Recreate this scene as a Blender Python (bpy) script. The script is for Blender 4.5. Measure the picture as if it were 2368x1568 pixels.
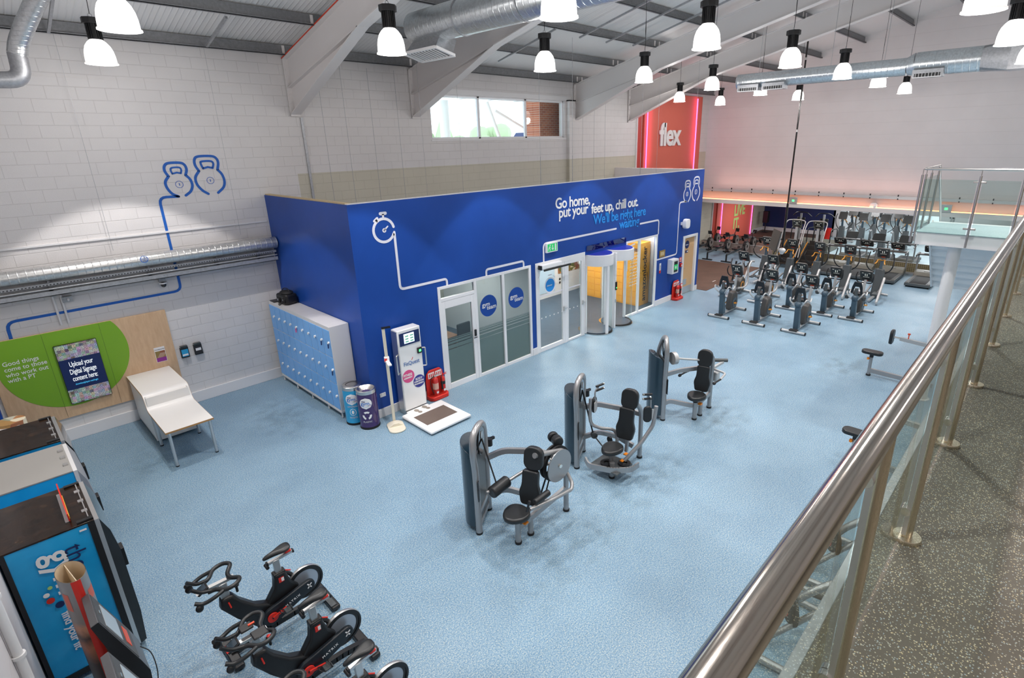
import bpy, bmesh, math, random
from mathutils import Matrix, Vector, Quaternion
random.seed(7)
PI = math.pi
D = bpy.data
for o in list(D.objects): D.objects.remove(o)
SC = bpy.context.scene
COL = SC.collection

# ---------------------------------------------------------------- camera
cam_d = D.cameras.new('camera'); cam = D.objects.new('camera', cam_d); COL.objects.link(cam)
cam_d.sensor_fit = 'HORIZONTAL'; cam_d.sensor_width = 36.0
cam_d.lens = 1252.813 / 2368 * 36.0
cam_d.shift_x = -67.656 / 2368; cam_d.shift_y = -26.531 / 2368
cam_d.clip_start = 0.05; cam_d.clip_end = 200
Rx = Vector((0.68722855, -0.72615861, -0.02026311))
Dn = Vector((-0.24820298, -0.20849879, -0.94600398))
Fw = Vector((0.6827241, 0.65515031, -0.32352105))
m = Matrix(((Rx.x, -Dn.x, -Fw.x, 0), (Rx.y, -Dn.y, -Fw.y, 0), (Rx.z, -Dn.z, -Fw.z, 5.6), (0, 0, 0, 1)))
cam.matrix_world = m
SC.camera = cam

# ---------------------------------------------------------------- world, exposure
W = D.worlds.new('sky'); SC.world = W; W.use_nodes = True
wn = W.node_tree.nodes; wl = W.node_tree.links
bg = wn['Background']; bg.inputs[0].default_value = (0.80, 0.90, 1.0, 1); bg.inputs[1].default_value = 2.6
vs = SC.view_settings
vs.view_transform = 'Standard'; vs.look = 'None'; vs.gamma = 1.0; vs.exposure = 0.0
try: vs.use_curve_mapping = False
except Exception: pass
cy = SC.cycles
cy.max_bounces = 7; cy.diffuse_bounces = 4; cy.glossy_bounces = 4; cy.transmission_bounces = 6; cy.transparent_max_bounces = 16
cy.sample_clamp_indirect = 6.0; cy.caustics_reflective = False; cy.caustics_refractive = False

def light(name, kind, loc, energy, color=(1, 1, 1), rot=(0, 0, 0), **kw):
    l = D.lights.new(name, kind); l.energy = energy; l.color = color
    for k, v in kw.items(): setattr(l, k, v)
    o = D.objects.new(name, l); COL.objects.link(o); o.location = loc; o.rotation_euler = rot
    return o

LAMP_Z = 6.93
LAMPS = [(2.14, 11.68), (1.79, 8.39), (5.14, 7.98), (8.6, 8.0), (5.19, 4.6), (12.17, 8.05), (8.63, 4.58), (15.72, 8.08), (19.5, 11.3),
         (23.0, 11.4), (12.17, 4.6), (19.15, 8.1), (23.0, 8.25), (15.7, 4.64), (19.3, 4.7), (23.2, 4.8), (8.67, 1.15), (12.2, 1.17), (15.7, 1.15), (19.2, 1.15)]
HIDDEN_LAMPS = [(1.8, 4.6), (1.8, 1.15), (5.2, 1.15), (22.8, 1.2), (1.8, -2.4), (8.7, -2.4), (15.7, -2.4)]
LCOL = (1.0, 0.955, 0.93)

# ---------------------------------------------------------------- materials
def mat(name, color, rough=0.5, metal=0.0, emis=None, estr=0.0, alpha=1.0, coat=0.0, spec=0.5, aniso=0.0):
    m = D.materials.new(name); m.use_nodes = True
    b = m.node_tree.nodes['Principled BSDF']
    c = tuple(color) + ((1,) if len(color) == 3 else ())
    b.inputs['Base Color'].default_value = c; b.inputs['Roughness'].default_value = rough
    b.inputs['Metallic'].default_value = metal; b.inputs['Specular IOR Level'].default_value = spec
    if coat: b.inputs['Coat Weight'].default_value = coat; b.inputs['Coat Roughness'].default_value = 0.08
    if aniso: b.inputs['Anisotropic'].default_value = aniso
    if emis: b.inputs['Emission Color'].default_value = tuple(emis) + (1,); b.inputs['Emission Strength'].default_value = estr
    if alpha < 1: b.inputs['Alpha'].default_value = alpha
    return m

def nd(m, t, **kw):
    n = m.node_tree.nodes.new(t)
    for k, v in kw.items():
        if k in n.inputs: n.inputs[k].default_value = v
        else: setattr(n, k, v)
    return n
def lk(m, a, b): m.node_tree.links.new(a, b)
def bsdf(m): return m.node_tree.nodes['Principled BSDF']
def ramp(m, fac, stops):
    r = nd(m, 'ShaderNodeValToRGB'); e = r.color_ramp.elements
    while len(e) < len(stops): e.new(0.5)
    for i, (p, c) in enumerate(stops): e[i].position = p; e[i].color = tuple(c) + (1,)
    lk(m, fac, r.inputs[0]); return r
def coords(m, scale=(1, 1, 1), rot=(0, 0, 0), loc=(0, 0, 0)):
    t = nd(m, 'ShaderNodeTexCoord'); p = nd(m, 'ShaderNodeMapping')
    p.inputs['Scale'].default_value = scale; p.inputs['Rotation'].default_value = rot; p.inputs['Location'].default_value = loc
    lk(m, t.outputs['Object'], p.inputs['Vector']); return p.outputs['Vector']
def noise(m, vec, scale, detail=4, rough=0.6):
    n = nd(m, 'ShaderNodeTexNoise'); n.inputs['Scale'].default_value = scale; n.inputs['Detail'].default_value = detail
    n.inputs['Roughness'].default_value = rough; lk(m, vec, n.inputs['Vector']); return n.outputs['Fac']
def mixc(m, fac, a, b, mode='MIX'):
    x = nd(m, 'ShaderNodeMix'); x.data_type = 'RGBA'; x.blend_type = mode
    if isinstance(fac, float): x.inputs['Factor'].default_value = fac
    else: lk(m, fac, x.inputs['Factor'])
    for s, v in ((6, a), (7, b)):
        if isinstance(v, tuple): x.inputs[s].default_value = v + (1,)
        else: lk(m, v, x.inputs[s])
    return x.outputs[2]
def bump(m, h, strength=0.3, dist=0.01):
    b = nd(m, 'ShaderNodeBump'); b.inputs['Strength'].default_value = strength; b.inputs['Distance'].default_value = dist
    lk(m, h, b.inputs['Height']); lk(m, b.outputs[0], bsdf(m).inputs['Normal'])

M = {}
def S(h):
    h = h.lstrip('#'); c = [int(h[i:i + 2], 16) / 255 for i in (0, 2, 4)]
    return tuple((x / 12.92 if x <= 0.04045 else ((x + 0.055) / 1.055) ** 2.4) for x in c)

# speckled pale blue sports vinyl with scuffs
def vinyl(name, a, b, c, scale, stain):
    m = mat(name, a, 0.42, spec=0.4)
    v = coords(m)
    n1 = noise(m, v, scale, 3, 0.75); n2 = noise(m, v, scale * 0.45, 2, 0.6); n3 = noise(m, v, 0.55, 5, 0.62)
    r1 = ramp(m, n1, [(0.34, a), (0.5, b), (0.66, c)])
    r2 = ramp(m, n2, [(0.56, (1, 1, 1)), (0.66, stain)])
    c1 = mixc(m, 0.55, r1.outputs[0], r2.outputs[0], 'MULTIPLY')
    r3 = ramp(m, n3, [(0.38, (0.80, 0.83, 0.86)), (0.55, (1, 1, 1))])
    c2 = mixc(m, 0.7, c1, r3.outputs[0], 'MULTIPLY')
    lk(m, c2, bsdf(m).inputs['Base Color'])
    rr = ramp(m, n3, [(0.3, (0.5, 0.5, 0.5)), (0.7, (0.34, 0.34, 0.34))]); lk(m, rr.outputs[0], bsdf(m).inputs['Roughness'])
    return m
M['vinyl'] = vinyl('blue_speckled_vinyl', S('50799c'), S('7c9eb6'), S('c0c6be'), 62, (0.84, 0.84, 0.80))
M['vinyl2'] = vinyl('pale_blue_vinyl', S('9ab0ba'), S('b0c4ca'), S('c4d0d2'), 60, (0.93, 0.93, 0.93))

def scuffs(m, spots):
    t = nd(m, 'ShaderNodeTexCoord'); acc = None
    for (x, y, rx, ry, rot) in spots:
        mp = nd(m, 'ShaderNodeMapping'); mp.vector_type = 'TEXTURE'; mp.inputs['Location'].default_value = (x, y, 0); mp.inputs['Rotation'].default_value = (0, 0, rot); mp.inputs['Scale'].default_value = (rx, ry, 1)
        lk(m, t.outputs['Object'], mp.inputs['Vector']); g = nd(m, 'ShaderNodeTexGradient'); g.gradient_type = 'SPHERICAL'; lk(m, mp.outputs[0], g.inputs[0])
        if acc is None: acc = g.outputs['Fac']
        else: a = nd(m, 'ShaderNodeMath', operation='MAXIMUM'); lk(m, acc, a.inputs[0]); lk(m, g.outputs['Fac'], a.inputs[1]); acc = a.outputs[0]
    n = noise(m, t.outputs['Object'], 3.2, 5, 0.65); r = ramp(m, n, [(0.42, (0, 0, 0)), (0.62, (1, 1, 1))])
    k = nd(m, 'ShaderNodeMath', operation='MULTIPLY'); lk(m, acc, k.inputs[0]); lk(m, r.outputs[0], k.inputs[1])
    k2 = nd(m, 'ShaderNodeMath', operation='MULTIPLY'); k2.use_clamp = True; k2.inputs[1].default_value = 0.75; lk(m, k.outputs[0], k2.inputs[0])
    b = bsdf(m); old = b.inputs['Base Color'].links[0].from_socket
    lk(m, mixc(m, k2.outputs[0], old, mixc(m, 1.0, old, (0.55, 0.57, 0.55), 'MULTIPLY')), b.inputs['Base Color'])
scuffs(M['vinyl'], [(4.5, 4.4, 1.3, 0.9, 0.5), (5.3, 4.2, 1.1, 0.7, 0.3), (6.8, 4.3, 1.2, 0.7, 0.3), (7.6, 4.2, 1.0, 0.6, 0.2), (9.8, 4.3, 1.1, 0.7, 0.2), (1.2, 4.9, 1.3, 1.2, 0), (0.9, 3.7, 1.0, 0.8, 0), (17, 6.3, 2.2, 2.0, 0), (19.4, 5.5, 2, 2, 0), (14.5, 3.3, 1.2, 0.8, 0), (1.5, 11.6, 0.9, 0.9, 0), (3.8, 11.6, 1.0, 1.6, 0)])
def rubber(name, base, specks, scale):
    m = mat(name, base, 0.75)
    v = coords(m, scale=(1, 1.0, 1))
    n1 = nd(m, 'ShaderNodeTexVoronoi'); n1.inputs['Scale'].default_value = scale; n1.inputs['Randomness'].default_value = 1.0; lk(m, v, n1.inputs['Vector'])
    n2 = noise(m, v, scale * 0.6, 2, 0.5); n4 = noise(m, v, 1.2, 4, 0.6)
    fl = ramp(m, n1.outputs['Distance'], [(0.30, (1, 1, 1)), (0.40, (0, 0, 0))])
    pick = ramp(m, n1.outputs['Color'], [(0.0, base), (0.42, base), (0.43, specks[0]), (0.62, specks[1]), (0.8, specks[2])])
    c = mixc(m, fl.outputs[0], base, pick.outputs[0])
    d = ramp(m, n4, [(0.35, (0.72, 0.72, 0.72)), (0.65, (1.05, 1.05, 1.05))])
    lk(m, mixc(m, 0.8, c, d.outputs[0], 'MULTIPLY'), bsdf(m).inputs['Base Color'])
    bump(m, n2, 0.25, 0.004)
    return m
M['rubber'] = rubber('speckled_rubber_floor', S('5e584e'), [S('b8a47c'), S('90a0a6'), S('cabc98')], 120)
M['mat'] = rubber('brown_rubber_mat', S('5c4438'), [S('6a5044'), S('5a4034'), S('6c5448')], 60)

def blockwork(name, color, scale_x=1.0, low=None, rot=(PI / 2, 0, 0), strength=0.45):
    m = mat(name, color, 0.6)
    v = coords(m, rot=rot)
    b = nd(m, 'ShaderNodeTexBrick'); b.offset = 0.5
    b.inputs['Scale'].default_value = 1.0; b.inputs['Brick Width'].default_value = 0.45; b.inputs['Row Height'].default_value = 0.225
    b.inputs['Mortar Size'].default_value = 0.008; b.inputs['Mortar Smooth'].default_value = 0.5
    lk(m, v, b.inputs['Vector'])
    n = noise(m, coords(m), 60, 3)
    mo = nd(m, 'ShaderNodeMath', operation='MULTIPLY_ADD'); mo.inputs[1].default_value = -1.0; lk(m, b.outputs['Fac'], mo.inputs[0])
    ns = nd(m, 'ShaderNodeMath', operation='MULTIPLY'); ns.inputs[1].default_value = 0.22; lk(m, n, ns.inputs[0]); lk(m, ns.outputs[0], mo.inputs[2])
    bump(m, mo.outputs[0], strength, 0.02)
    base = color
    if low:
        t = nd(m, 'ShaderNodeTexCoord'); sp = nd(m, 'ShaderNodeSeparateXYZ'); lk(m, t.outputs['Object'], sp.inputs[0])
        cmp = nd(m, 'ShaderNodeMath', operation='LESS_THAN'); cmp.inputs[1].default_value = low[0]; lk(m, sp.outputs[2], cmp.inputs[0])
        cx = nd(m, 'ShaderNodeMath', operation='GREATER_THAN'); cx.inputs[1].default_value = low[1]; lk(m, sp.outputs[0], cx.inputs[0])
        an = nd(m, 'ShaderNodeMath', operation='MULTIPLY'); lk(m, cmp.outputs[0], an.inputs[0]); lk(m, cx.outputs[0], an.inputs[1])
        base = mixc(m, an.outputs[0], color, low[2])
    big = ramp(m, noise(m, coords(m), 0.8, 3), [(0.3, (0.94, 0.94, 0.94)), (0.7, (1, 1, 1))])
    joint_shade = ramp(m, b.outputs['Fac'], [(0.0, (1, 1, 1)), (1.0, (0.91, 0.905, 0.90))])  # joint shadow put into the colour as slightly darker mortar lines
    lk(m, mixc(m, 1.0, mixc(m, 1.0, base, big.outputs[0], 'MULTIPLY'), joint_shade.outputs[0], 'MULTIPLY'), bsdf(m).inputs['Base Color'])
    return m
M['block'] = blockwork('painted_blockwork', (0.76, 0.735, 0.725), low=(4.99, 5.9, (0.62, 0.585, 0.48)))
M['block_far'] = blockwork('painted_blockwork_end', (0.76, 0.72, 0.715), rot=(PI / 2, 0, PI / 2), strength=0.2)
M['brick'] = None
def brickm():
    m = mat('orange_brick', S('b06a50'), 0.8)
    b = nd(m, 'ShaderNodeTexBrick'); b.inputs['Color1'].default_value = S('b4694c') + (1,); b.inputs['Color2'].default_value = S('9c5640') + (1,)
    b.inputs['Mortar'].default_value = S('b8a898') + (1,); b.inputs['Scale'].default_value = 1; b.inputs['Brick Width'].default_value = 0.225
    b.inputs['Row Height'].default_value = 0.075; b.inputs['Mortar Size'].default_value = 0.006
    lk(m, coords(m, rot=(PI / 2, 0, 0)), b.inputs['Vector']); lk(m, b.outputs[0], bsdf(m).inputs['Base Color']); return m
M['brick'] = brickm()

M['white'] = mat('white_paint', (0.80, 0.79, 0.79), 0.45)
M['frame'] = mat('white_powder_coat', (0.84, 0.84, 0.86), 0.32)
M['steel_white'] = mat('painted_steel_cream', (0.72, 0.69, 0.68), 0.42)
M['edge_red'] = mat('red_oxide_primer', S('c8381c'), 0.6)
def galv(name, col, rough=0.35, metal=0.85, rings=None):
    m = mat(name, col, rough, metal)
    v = coords(m)
    n = noise(m, v, 22, 3, 0.7)
    r = ramp(m, n, [(0.3, tuple(c * 0.82 for c in col)), (0.7, tuple(min(1, c * 1.12) for c in col))])
    lk(m, r.outputs[0], bsdf(m).inputs['Base Color'])
    if rings:
        w = nd(m, 'ShaderNodeTexWave'); w.wave_type = 'BANDS'; w.bands_direction = rings[0]; w.wave_profile = 'SIN'
        w.inputs['Scale'].default_value = rings[1]; lk(m, v, w.inputs['Vector'])
        p = nd(m, 'ShaderNodeMath', operation='POWER'); p.inputs[1].default_value = 50.0; lk(m, w.outputs['Fac'], p.inputs[0])
        bump(m, p.outputs[0], 0.45, 0.006)
    return m
M['galv'] = galv('galvanised_steel', (0.42, 0.43, 0.45), 0.45, 0.6)
M['purlin'] = galv('purlin_steel', (0.22, 0.225, 0.235), 0.55, 0.35)
M['duct_y'] = galv('spiral_duct', (0.66, 0.70, 0.72), 0.28, 0.85, ('Y', 2.2))
M['duct_x'] = galv('spiral_duct_wall', (0.68, 0.68, 0.67), 0.3, 0.85, ('X', 2.6))
def liner():
    m = mat('roof_liner_sheet', (0.80, 0.79, 0.78), 0.38)
    w = nd(m, 'ShaderNodeTexWave'); w.wave_type = 'BANDS'; w.bands_direction = 'X'; w.inputs['Scale'].default_value = 3.2
    lk(m, coords(m), w.inputs['Vector'])
    p = nd(m, 'ShaderNodeMath', operation='POWER'); p.inputs[1].default_value = 6.0; lk(m, w.outputs['Fac'], p.inputs[0])
    bump(m, p.outputs[0], 0.6, 0.012)
    return m
M['liner'] = liner()
def brushed(name, col, rough, stretch):
    m = mat(name, col, rough, 1.0)
    n = noise(m, coords(m, scale=stretch), 40, 2, 0.5)
    r = ramp(m, n, [(0.3, (rough * 0.8,) * 3), (0.7, (rough * 1.25,) * 3)]); lk(m, r.outputs[0], bsdf(m).inputs['Roughness']); return m
M['rail'] = brushed('brushed_stainless_rail', (0.50, 0.455, 0.405), 0.15, (1, 60, 60))
M['post'] = brushed('brushed_stainless_post', (0.62, 0.55, 0.43), 0.24, (3, 3, 0.05))
M['chrome'] = mat('polished_metal', (0.85, 0.82, 0.76), 0.12, 1.0)
M['alu'] = mat('satin_aluminium', (0.68, 0.67, 0.66), 0.32, 0.9)
M['blue'] = None
def bluewall():
    m = mat('royal_blue_wall_vinyl', S('16449c'), 0.42, spec=0.35)
    n = noise(m, coords(m), 0.6, 3)
    lk(m, ramp(m, n, [(0.3, S('124090')), (0.7, S('184aa4'))]).outputs[0], bsdf(m).inputs['Base Color']); return m
M['blue'] = bluewall()
M['navy'] = mat('navy_wall', S('12285e'), 0.5)
M['blue_line'] = mat('blue_graphic', S('1660bc'), 0.5)
M['lav'] = mat('white_graphic', (0.80, 0.80, 0.88), 0.5)
M['cyan_txt'] = mat('sky_blue_graphic', S('1e90e6'), 0.5)
M['txt_white'] = mat('white_lettering', (0.85, 0.84, 0.84), 0.5)
M['ply'] = mat('plywood_edge', S('c9b48c'), 0.6)
M['skirt'] = mat('skirting_white', (0.80, 0.79, 0.80), 0.4)
M['coral'] = mat('coral_panel', S('d46a58'), 0.55)
M['coral_dark'] = mat('coral_return', S('b8402f'), 0.55)
M['lime'] = mat('pale_green_lettering', S('b0d880'), 0.5)
M['pink_led'] = mat('pink_neon_tube', S('ff50c8'), 0.4, emis=(1.0, 0.16, 0.62), estr=2.6)
M['orange_led'] = mat('orange_led_strip', S('ffb070'), 0.4, emis=(1.0, 0.34, 0.13), estr=6.0)
M['blue_led'] = mat('blue_led_strip', S('6080ff'), 0.4, emis=(0.12, 0.2, 1.0), estr=9.0)
M['stair_grey'] = mat('stair_grey', (0.78, 0.80, 0.82), 0.5)
M['black'] = mat('black_plastic', S('18181a'), 0.4)
M['black_gloss'] = mat('glossy_black', S('120e0c'), 0.12, coat=0.6)
M['rubber_black'] = mat('black_rubber', S('141416'), 0.65)
M['vinyl_pad'] = mat('black_upholstery', S('1e2022'), 0.38)
M['dark_pad'] = mat('dark_navy_pad', S('101820'), 0.4)
M['lampbody'] = mat('dark_lamp_housing', S('1c1c1e'), 0.5)
def glass(name, tint, refl=0.12, trans=1.0, rough=0.02):
    m = D.materials.new(name); m.use_nodes = True; nt = m.node_tree
    for n in list(nt.nodes): nt.nodes.remove(n)
    out = nt.nodes.new('ShaderNodeOutputMaterial'); mx = nt.nodes.new('ShaderNodeMixShader'); tr = nt.nodes.new('ShaderNodeBsdfTransparent')
    gl = nt.nodes.new('ShaderNodeBsdfGlossy'); fr = nt.nodes.new('ShaderNodeFresnel'); fr.inputs[0].default_value = 1.5
    ad = nt.nodes.new('ShaderNodeMath'); ad.operation = 'ADD'; ad.inputs[1].default_value = refl; ad.use_clamp = True
    tr.inputs[0].default_value = tuple(tint) + (1,); gl.inputs['Roughness'].default_value = rough; gl.inputs['Color'].default_value = (0.9, 0.95, 0.95, 1)
    ge = nt.nodes.new('ShaderNodeNewGeometry'); sb = nt.nodes.new('ShaderNodeMath'); sb.operation = 'SUBTRACT'; sb.inputs[0].default_value = 1.0
    ml = nt.nodes.new('ShaderNodeMath'); ml.operation = 'MULTIPLY'; nt.links.new(ge.outputs['Backfacing'], sb.inputs[1]); nt.links.new(sb.outputs[0], ml.inputs[1]); nt.links.new(ad.outputs[0], ml.inputs[0])
    nt.links.new(fr.outputs[0], ad.inputs[0]); nt.links.new(ml.outputs[0], mx.inputs[0])
    nt.links.new(tr.outputs[0], mx.inputs[1]); nt.links.new(gl.outputs[0], mx.inputs[2]); nt.links.new(mx.outputs[0], out.inputs[0])
    return m
M['glass'] = glass('clear_glass', (0.93, 0.97, 0.96), 0.0)
M['glass_rail'] = glass('balustrade_glass', (0.84, 0.91, 0.89), 0.03)
M['glass_office'] = glass('grey_office_glass', (0.78, 0.82, 0.81), 0.05)
M['glass_edge'] = mat('green_glass_edge', S('4c9478'), 0.2)
def frosted():
    m = D.materials.new('frosted_film'); m.use_nodes = True; nt = m.node_tree; b = nt.nodes['Principled BSDF']
    b.inputs['Base Color'].default_value = S('a8b6b4') + (1,); b.inputs['Roughness'].default_value = 0.55; b.inputs['Alpha'].default_value = 0.8
    return m
M['frost'] = frosted()

# ---------------------------------------------------------------- mesh builder
class MB:
    def __init__(s): s.v = []; s.f = []; s.T = Matrix.Identity(4)
    def at(s, loc=(0, 0, 0), rz=0, rx=0, ry=0):
        s.T = Matrix.Translation(loc) @ Matrix.Rotation(rz, 4, 'Z') @ Matrix.Rotation(ry, 4, 'Y') @ Matrix.Rotation(rx, 4, 'X'); return s
    def add(s, vs, fs):
        n = len(s.v); s.v += [tuple(s.T @ Vector(p)) for p in vs]; s.f += [[i + n for i in f] for f in fs]; return s
    def box(s, x0, x1, y0, y1, z0, z1):
        vs = [(x, y, z) for z in (z0, z1) for x, y in ((x0, y0), (x1, y0), (x1, y1), (x0, y1))]
        return s.add(vs, [(3, 2, 1, 0), (4, 5, 6, 7), (0, 1, 5, 4), (1, 2, 6, 5), (2, 3, 7, 6), (3, 0, 4, 7)])
    def bar(s, a, b, w, h, up=(0, 0, 1)):
        a = Vector(a); b = Vector(b); d = (b - a).normalized(); u = Vector(up)
        if abs(d.dot(u)) > 0.98: u = Vector((1, 0, 0))
        r = d.cross(u).normalized(); u = r.cross(d)
        vs = [p + r * (sx * w / 2) + u * (sy * h / 2) for p in (a, b) for sx, sy in ((-1, -1), (1, -1), (1, 1), (-1, 1))]
        return s.add(vs, [(3, 2, 1, 0), (4, 5, 6, 7), (0, 1, 5, 4), (1, 2, 6, 5), (2, 3, 7, 6), (3, 0, 4, 7)])
    def tube(s, pts, r, n=8, cap=True, radii=None, close=False):
        P = [Vector(p) for p in pts]; N = len(P); rings = []
        pu = None
        for i, p in enumerate(P):
            if close: d = (P[(i + 1) % N] - P[i - 1]).normalized()
            elif i == 0: d = (P[1] - P[0]).normalized()
            elif i == N - 1: d = (P[-1] - P[-2]).normalized()
            else: d = ((P[i + 1] - p).normalized() + (p - P[i - 1]).normalized()).normalized()
            if pu is None:
                u = Vector((0, 0, 1)) if abs(d.z) < 0.9 else Vector((1, 0, 0))
                u = (u - d * u.dot(d)).normalized()
            else: u = (pu - d * pu.dot(d)).normalized()
            pu = u; w = d.cross(u); rr = radii[i] if radii else r
            rings.append([p + u * (rr * math.cos(2 * PI * k / n)) + w * (rr * math.sin(2 * PI * k / n)) for k in range(n)])
        vs = [q for R in rings for q in R]; fs = []
        for i in range(N if close else N - 1):
            j = (i + 1) % N
            for k in range(n): fs.append((i * n + k, i * n + (k + 1) % n, j * n + (k + 1) % n, j * n + k))
        if cap and not close: fs.append(tuple(range(n))[::-1]); fs.append(tuple((N - 1) * n + k for k in range(n)))
        return s.add(vs, fs)
    def cyl(s, a, b, r, r2=None, n=16): return s.tube([a, b], r, n, True, [r, r if r2 is None else r2])
    def arc(s, pts, r, n=8, step=4, close=False, radii=None): return s.tube(smooth(pts, step, close), r, n, close=close)
    def lathe(s, prof, c=(0, 0, 0), n=24, close_ends=False, frm=None):
        vs = []; fs = []; K = len(prof)
        for i in range(n):
            a = 2 * PI * i / n
            for r, z in prof:
                p = Vector((r * math.cos(a), r * math.sin(a), z))
                if frm: p = frm @ p
                vs.append(Vector(c) + p)
        for i in range(n):
            j = (i + 1) % n
            for k in range(K - 1): fs.append((i * K + k, j * K + k, j * K + k + 1, i * K + k + 1))
        return s.add(vs, fs)
    def disc(s, c, r, nrm=(0, 0, 1), t=0.004, n=24, rx=None):
        nv = Vector(nrm).normalized(); u = Vector((0, 0, 1)) if abs(nv.z) < 0.9 else Vector((1, 0, 0)); u = (u - nv * u.dot(nv)).normalized(); w = nv.cross(u); rx = rx or r
        c = Vector(c); vs = [c + u * (r * math.cos(2 * PI * k / n)) + w * (rx * math.sin(2 * PI * k / n)) + nv * q for q in (0, t) for k in range(n)]
        fs = [tuple(range(n))[::-1], tuple(range(n, 2 * n))] + [(k, (k + 1) % n, n + (k + 1) % n, n + k) for k in range(n)]
        return s.add(vs, fs)
    def ring(s, c, r0, r1, nrm=(0, 0, 1), t=0.004, n=32):
        nv = Vector(nrm).normalized(); u = Vector((0, 0, 1)) if abs(nv.z) < 0.9 else Vector((1, 0, 0)); u = (u - nv * u.dot(nv)).normalized(); w = nv.cross(u); c = Vector(c)
        vs = []
        for k in range(n):
            d = u * math.cos(2 * PI * k / n) + w * math.sin(2 * PI * k / n)
            vs += [c + d * r0, c + d * r1, c + d * r1 + nv * t, c + d * r0 + nv * t]
        fs = []
        for k in range(n):
            a = 4 * k; b = 4 * ((k + 1) % n)
            for q in range(4): fs.append((a + q, b + q, b + (q + 1) % 4, a + (q + 1) % 4))
        return s.add(vs, fs)
    def prism(s, poly, o, U, V, t):
        o = Vector(o); U = Vector(U); V = Vector(V); Nn = U.cross(V).normalized(); n = len(poly)
        vs = [o + U * a + V * b + Nn * q for q in (0, t) for a, b in poly]
        return s.add(vs, [tuple(range(n))[::-1], tuple(range(n, 2 * n))] + [(k, (k + 1) % n, n + (k + 1) % n, n + k) for k in range(n)])
    def ell(s, c, r, n=14, k=8):
        vs = [(c[0], c[1], c[2] - r[2])]; fs = []
        for i in range(1, k):
            a = PI * i / k
            for j in range(n):
                b = 2 * PI * j / n; vs.append((c[0] + r[0] * math.sin(a) * math.cos(b), c[1] + r[1] * math.sin(a) * math.sin(b), c[2] - r[2] * math.cos(a)))
        vs.append((c[0], c[1], c[2] + r[2])); L = len(vs) - 1
        for j in range(n):
            fs.append((0, 1 + (j + 1) % n, 1 + j)); fs.append((L, L - n + j, L - n + (j + 1) % n))
            for i in range(k - 2): fs.append((1 + i * n + j, 1 + i * n + (j + 1) % n, 1 + (i + 1) * n + (j + 1) % n, 1 + (i + 1) * n + j))
        return s.add(vs, fs)
    def stroke(s, pts, w, o, U, V, t=0.003, close=False):
        Nn = Vector(U).cross(Vector(V)); Q = list(pts) + ([pts[0]] if close else [])
        for (a, b), (c, d) in zip(Q[:-1], Q[1:]):
            L = math.hypot(c - a, d - b)
            if L < 1e-6: continue
            px, py = -(d - b) / L * w / 2, (c - a) / L * w / 2
            s.prism([(a + px, b + py), (a - px, b - py), (c - px, d - py), (c + px, d + py)], o, U, V, t)
        for i, (a, b) in enumerate(pts):
            s.prism([(a + w / 2 * math.cos(k * PI / 6), b + w / 2 * math.sin(k * PI / 6)) for k in range(12)], o, U, V, t * 0.9)
        return s
    def build(s, name, m, parent=None, bevel=0.0, smooth_=True, seg=2):
        me = D.meshes.new(name); me.from_pydata(s.v, [], s.f); me.update()
        bm = bmesh.new(); bm.from_mesh(me); bmesh.ops.recalc_face_normals(bm, faces=bm.faces); bm.to_mesh(me); bm.free()
        me.materials.append(M[m] if isinstance(m, str) else m)
        if smooth_:
            for p in me.polygons: p.use_smooth = True
            me.set_sharp_from_angle(angle=math.radians(38))
        o = D.objects.new(name, me); COL.objects.link(o)
        if parent: o.parent = parent
        if bevel:
            b = o.modifiers.new('bevel', 'BEVEL'); b.width = bevel; b.segments = seg; b.limit_method = 'ANGLE'; b.angle_limit = math.radians(40)
        return o

def smooth(pts, step=4, close=False):
    P = [Vector(p) for p in pts]; N = len(P); out = []
    rng = range(N) if close else range(N - 1)
    for i in rng:
        p0 = P[i - 1] if (close or i > 0) else P[0] * 2 - P[1]
        p1 = P[i]; p2 = P[(i + 1) % N]; p3 = P[(i + 2) % N] if (close or i + 2 < N) else P[-1] * 2 - P[-2]
        for k in range(step):
            t = k / step
            out.append(0.5 * ((2 * p1) + (p2 - p0) * t + (2 * p0 - 5 * p1 + 4 * p2 - p3) * t * t + (3 * p1 - p0 - 3 * p2 + p3) * t ** 3))
    if not close: out.append(P[-1])
    return out
def fillet(pts, r, k=4, close=False):
    P = [Vector(p) for p in pts]; out = []; N = len(P)
    for i, p in enumerate(P):
        if not close and i in (0, N - 1): out.append(p); continue
        a = P[i - 1]; b = P[(i + 1) % N]; da = (a - p); db = (b - p)
        q = min(r, da.length * 0.48, db.length * 0.48); A = p + da.normalized() * q; B = p + db.normalized() * q
        for j in range(k + 1):
            t = j / k; out.append(A * (1 - t) ** 2 + p * 2 * t * (1 - t) + B * t * t)
    return out
def rrect(w, h, r, k=4):
    o = []
    for cx, cy, a0 in ((w / 2 - r, h / 2 - r, 0), (-w / 2 + r, h / 2 - r, 90), (-w / 2 + r, -h / 2 + r, 180), (w / 2 - r, -h / 2 + r, 270)):
        for i in range(k + 1):
            a = math.radians(a0 + 90 * i / k); o.append((cx + r * math.cos(a), cy + r * math.sin(a)))
    return o
def tag(o, label, cat, group=None, kind=None):
    o['label'] = label; o['category'] = cat
    if group: o['group'] = group
    if kind: o['kind'] = kind
    return o
def thing(name, label, cat, loc=(0, 0, 0), rz=0, group=None):
    o = D.objects.new(name, None); COL.objects.link(o); o.location = loc; o.rotation_euler = (0, 0, rz)
    o.empty_display_size = 0.2
    return tag(o, label, cat, group)
def struct(o): o['kind'] = 'structure'; return o
def lab(o, label): o['label'] = label; return o
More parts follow.
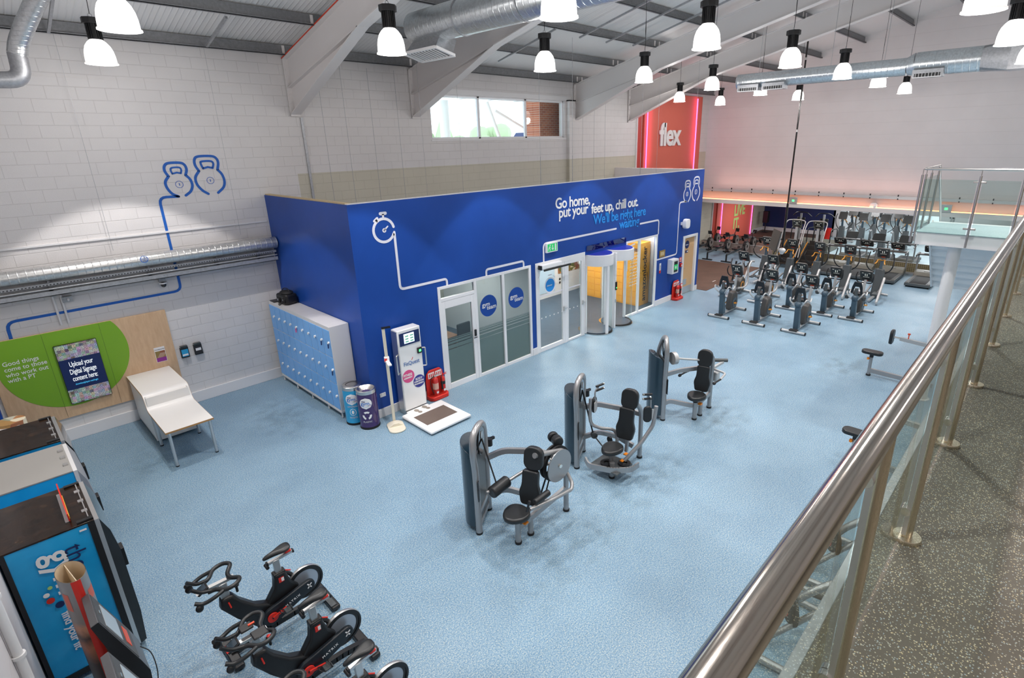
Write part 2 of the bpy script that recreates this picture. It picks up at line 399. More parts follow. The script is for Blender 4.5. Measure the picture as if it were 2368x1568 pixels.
def dup(root, loc, rz, label, group=None):
    r = root.copy(); COL.objects.link(r); r.location = loc; r.rotation_euler = (0, 0, rz); r['label'] = label
    if group: r['group'] = group
    for ch in list(root.children):
        c = ch.copy(); COL.objects.link(c); c.parent = r
        for g in list(ch.children):
            d = g.copy(); COL.objects.link(d); d.parent = c
    return r
def text(name, body, size, m, o, U, V, parent=None, t=0.004, bold=0.0, align='LEFT', sx=1.0, sp=1.0, ls=1.0):
    cu = D.curves.new(name, 'FONT'); cu.body = body; cu.size = size; cu.extrude = t / 2; cu.offset = bold; cu.align_x = align; cu.space_character = sp; cu.space_line = ls
    cu.resolution_u = 3
    ob = D.objects.new(name, cu); COL.objects.link(ob)
    dg = bpy.context.evaluated_depsgraph_get(); dg.update()
    me = D.meshes.new_from_object(ob.evaluated_get(dg)); D.objects.remove(ob)
    U = Vector(U).normalized(); V = Vector(V).normalized(); Nn = U.cross(V)
    R = Matrix((U, V, Nn)).transposed().to_4x4(); T = Matrix.Translation(Vector(o) + Nn * (t / 2)) @ R @ Matrix.Diagonal((sx, 1, 1, 1))
    me.transform(T); me.materials.clear(); me.materials.append(M[m] if isinstance(m, str) else m)
    r = D.objects.new(name, me); COL.objects.link(r)
    if parent: r.parent = parent
    return r
UX = (1, 0, 0); UZ = (0, 0, 1)
# ---------------------------------------------------------------- shell
XE = -0.62; XF = 26.75; YL = 13.83; YR = -6.0; YB = 9.86; XB = 5.03; XB2 = 19.1
MZ = 3.8
def wall_y(name, y0, y1, x0, x1, z0, z1, holes, m):
    b = MB(); xs = sorted(set([x0, x1] + [h for H in holes for h in H[:2]]))
    for a, c in zip(xs[:-1], xs[1:]):
        hh = [H for H in holes if H[0] <= a and H[1] >= c]
        zs = z0
        for H in sorted(hh, key=lambda q: q[2]):
            if H[2] > zs: b.box(a, c, y0, y1, zs, H[2])
            zs = H[3]
        if zs < z1: b.box(a, c, y0, y1, zs, z1)
    return struct(b.build(name, m, smooth_=False))
def roof_z(y): return 7.78 + 0.24 * (YL - y)
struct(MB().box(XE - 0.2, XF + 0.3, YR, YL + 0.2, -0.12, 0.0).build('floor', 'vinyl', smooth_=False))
struct(MB().box(XF + 0.3, 44, 1.0, YL + 0.2, -0.12, -0.001).build('floor', 'vinyl2', smooth_=False))
struct(MB().box(27.1, 35.1, 9.6, YL, 0.0, 0.008).build('floor', 'mat', smooth_=False))
# long wall with the high window
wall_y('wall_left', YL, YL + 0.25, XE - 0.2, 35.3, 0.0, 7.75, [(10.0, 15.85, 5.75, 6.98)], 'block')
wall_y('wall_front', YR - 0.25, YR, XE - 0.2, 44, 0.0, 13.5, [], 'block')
b = MB(); b.prism([(YR, 0), (YL, 0), (YL, roof_z(YL)), (-2.0, roof_z(-2.0)), (YR, roof_z(-2.0) - 0.96)], (XE, 0, 0), (0, 1, 0), (0, 0, 1), -0.2)
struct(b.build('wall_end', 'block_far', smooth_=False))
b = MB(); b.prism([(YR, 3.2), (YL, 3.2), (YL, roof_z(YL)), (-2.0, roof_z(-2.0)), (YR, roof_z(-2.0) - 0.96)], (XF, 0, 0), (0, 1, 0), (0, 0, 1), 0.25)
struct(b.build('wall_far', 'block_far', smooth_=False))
b = MB(); th = 0.12
b.add([(XE - 0.2, YL + 0.3, roof_z(YL + 0.3)), (XF + 0.3, YL + 0.3, roof_z(YL + 0.3)), (XF + 0.3, -2, roof_z(-2)), (XE - 0.2, -2, roof_z(-2)),
       (XE - 0.2, YL + 0.3, roof_z(YL + 0.3) + th), (XF + 0.3, YL + 0.3, roof_z(YL + 0.3) + th), (XF + 0.3, -2, roof_z(-2) + th), (XE - 0.2, -2, roof_z(-2) + th)],
      [(0, 1, 2, 3), (4, 5, 6, 7), (0, 1, 5, 4), (1, 2, 6, 5), (2, 3, 7, 6), (3, 0, 4, 7)])
z2 = roof_z(-2) - 0.96 - 0.05
b.add([(XE - 0.2, -2, roof_z(-2)), (XF + 0.3, -2, roof_z(-2)), (XF + 0.3, YR - 0.2, z2), (XE - 0.2, YR - 0.2, z2),
       (XE - 0.2, -2, roof_z(-2) + th), (XF + 0.3, -2, roof_z(-2) + th), (XF + 0.3, YR - 0.2, z2 + th), (XE - 0.2, YR - 0.2, z2 + th)],
      [(0, 1, 2, 3), (4, 5, 6, 7), (0, 1, 5, 4), (1, 2, 6, 5), (2, 3, 7, 6), (3, 0, 4, 7)])
struct(b.build('ceiling', 'liner', smooth_=False))
# beam under the far wall and the low room beyond
b = MB(); b.box(XF - 0.22, XF + 0.25, YR, YL, 3.08, 3.2); b.box(XF + 0.02, XF + 0.25, YR, YL, 2.7, 3.08)
b.box(XF - 0.24, XF + 0.25, YR, YL, 2.50, 2.69)
struct(b.build('trim_1', 'steel_white', bevel=0.004))
o = MB()
for i in range(15): y = 13.2 - i * 1.02; o.box(XF - 0.24, XF - 0.2, y - 0.02, y + 0.02, 3.2, 3.27); o.box(XF - 0.24, XF - 0.22, y - 0.02, y + 0.02, 3.07, 3.12)
struct(o.build('trim_2', 'black'))
led = MB().box(XF - 0.2, XF - 0.14, 0.5, YL - 0.02, 2.695, 2.715).build('led_strip', 'orange_led')
tag(led, 'orange glowing light strip along the top of the far beam', 'light strip')
struct(MB().box(XF + 0.25, 44, 1.0, YL + 0.2, 2.75, 2.9).build('ceiling', 'white', smooth_=False))
struct(MB().box(35.15, 35.35, 9.6, YL + 0.2, 0.0, 2.75).build('wall_back', 'navy', smooth_=False))
struct(MB().box(35.13, 35.15, 9.6, YL, 0.0, 0.22).build('baseboard_back', 'skirt'))
struct(MB().box(43.8, 44, 1.0, 9.6, 0.0, 2.75).build('wall_back', 'block_far', smooth_=False))
struct(MB().box(XF + 0.3, 44, 0.8, 1.0, 0.0, 2.75).build('wall_right', 'block', smooth_=False))
struct(MB().box(35.15, 44, 9.6, 9.75, 0.0, 2.75).build('wall_back', 'white', smooth_=False))
b = MB(); b.box(35.0, 35.3, 9.35, 9.6, 0, 2.75); struct(b.build('trim_3', 'white'))
# baseboards
struct(MB().box(XE, XB, YL - 0.035, YL, 0, 0.26).build('baseboard_left', 'skirt', bevel=0.006))
struct(MB().box(19.2, 35.1, YL - 0.03, YL, 0, 0.2).build('baseboard_left', 'skirt'))
b = MB()
for a, c in ((XB - 0.03, 6.92), (9.92, 10.09), (16.1, 17.84), (18.9, XB2)): b.box(a, c, YB - 0.03, YB, 0, 0.2)
b.box(XB - 0.03, XB, YB - 0.03, YL - 0.04, 0, 0.2)
struct(b.build('baseboard_blue', 'skirt', bevel=0.005))
# blue reception box
wall_y('wall_blue', YB, YB + 0.12, XB, XB2, 0, 4.55, [(6.92, 9.92, 0, 2.56), (10.09, 16.1, 0, 2.56), (17.84, 18.9, 0, 2.25)], 'blue')
struct(MB().box(XB, XB + 0.1, YB + 0.12, YL, 0, 4.55).build('wall_blue_side', 'blue', smooth_=False))
struct(MB().box(XB2 - 0.12, XB2, YB + 0.12, YL, 0, 4.55).build('wall_blue_end', 'block_far', smooth_=False))
b = MB(); b.box(XB + 0.02, XB + 0.13, YB + 0.1, YL - 0.01, 4.55, 4.575); struct(b.build('trim_4', 'ply'))
b = MB(); b.box(XB + 0.02, XB2 - 0.02, YB + 0.01, YB + 0.11, 4.55, 4.565); struct(b.build('trim_5', 'white'))
struct(MB().box(9.95, 10.05, YB + 0.12, YL, 0, 3.0).build('wall_partition', 'white', smooth_=False))
struct(MB().box(16.45, 16.55, YB + 0.12, YL, 0, 3.0).build('wall_partition', 'white', smooth_=False))
struct(MB().box(XB + 0.1, XB2 - 0.12, YB + 0.12, YL, 2.85, 2.95).build('ceiling', 'white', smooth_=False))
M['carpet'] = vinyl('dark_grey_blue_carpet', S('3a4856'), S('465566'), S('526274'), 120, (0.9, 0.9, 0.9))
struct(MB().box(XB + 0.1, XB2 - 0.12, YB + 0.13, YL, 0.0, 0.006).build('floor', 'carpet', smooth_=False))
# window on the long wall
b = MB(); fx0, fx1, fz0, fz1 = 10.0, 15.85, 5.75, 6.98
for x in (fx0, 11.86, 13.93, fx1): b.box(x - 0.045, x + 0.045, YL + 0.06, YL + 0.14, fz0, fz1)
b.box(fx0, fx1, YL + 0.06, YL + 0.14, fz0, fz0 + 0.05); b.box(fx0, fx1, YL + 0.06, YL + 0.14, fz1 - 0.05, fz1)
w = struct(b.build('window_1', 'frame', bevel=0.006))
for i, (a, c) in enumerate(((10.05, 11.82), (11.9, 13.89), (13.97, 15.8))):
    MB().box(a, c, YL + 0.095, YL + 0.105, fz0 + 0.05, fz1 - 0.05).build('pane', 'glass', w)
struct(MB().box(9.95, 16.2, YL - 0.03, YL, 7.0, 7.14).build('trim_6', 'white', bevel=0.006))
struct(MB().box(9.95, 15.95, YL - 0.02, YL, 5.69, 5.74).build('trim_7', 'white', bevel=0.004))
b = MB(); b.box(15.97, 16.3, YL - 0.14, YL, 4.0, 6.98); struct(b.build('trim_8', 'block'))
struct(MB().box(15.95, 16.32, YL - 0.15, YL, 6.98, 7.02).build('trim_9', 'black'))
# thin conduit strip on the wall above the duct, joint lines of the wall cladding
struct(MB().box(XE, 4.98, YL - 0.03, YL, 3.93, 3.97).build('trim_10', 'white', bevel=0.004))
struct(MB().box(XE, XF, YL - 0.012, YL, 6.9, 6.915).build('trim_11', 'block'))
b = MB()
for x in (6.2,): b.box(x - 0.03, x + 0.03, YL - 0.03, YL, 4.1, 6.28)
struct(b.build('trim_12', 'galv'))
b = MB()
for x in (6.75, 7.35, 8.1, 8.9, 16.9, 17.6, 18.3): b.box(x - 0.004, x + 0.004, YL - 0.004, YL, 4.1, 7.5)
struct(b.build('trim_13', 'galv'))
# outside the window: canopy, brick pier, struts, trees
M['canopy'] = mat('white_canopy_sheet', (0.9, 0.92, 0.92), 0.5)
M['leaf'] = mat('hazy_foliage', S('b4c4a0'), 0.8)
b = MB(); b.box(8, 19, YL + 0.3, YL + 3.4, 7.2, 7.3); o = b.build('canopy_roof', 'canopy'); tag(o, 'white canopy sheeting outside the high window', 'canopy')
for i in range(8): MB().box(8.2 + i * 1.4, 8.23 + i * 1.4, YL + 0.3, YL + 3.4, 7.18, 7.2).build('canopy_joint', 'galv', o)
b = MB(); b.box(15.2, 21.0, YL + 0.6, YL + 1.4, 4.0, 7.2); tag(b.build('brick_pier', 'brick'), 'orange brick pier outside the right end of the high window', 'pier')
k = thing('canopy_frame', 'pale steel posts and diagonal struts outside the high window', 'steel frame', (14, YL + 3, 4))
for a, c, r in (((-3.2, 0, 1.5), (-1.7, 0, 3.1), 0.09), ((-1.1, 0.2, 0), (-1.1, 0.2, 3.1), 0.18), ((0.8, 0, 3.1), (2.1, 0, 0.2), 0.07), ((1.2, 0, 2.8), (3.4, 0, 1.9), 0.06)):
    MB().cyl(a, c, r).build('strut', 'white', k)
for i, (x, y, s) in enumerate(((14.5, 22, 1.9), (19.0, 27, 1.5), (22.6, 30, 1.8), (29.5, 33, 2.3))):
    t = thing('tree', ['round hazy tree left of the pale post through the high window', 'small hazy tree behind the diagonal strut through the high window', 'pointed hazy tree near the window centre', 'hazy tree by the brick pier through the high window'][i], 'tree', (x, y, 4.4 - s * 0.3))
    g = MB(); rnd = random.Random(i)
    for q in range(16): a = rnd.random() * 6.28; rr = rnd.random() * s * 0.7; g.ell((rr * math.cos(a), rr * math.sin(a), rnd.random() * s * 1.2), (s * 0.35, s * 0.35, s * 0.32), 8, 6)
    if i == 2: g.cyl((0, 0, s), (0, 0, s * 2.1), s * 0.4, 0.02, 8)
    g.build('crown', 'leaf', t); MB().cyl((0, 0, -4.0), (0, 0, 0.4), 0.16).build('trunk', 'ply', t)
b = MB(); b.prism([(0, 0), (3.4, 0), (3.4, 0.9), (2.6, 1.7), (0.8, 1.7), (0, 0.9)], (20.5, 22, 4.4), UX, UZ, 2); tag(b.build('house', 'navy'), 'distant blue-grey house roof through the high window', 'house')

# ---------------------------------------------------------------- roof steel
def rtop(y): return 7.53 + 0.24 * (13.83 - y)
for i, (x, l) in enumerate(((6.06, 'cream haunched rafter left of the high window, nearest the blue kettlebells'), (9.45, 'cream haunched rafter springing beside the left end of the high window'),
                            (16.45, 'cream haunched rafter springing just right of the high window'), (19.9, 'cream haunched rafter nearest the coral flex panel'))):
    t = thing('roof_rafter', l, 'steel beam', (x, 13.8, 6.3), 0, 'portal frame rafters')
    def P(y, z): return (y - 13.8, z - 6.3)
    poly = [P(13.8, rtop(13.8)), P(13.8, 6.34), P(10.3, 7.72), P(-2, rtop(-2) - 0.65), P(-2, rtop(-2))]
    MB().prism(poly, (-0.006, 0, 0), (0, 1, 0), UZ, 0.012).build('web', 'steel_white', t)
    def fl(a, c, w=0.24, h=0.02):
        g = MB(); g.bar((0, a[0] - 13.8, a[1] - 6.3), (0, c[0] - 13.8, c[1] - 6.3), w, h); return g
    o = fl((13.8, rtop(13.8)), (-2, rtop(-2))).build('top_flange', 'steel_white', t)
    o = fl((10.35, 7.72), (-2, rtop(-2) - 0.65)).build('bottom_flange', 'steel_white', t)
    fl((13.8, 6.34), (10.3, 7.73)).build('haunch_flange', 'steel_white', t)
    fl((13.8, 6.92), (10.3, 7.74), 0.2, 0.015).build('inner_flange', 'steel_white', t)
    g = MB().box(-0.12, 0.12, -0.03, 0.0, 0.0, 1.28)
    for zz in (0.12, 0.3, 0.48, 0.7, 0.86, 1.02):
        for sx in (-0.07, 0.07): g.cyl((sx, -0.03, zz), (sx, -0.05, zz), 0.018, n=6)
    g.build('end_plate', 'steel_white', t)
    if i == 0:
        lab(MB().bar((-0.125, 0, rtop(13.8) - 6.29), (-0.125, -15.8, rtop(-2) - 6.29), 0.012, 0.02).build('primer_line', 'edge_red', t), 'red primer line along the top edge')
PY = [13.62, 12.05, 10.45, 8.85, 7.25, 5.65, 4.05, 2.45, 0.85, -0.75]
PN = ['eaves', 'second', 'third', 'fourth', 'fifth', 'sixth', 'seventh', 'eighth', 'ninth', 'tenth']
for i, y in enumerate(PY):
    z = rtop(y) + 0.01; b = MB()
    b.box(XE, XF, y - 0.004, y + 0.004, z, z + 0.2); b.box(XE, XF, y - 0.07, y + 0.004, z, z + 0.012); b.box(XE, XF, y - 0.004, y + 0.07, z + 0.2, z + 0.212)
    b.box(XE, XF, y - 0.07, y - 0.064, z, z + 0.03)
    o = b.build('roof_purlin', 'purlin'); tag(o, 'grey steel purlin under the roof liner, %s up the slope from the long wall' % PN[i], 'purlin', 'roof purlins')
    for x in (6.06, 9.45, 16.45, 19.9):
        for q in (-0.13, 0.13): MB().box(x + q - 0.03, x + q + 0.03, y - 0.012, y - 0.004, z, z + 0.2).build('cleat', 'steel_white', o)
# sloping channels hung under the purlins
for i, (x, y0, y1, l) in enumerate(((4.3, 12.1, 13.45, 'galvanised channel sloping above the blue kettlebells'), (1.82, 12.0, 13.5, 'galvanised channel beside the bent grey duct'),
    (10.1, 10.6, 12.6, 'galvanised channel sloping above the left pane of the high window'), (11.6, 10.4, 12.6, 'galvanised channel above the middle pane of the high window'),
    (12.8, 7.6, 10.6, 'galvanised channel across the third and fourth purlins'), (14.0, 7.4, 10.6, 'galvanised channel left of the third rafter'), (15.2, 7.2, 10.5, 'galvanised channel close beside the third rafter'),
    (10.6, 5.5, 8.4, 'galvanised channel right of the large round duct'), (3.4, 8.6, 10.4, 'galvanised channel above the largest left lamp'), (7.0, 12.1, 13.3, 'galvanised channel between the first two rafters'))):
    b = MB(); za = rtop(y0) - 0.02; zb = rtop(y1) - 0.02
    b.bar((x, y0, za), (x, y1, zb), 0.042, 0.042)
    o = b.build('ceiling_channel', 'galv'); tag(o, l, 'channel')
for i, (x, y, z0, z1, l) in enumerate(((10.35, 13.0, 4.1, 7.6, 'thin dark suspension wire crossing the left window pane'), (12.1, 11.5, 4.1, 7.95, 'thin suspension wire hanging right of the first window mullion'),
    (13.2, 11.2, 4.1, 8.0, 'thin suspension wire crossing the middle window pane'), (16.3, 10.8, 4.1, 8.2, 'thin suspension wire in front of the window pier'), (17.0, 10.6, 4.1, 8.2, 'thin suspension wire between the two rafters right of the window'),
    (19.2, 10.4, 4.4, 8.3, 'thin suspension wire in front of the flex lettering'), (1.9, 13.66, 3.72, 7.5, 'thin wire holding the left part of the wall duct'), (4.3, 13.66, 3.72, 7.5, 'thin wire holding the right part of the wall duct'),
    (9.0, 12.9, 4.1, 7.7, 'thin suspension wire under the second rafter'))):
    z0 = 2.95 if 4.0 < z0 < 4.2 and x > 5 else z0; z1 = roof_z(y)
    b = MB().cyl((x, y, z0), (x, y, z1), 0.004 if i < 6 else 0.003, n=6)
    if i in (1, 2, 3): b.cyl((x, y, z0), (x, y, 5.2), 0.008, n=6)
    tag(b.build('suspension_wire', 'galv'), l, 'wire', 'suspension wires')
# ducts
def big_duct(name, label, x, z, y0, y1, r, mtl):
    t = thing(name, label, 'duct', (x, y0, z))
    MB().cyl((0, 0, 0), (0, y1 - y0, 0), r, n=32).build('duct_pipe', mtl, t)
    return t
t = big_duct('round_duct', 'large galvanised round duct across the roof above the blue wall', 7.3, 7.83, 10.35, -5.9, 0.31, 'duct_y')
g = MB(); g.ring((0, -1.55, 0), 0.3, 0.325, (0, 1, 0), 0.03); g.ring((0, -3.2, 0), 0.3, 0.325, (0, 1, 0), 0.03); g.build('duct_collar', 'galv', t)
v = MB(); v.add([(-0.1, -0.05, -0.20), (-0.1, -0.92, -0.20), (0.28, -0.92, -0.28), (0.28, -0.05, -0.28), (-0.30, 0.03, -0.46), (-0.30, -1.0, -0.46), (0.10, -1.0, -0.56), (0.10, 0.03, -0.56)],
    [(0, 1, 2, 3), (4, 5, 6, 7), (0, 1, 5, 4), (1, 2, 6, 5), (2, 3, 7, 6), (3, 0, 4, 7)])
ve = v.build('air_vent', 'galv', t)
g = MB()
for a, c in (((-0.32, 0.05, -0.47), (-0.32, -1.02, -0.47)), ((0.12, 0.05, -0.58), (0.12, -1.02, -0.58)), ((-0.32, 0.05, -0.47), (0.12, 0.05, -0.58)), ((-0.32, -1.02, -0.47), (0.12, -1.02, -0.58))): g.bar(a, c, 0.06, 0.05)
g.build('vent_frame', 'white', ve)
MB().add([(-0.29, 0.0, -0.475), (-0.29, -0.97, -0.475), (0.09, -0.97, -0.575), (0.09, 0.0, -0.575)], [(0, 1, 2, 3)]).build('vent_opening', 'black', ve)
g = MB()
for k in range(9): y = -0.08 - k * 0.1; g.bar((-0.28, y, -0.485), (0.08, y, -0.585), 0.008, 0.03)
g.build('louvre', 'white', ve)
t = big_duct('round_duct', 'grey-blue round duct with black vents near the pink far wall', 17.5, 7.23, 8.12, 3.65, 0.215, 'duct_y')
MB().cyl((0, -4.47, 0), (0, -4.65, 0.03), 0.215, 0.285, 32).build('duct_taper', 'duct_y', t)
MB().cyl((0, -4.65, 0.03), (0, -5.98, 0.03), 0.285, n=32).build('wide_duct_pipe', 'duct_y', t)
g = MB(); n = 16; vs = []
for k in range(n): a = 2 * PI * k / n; vs.append((0.285 * math.cos(a), -5.98, 0.03 + 0.285 * math.sin(a)))
for k in range(n):
    a = 2 * PI * k / n; c, s = math.cos(a), math.sin(a); q = 0.3 / max(abs(c), abs(s)); vs.append((c * q, -6.5, 0.03 + s * q))
g.add(vs, [(k, (k + 1) % n, n + (k + 1) % n, n + k) for k in range(n)]); g.box(-0.3, 0.3, -11, -6.5, -0.27, 0.33); g.build('square_duct', 'galv', t)
for yy, nm in ((-0.45, 0), (-1.2, 0), (-4.98, 0)):
    v = MB().box(-0.34, -0.02, yy - 0.32, yy + 0.32, -0.30, -0.12).build('air_vent', 'galv', t)
    MB().box(-0.345, -0.335, yy - 0.27, yy + 0.27, -0.29, -0.21).build('vent_opening', 'black', v)
    g = MB()
    for k in range(8): g.box(-0.352, -0.345, yy - 0.24 + k * 0.068, yy - 0.232 + k * 0.068, -0.29, -0.21)
    g.box(-0.35, -0.335, yy - 0.3, yy + 0.3, -0.31, -0.29); g.build('louvre', 'white', v)
for y, l in ((7.5, 'left'), (5.5, 'middle'), (4.2, 'right')):
    MB().cyl((0, y - 8.12, 0.2), (0, y - 8.12, rtop(y) - 7.23), 0.006, n=6).build('hanger', 'galv', t)
# bent duct in the upper left corner and the slim duct along the wall
t = thing('bent_duct', 'bent spiral duct dropping to the long wall in the top left corner', 'duct', (1.2, 12.6, 7.0))
MB().tube(smooth([(0.56, -0.8, 1.06), (0.34, -0.35, 0.72), (0.12, 0.0, 0.32), (0.04, 0.06, 0.1)], 6), 0.13, 20).build('duct_pipe', galv('spiral_duct_bend', (0.66, 0.68, 0.69), 0.3, 0.85, ('Z', 5)), t)
MB().tube(fillet([(0.04, 0.06, 0.12), (0.02, 0.06, -0.28), (-1.2, 0.06, -0.33)], 0.22, 6), 0.125, 20).build('duct_elbow', 'galv', t)
t = thing('wall_duct', 'slim spiral duct running along the long wall above the green panel', 'duct', (XE, 13.58, 3.46))
MB().cyl((0, 0, 0), (5.62, 0, 0), 0.135, n=24).build('duct_pipe', 'duct_x', t)
for x in (1.4, 3.0, 4.3, 5.2): MB().box(x, x + 0.06, 0.13, 0.25, -0.42, 0.1).box(x, x + 0.03, 0.0, 0.2, -0.17, -0.14).build('bracket', 'galv', t)
g = MB(); g.ring((2.95, -0.13, 0.04), 0.06, 0.07, (0, -1, 0.2), 0.004)
for k in range(5): g.box(2.9 + k * 0.022, 2.905 + k * 0.022, -0.145, -0.135, 0.0, 0.08)
g.build('logo', 'blue_line', t)
t = thing('cable_tray', 'perforated galvanised cable tray under the slim wall duct', 'cable tray', (XE, 13.5, 3.05))
MB().box(0, 5.58, -0.02, 0.22, 0.0, 0.012).box(0, 5.58, -0.02, -0.01, 0.0, 0.09).box(0, 5.58, 0.21, 0.22, 0, 0.09).build('tray', 'galv', t)
MB().box(0, 5.58, 0.02, 0.1, 0.19, 0.24).build('upper_tray', 'galv', t)
g = MB()
for i in range(110): g.box(0.02 + i * 0.05, 0.045 + i * 0.05, 0.012, 0.02, 0.2, 0.215)
o = g.build('slots', 'black', t)
MB().cyl((0, 0.0, 0.13), (5.58, 0.0, 0.13), 0.014, n=8).build('conduit', 'galv', t)
t = thing('wall_pipes', 'two short white pipes dropping from the cable tray to the green panel', 'pipe', (0.8, 13.8, 2.4))
for x, z in ((0, 0), (0.12, 0.02)): MB().cyl((x, 0, z), (x, 0, 0.58), 0.02, n=10).build('pipe', 'white', t)
t = thing('security_camera', 'small dark dome camera on a grey bracket under the cable tray', 'camera', (2.6, 13.76, 2.87))
MB().box(-0.06, 0.06, -0.03, 0.07, 0.06, 0.17).build('bracket', 'galv', t); MB().ell((0, -0.04, 0), (0.055, 0.055, 0.06)).build('dome', 'black_gloss', t)
MB().ring((0, -0.04, 0.02), 0.05, 0.07, (0, 0, 1), 0.03).build('ring', 'white', t)
t = thing('sensor', 'tiny grey beam sensor box on the wall beside the short pipes', 'sensor', (1.0, 13.8, 2.88)); MB().box(-0.08, 0.08, -0.04, 0.03, -0.05, 0.06).build('case', 'galv', t); MB().ell((0.01, -0.05, 0.0), (0.02, 0.02, 0.03)).build('lens', 'white', t)

# ---------------------------------------------------------------- high bay lamps
def bowlmat():
    m = D.materials.new('glowing_prismatic_bowl'); m.use_nodes = True; b = bsdf(m)
    b.inputs['Base Color'].default_value = (0.9, 0.9, 0.88, 1); b.inputs['Roughness'].default_value = 0.3
    b.inputs['Emission Color'].default_value = (1.0, 0.97, 0.93, 1)
    t = nd(m, 'ShaderNodeTexCoord'); s = nd(m, 'ShaderNodeSeparateXYZ'); lk(m, t.outputs['Object'], s.inputs[0])
    mp = nd(m, 'ShaderNodeMapRange'); mp.inputs[1].default_value = 0.0; mp.inputs[2].default_value = 0.28; mp.inputs[3].default_value = 0.6; mp.inputs[4].default_value = 4.5
    lk(m, s.outputs[2], mp.inputs[0]); lk(m, mp.outputs[0], b.inputs['Emission Strength']); return m
M['bowl'] = bowlmat()
M['bulb'] = mat('led_core', (1, 1, 1), 0.5, emis=(1.0, 0.96, 0.90), estr=14.0)
def make_lamp(label):
    t = thing('high_bay_lamp', label, 'lamp', (0, 0, LAMP_Z), 0, 'high bay lamps')
    prof = [(0.217, 0.0), (0.207, 0.014), (0.205, 0.06), (0.201, 0.12), (0.189, 0.19), (0.165, 0.255), (0.125, 0.31), (0.085, 0.345)]
    inner = [(r - 0.006, z) for r, z in reversed(prof)]
    bo = MB().lathe(prof + inner, n=32).build('lamp_bowl', 'bowl', t)
    MB().ring((0, 0, -0.006), 0.2, 0.222, t=0.016, n=32).build('rim', 'bowl', bo)
    MB().cyl((0, 0, 0.22), (0, 0, 0.34), 0.05, n=16).build('led_core', 'bulb', t)
    g = MB().cyl((0, 0, 0.34), (0, 0, 0.57), 0.082, n=16)
    for k in range(20): a = 2 * PI * k / 20; g.at((0, 0, 0), a).box(0.078, 0.1, -0.004, 0.004, 0.345, 0.57)
    g.T = Matrix.Identity(4)
    g.build('heat_sink', 'lampbody', t)
    MB().prism([(0.135 * math.cos(PI / 8 + k * PI / 4), 0.135 * math.sin(PI / 8 + k * PI / 4)) for k in range(8)], (0, 0, 0.57), (1, 0, 0), (0, 1, 0), 0.085).build('driver_housing', 'lampbody', t, bevel=0.006)
    MB().ring((0, 0, 0.69), 0.022, 0.03, (0, 1, 0), 0.008, 16).build('hook', 'galv', t)
    return t
NM = ['lower of the two at far left, nearest the long wall', 'large lamp cut by the top edge at far left', 'lamp hanging in front of the first rafter and large duct',
 'lamp in front of the second rafter above the high window', 'large lamp cut by the top edge beside the large duct', 'lamp in front of the third rafter', 'large lamp right of centre against the roof sheets',
 'small lamp in front of the fourth rafter', 'lamp half hidden by the fourth rafter above the flex panel', 'small lamp beside the top of the flex panel', 'lamp just left of the black television pole', 'lamp half behind the left end of the far duct',
 'small lamp partly behind the black television pole', 'lamp overlapping the middle of the far duct', 'lamp with only its bowl showing under the far duct', 'small lamp under the wide part of the far duct',
 'very large lamp cut by the top edge at the right', 'large lamp near the top right corner', 'lamp below the large one at the right edge', 'lowest lamp at the right edge']
proto = None
for i, (x, y) in enumerate(LAMPS + HIDDEN_LAMPS):
    if i < len(LAMPS):
        l = 'lit glass high bay lamp, ' + NM[i]
        if proto is None: proto = make_lamp(l); o = proto; o.location = (x, y, LAMP_Z)
        else: o = dup(proto, (x, y, LAMP_Z), 0, l)
        w = MB().tube([(0, 0, 0.71), (0.01, 0, 0.71 + (roof_z(y) - LAMP_Z - 0.71) * 0.3), (-0.01, 0, 0.71 + (roof_z(y) - LAMP_Z - 0.71) * 0.6), (0, 0, roof_z(y) - LAMP_Z)], 0.005, 6).build('cord', 'black', o)
    sp = light('lamp_light', 'SPOT', (x, y, LAMP_Z + 0.16), (460 if i < 2 else 390) if i < len(LAMPS) else 340, LCOL, spot_size=math.radians(72 if 7.8 < y < 8.2 else 84), spot_blend=0.12, shadow_soft_size=0.06)
    pt = light('lamp_glow', 'POINT', (x, y, LAMP_Z - 0.16), 48, LCOL, shadow_soft_size=0.2)
# television pole is built with the machines
# reception, office and back room lights
light('unseen_area_light', 'AREA', (15.9, 10.12, 2.8), 14, (1, 0.98, 0.95), (math.radians(-12), 0, 0), size=0.2)  # added fill lamp, no real fitting: brightens the parcel locker's front face
for x, y in ((12.2, 11.8), (14.6, 11.8)): light('unseen_area_light', 'AREA', (x, y, 2.8), 80, (1, 0.98, 0.95), size=1.0)
light('unseen_area_light', 'AREA', (8.4, 11.9, 2.8), 60, (0.95, 1, 1), size=0.8)
for x, y in ((30, 11.5), (29.5, 7.5), (29.5, 4), (33, 7.5), (33, 4), (38, 7), (41, 5)): light('unseen_area_light', 'AREA', (x, y, 2.72), 75, (0.96, 0.98, 1), size=1.2)
for x, y in ((3, -1.8), (9, -1.8), (14, -1.8), (19, -1.8)): light('unseen_area_light', 'AREA', (x, y, 3.36 if x < 15 else 5.0), 70, (1, 0.97, 0.93), size=1.0)  # invented lamps out of view by the walkway, added to lift the dark stair underside
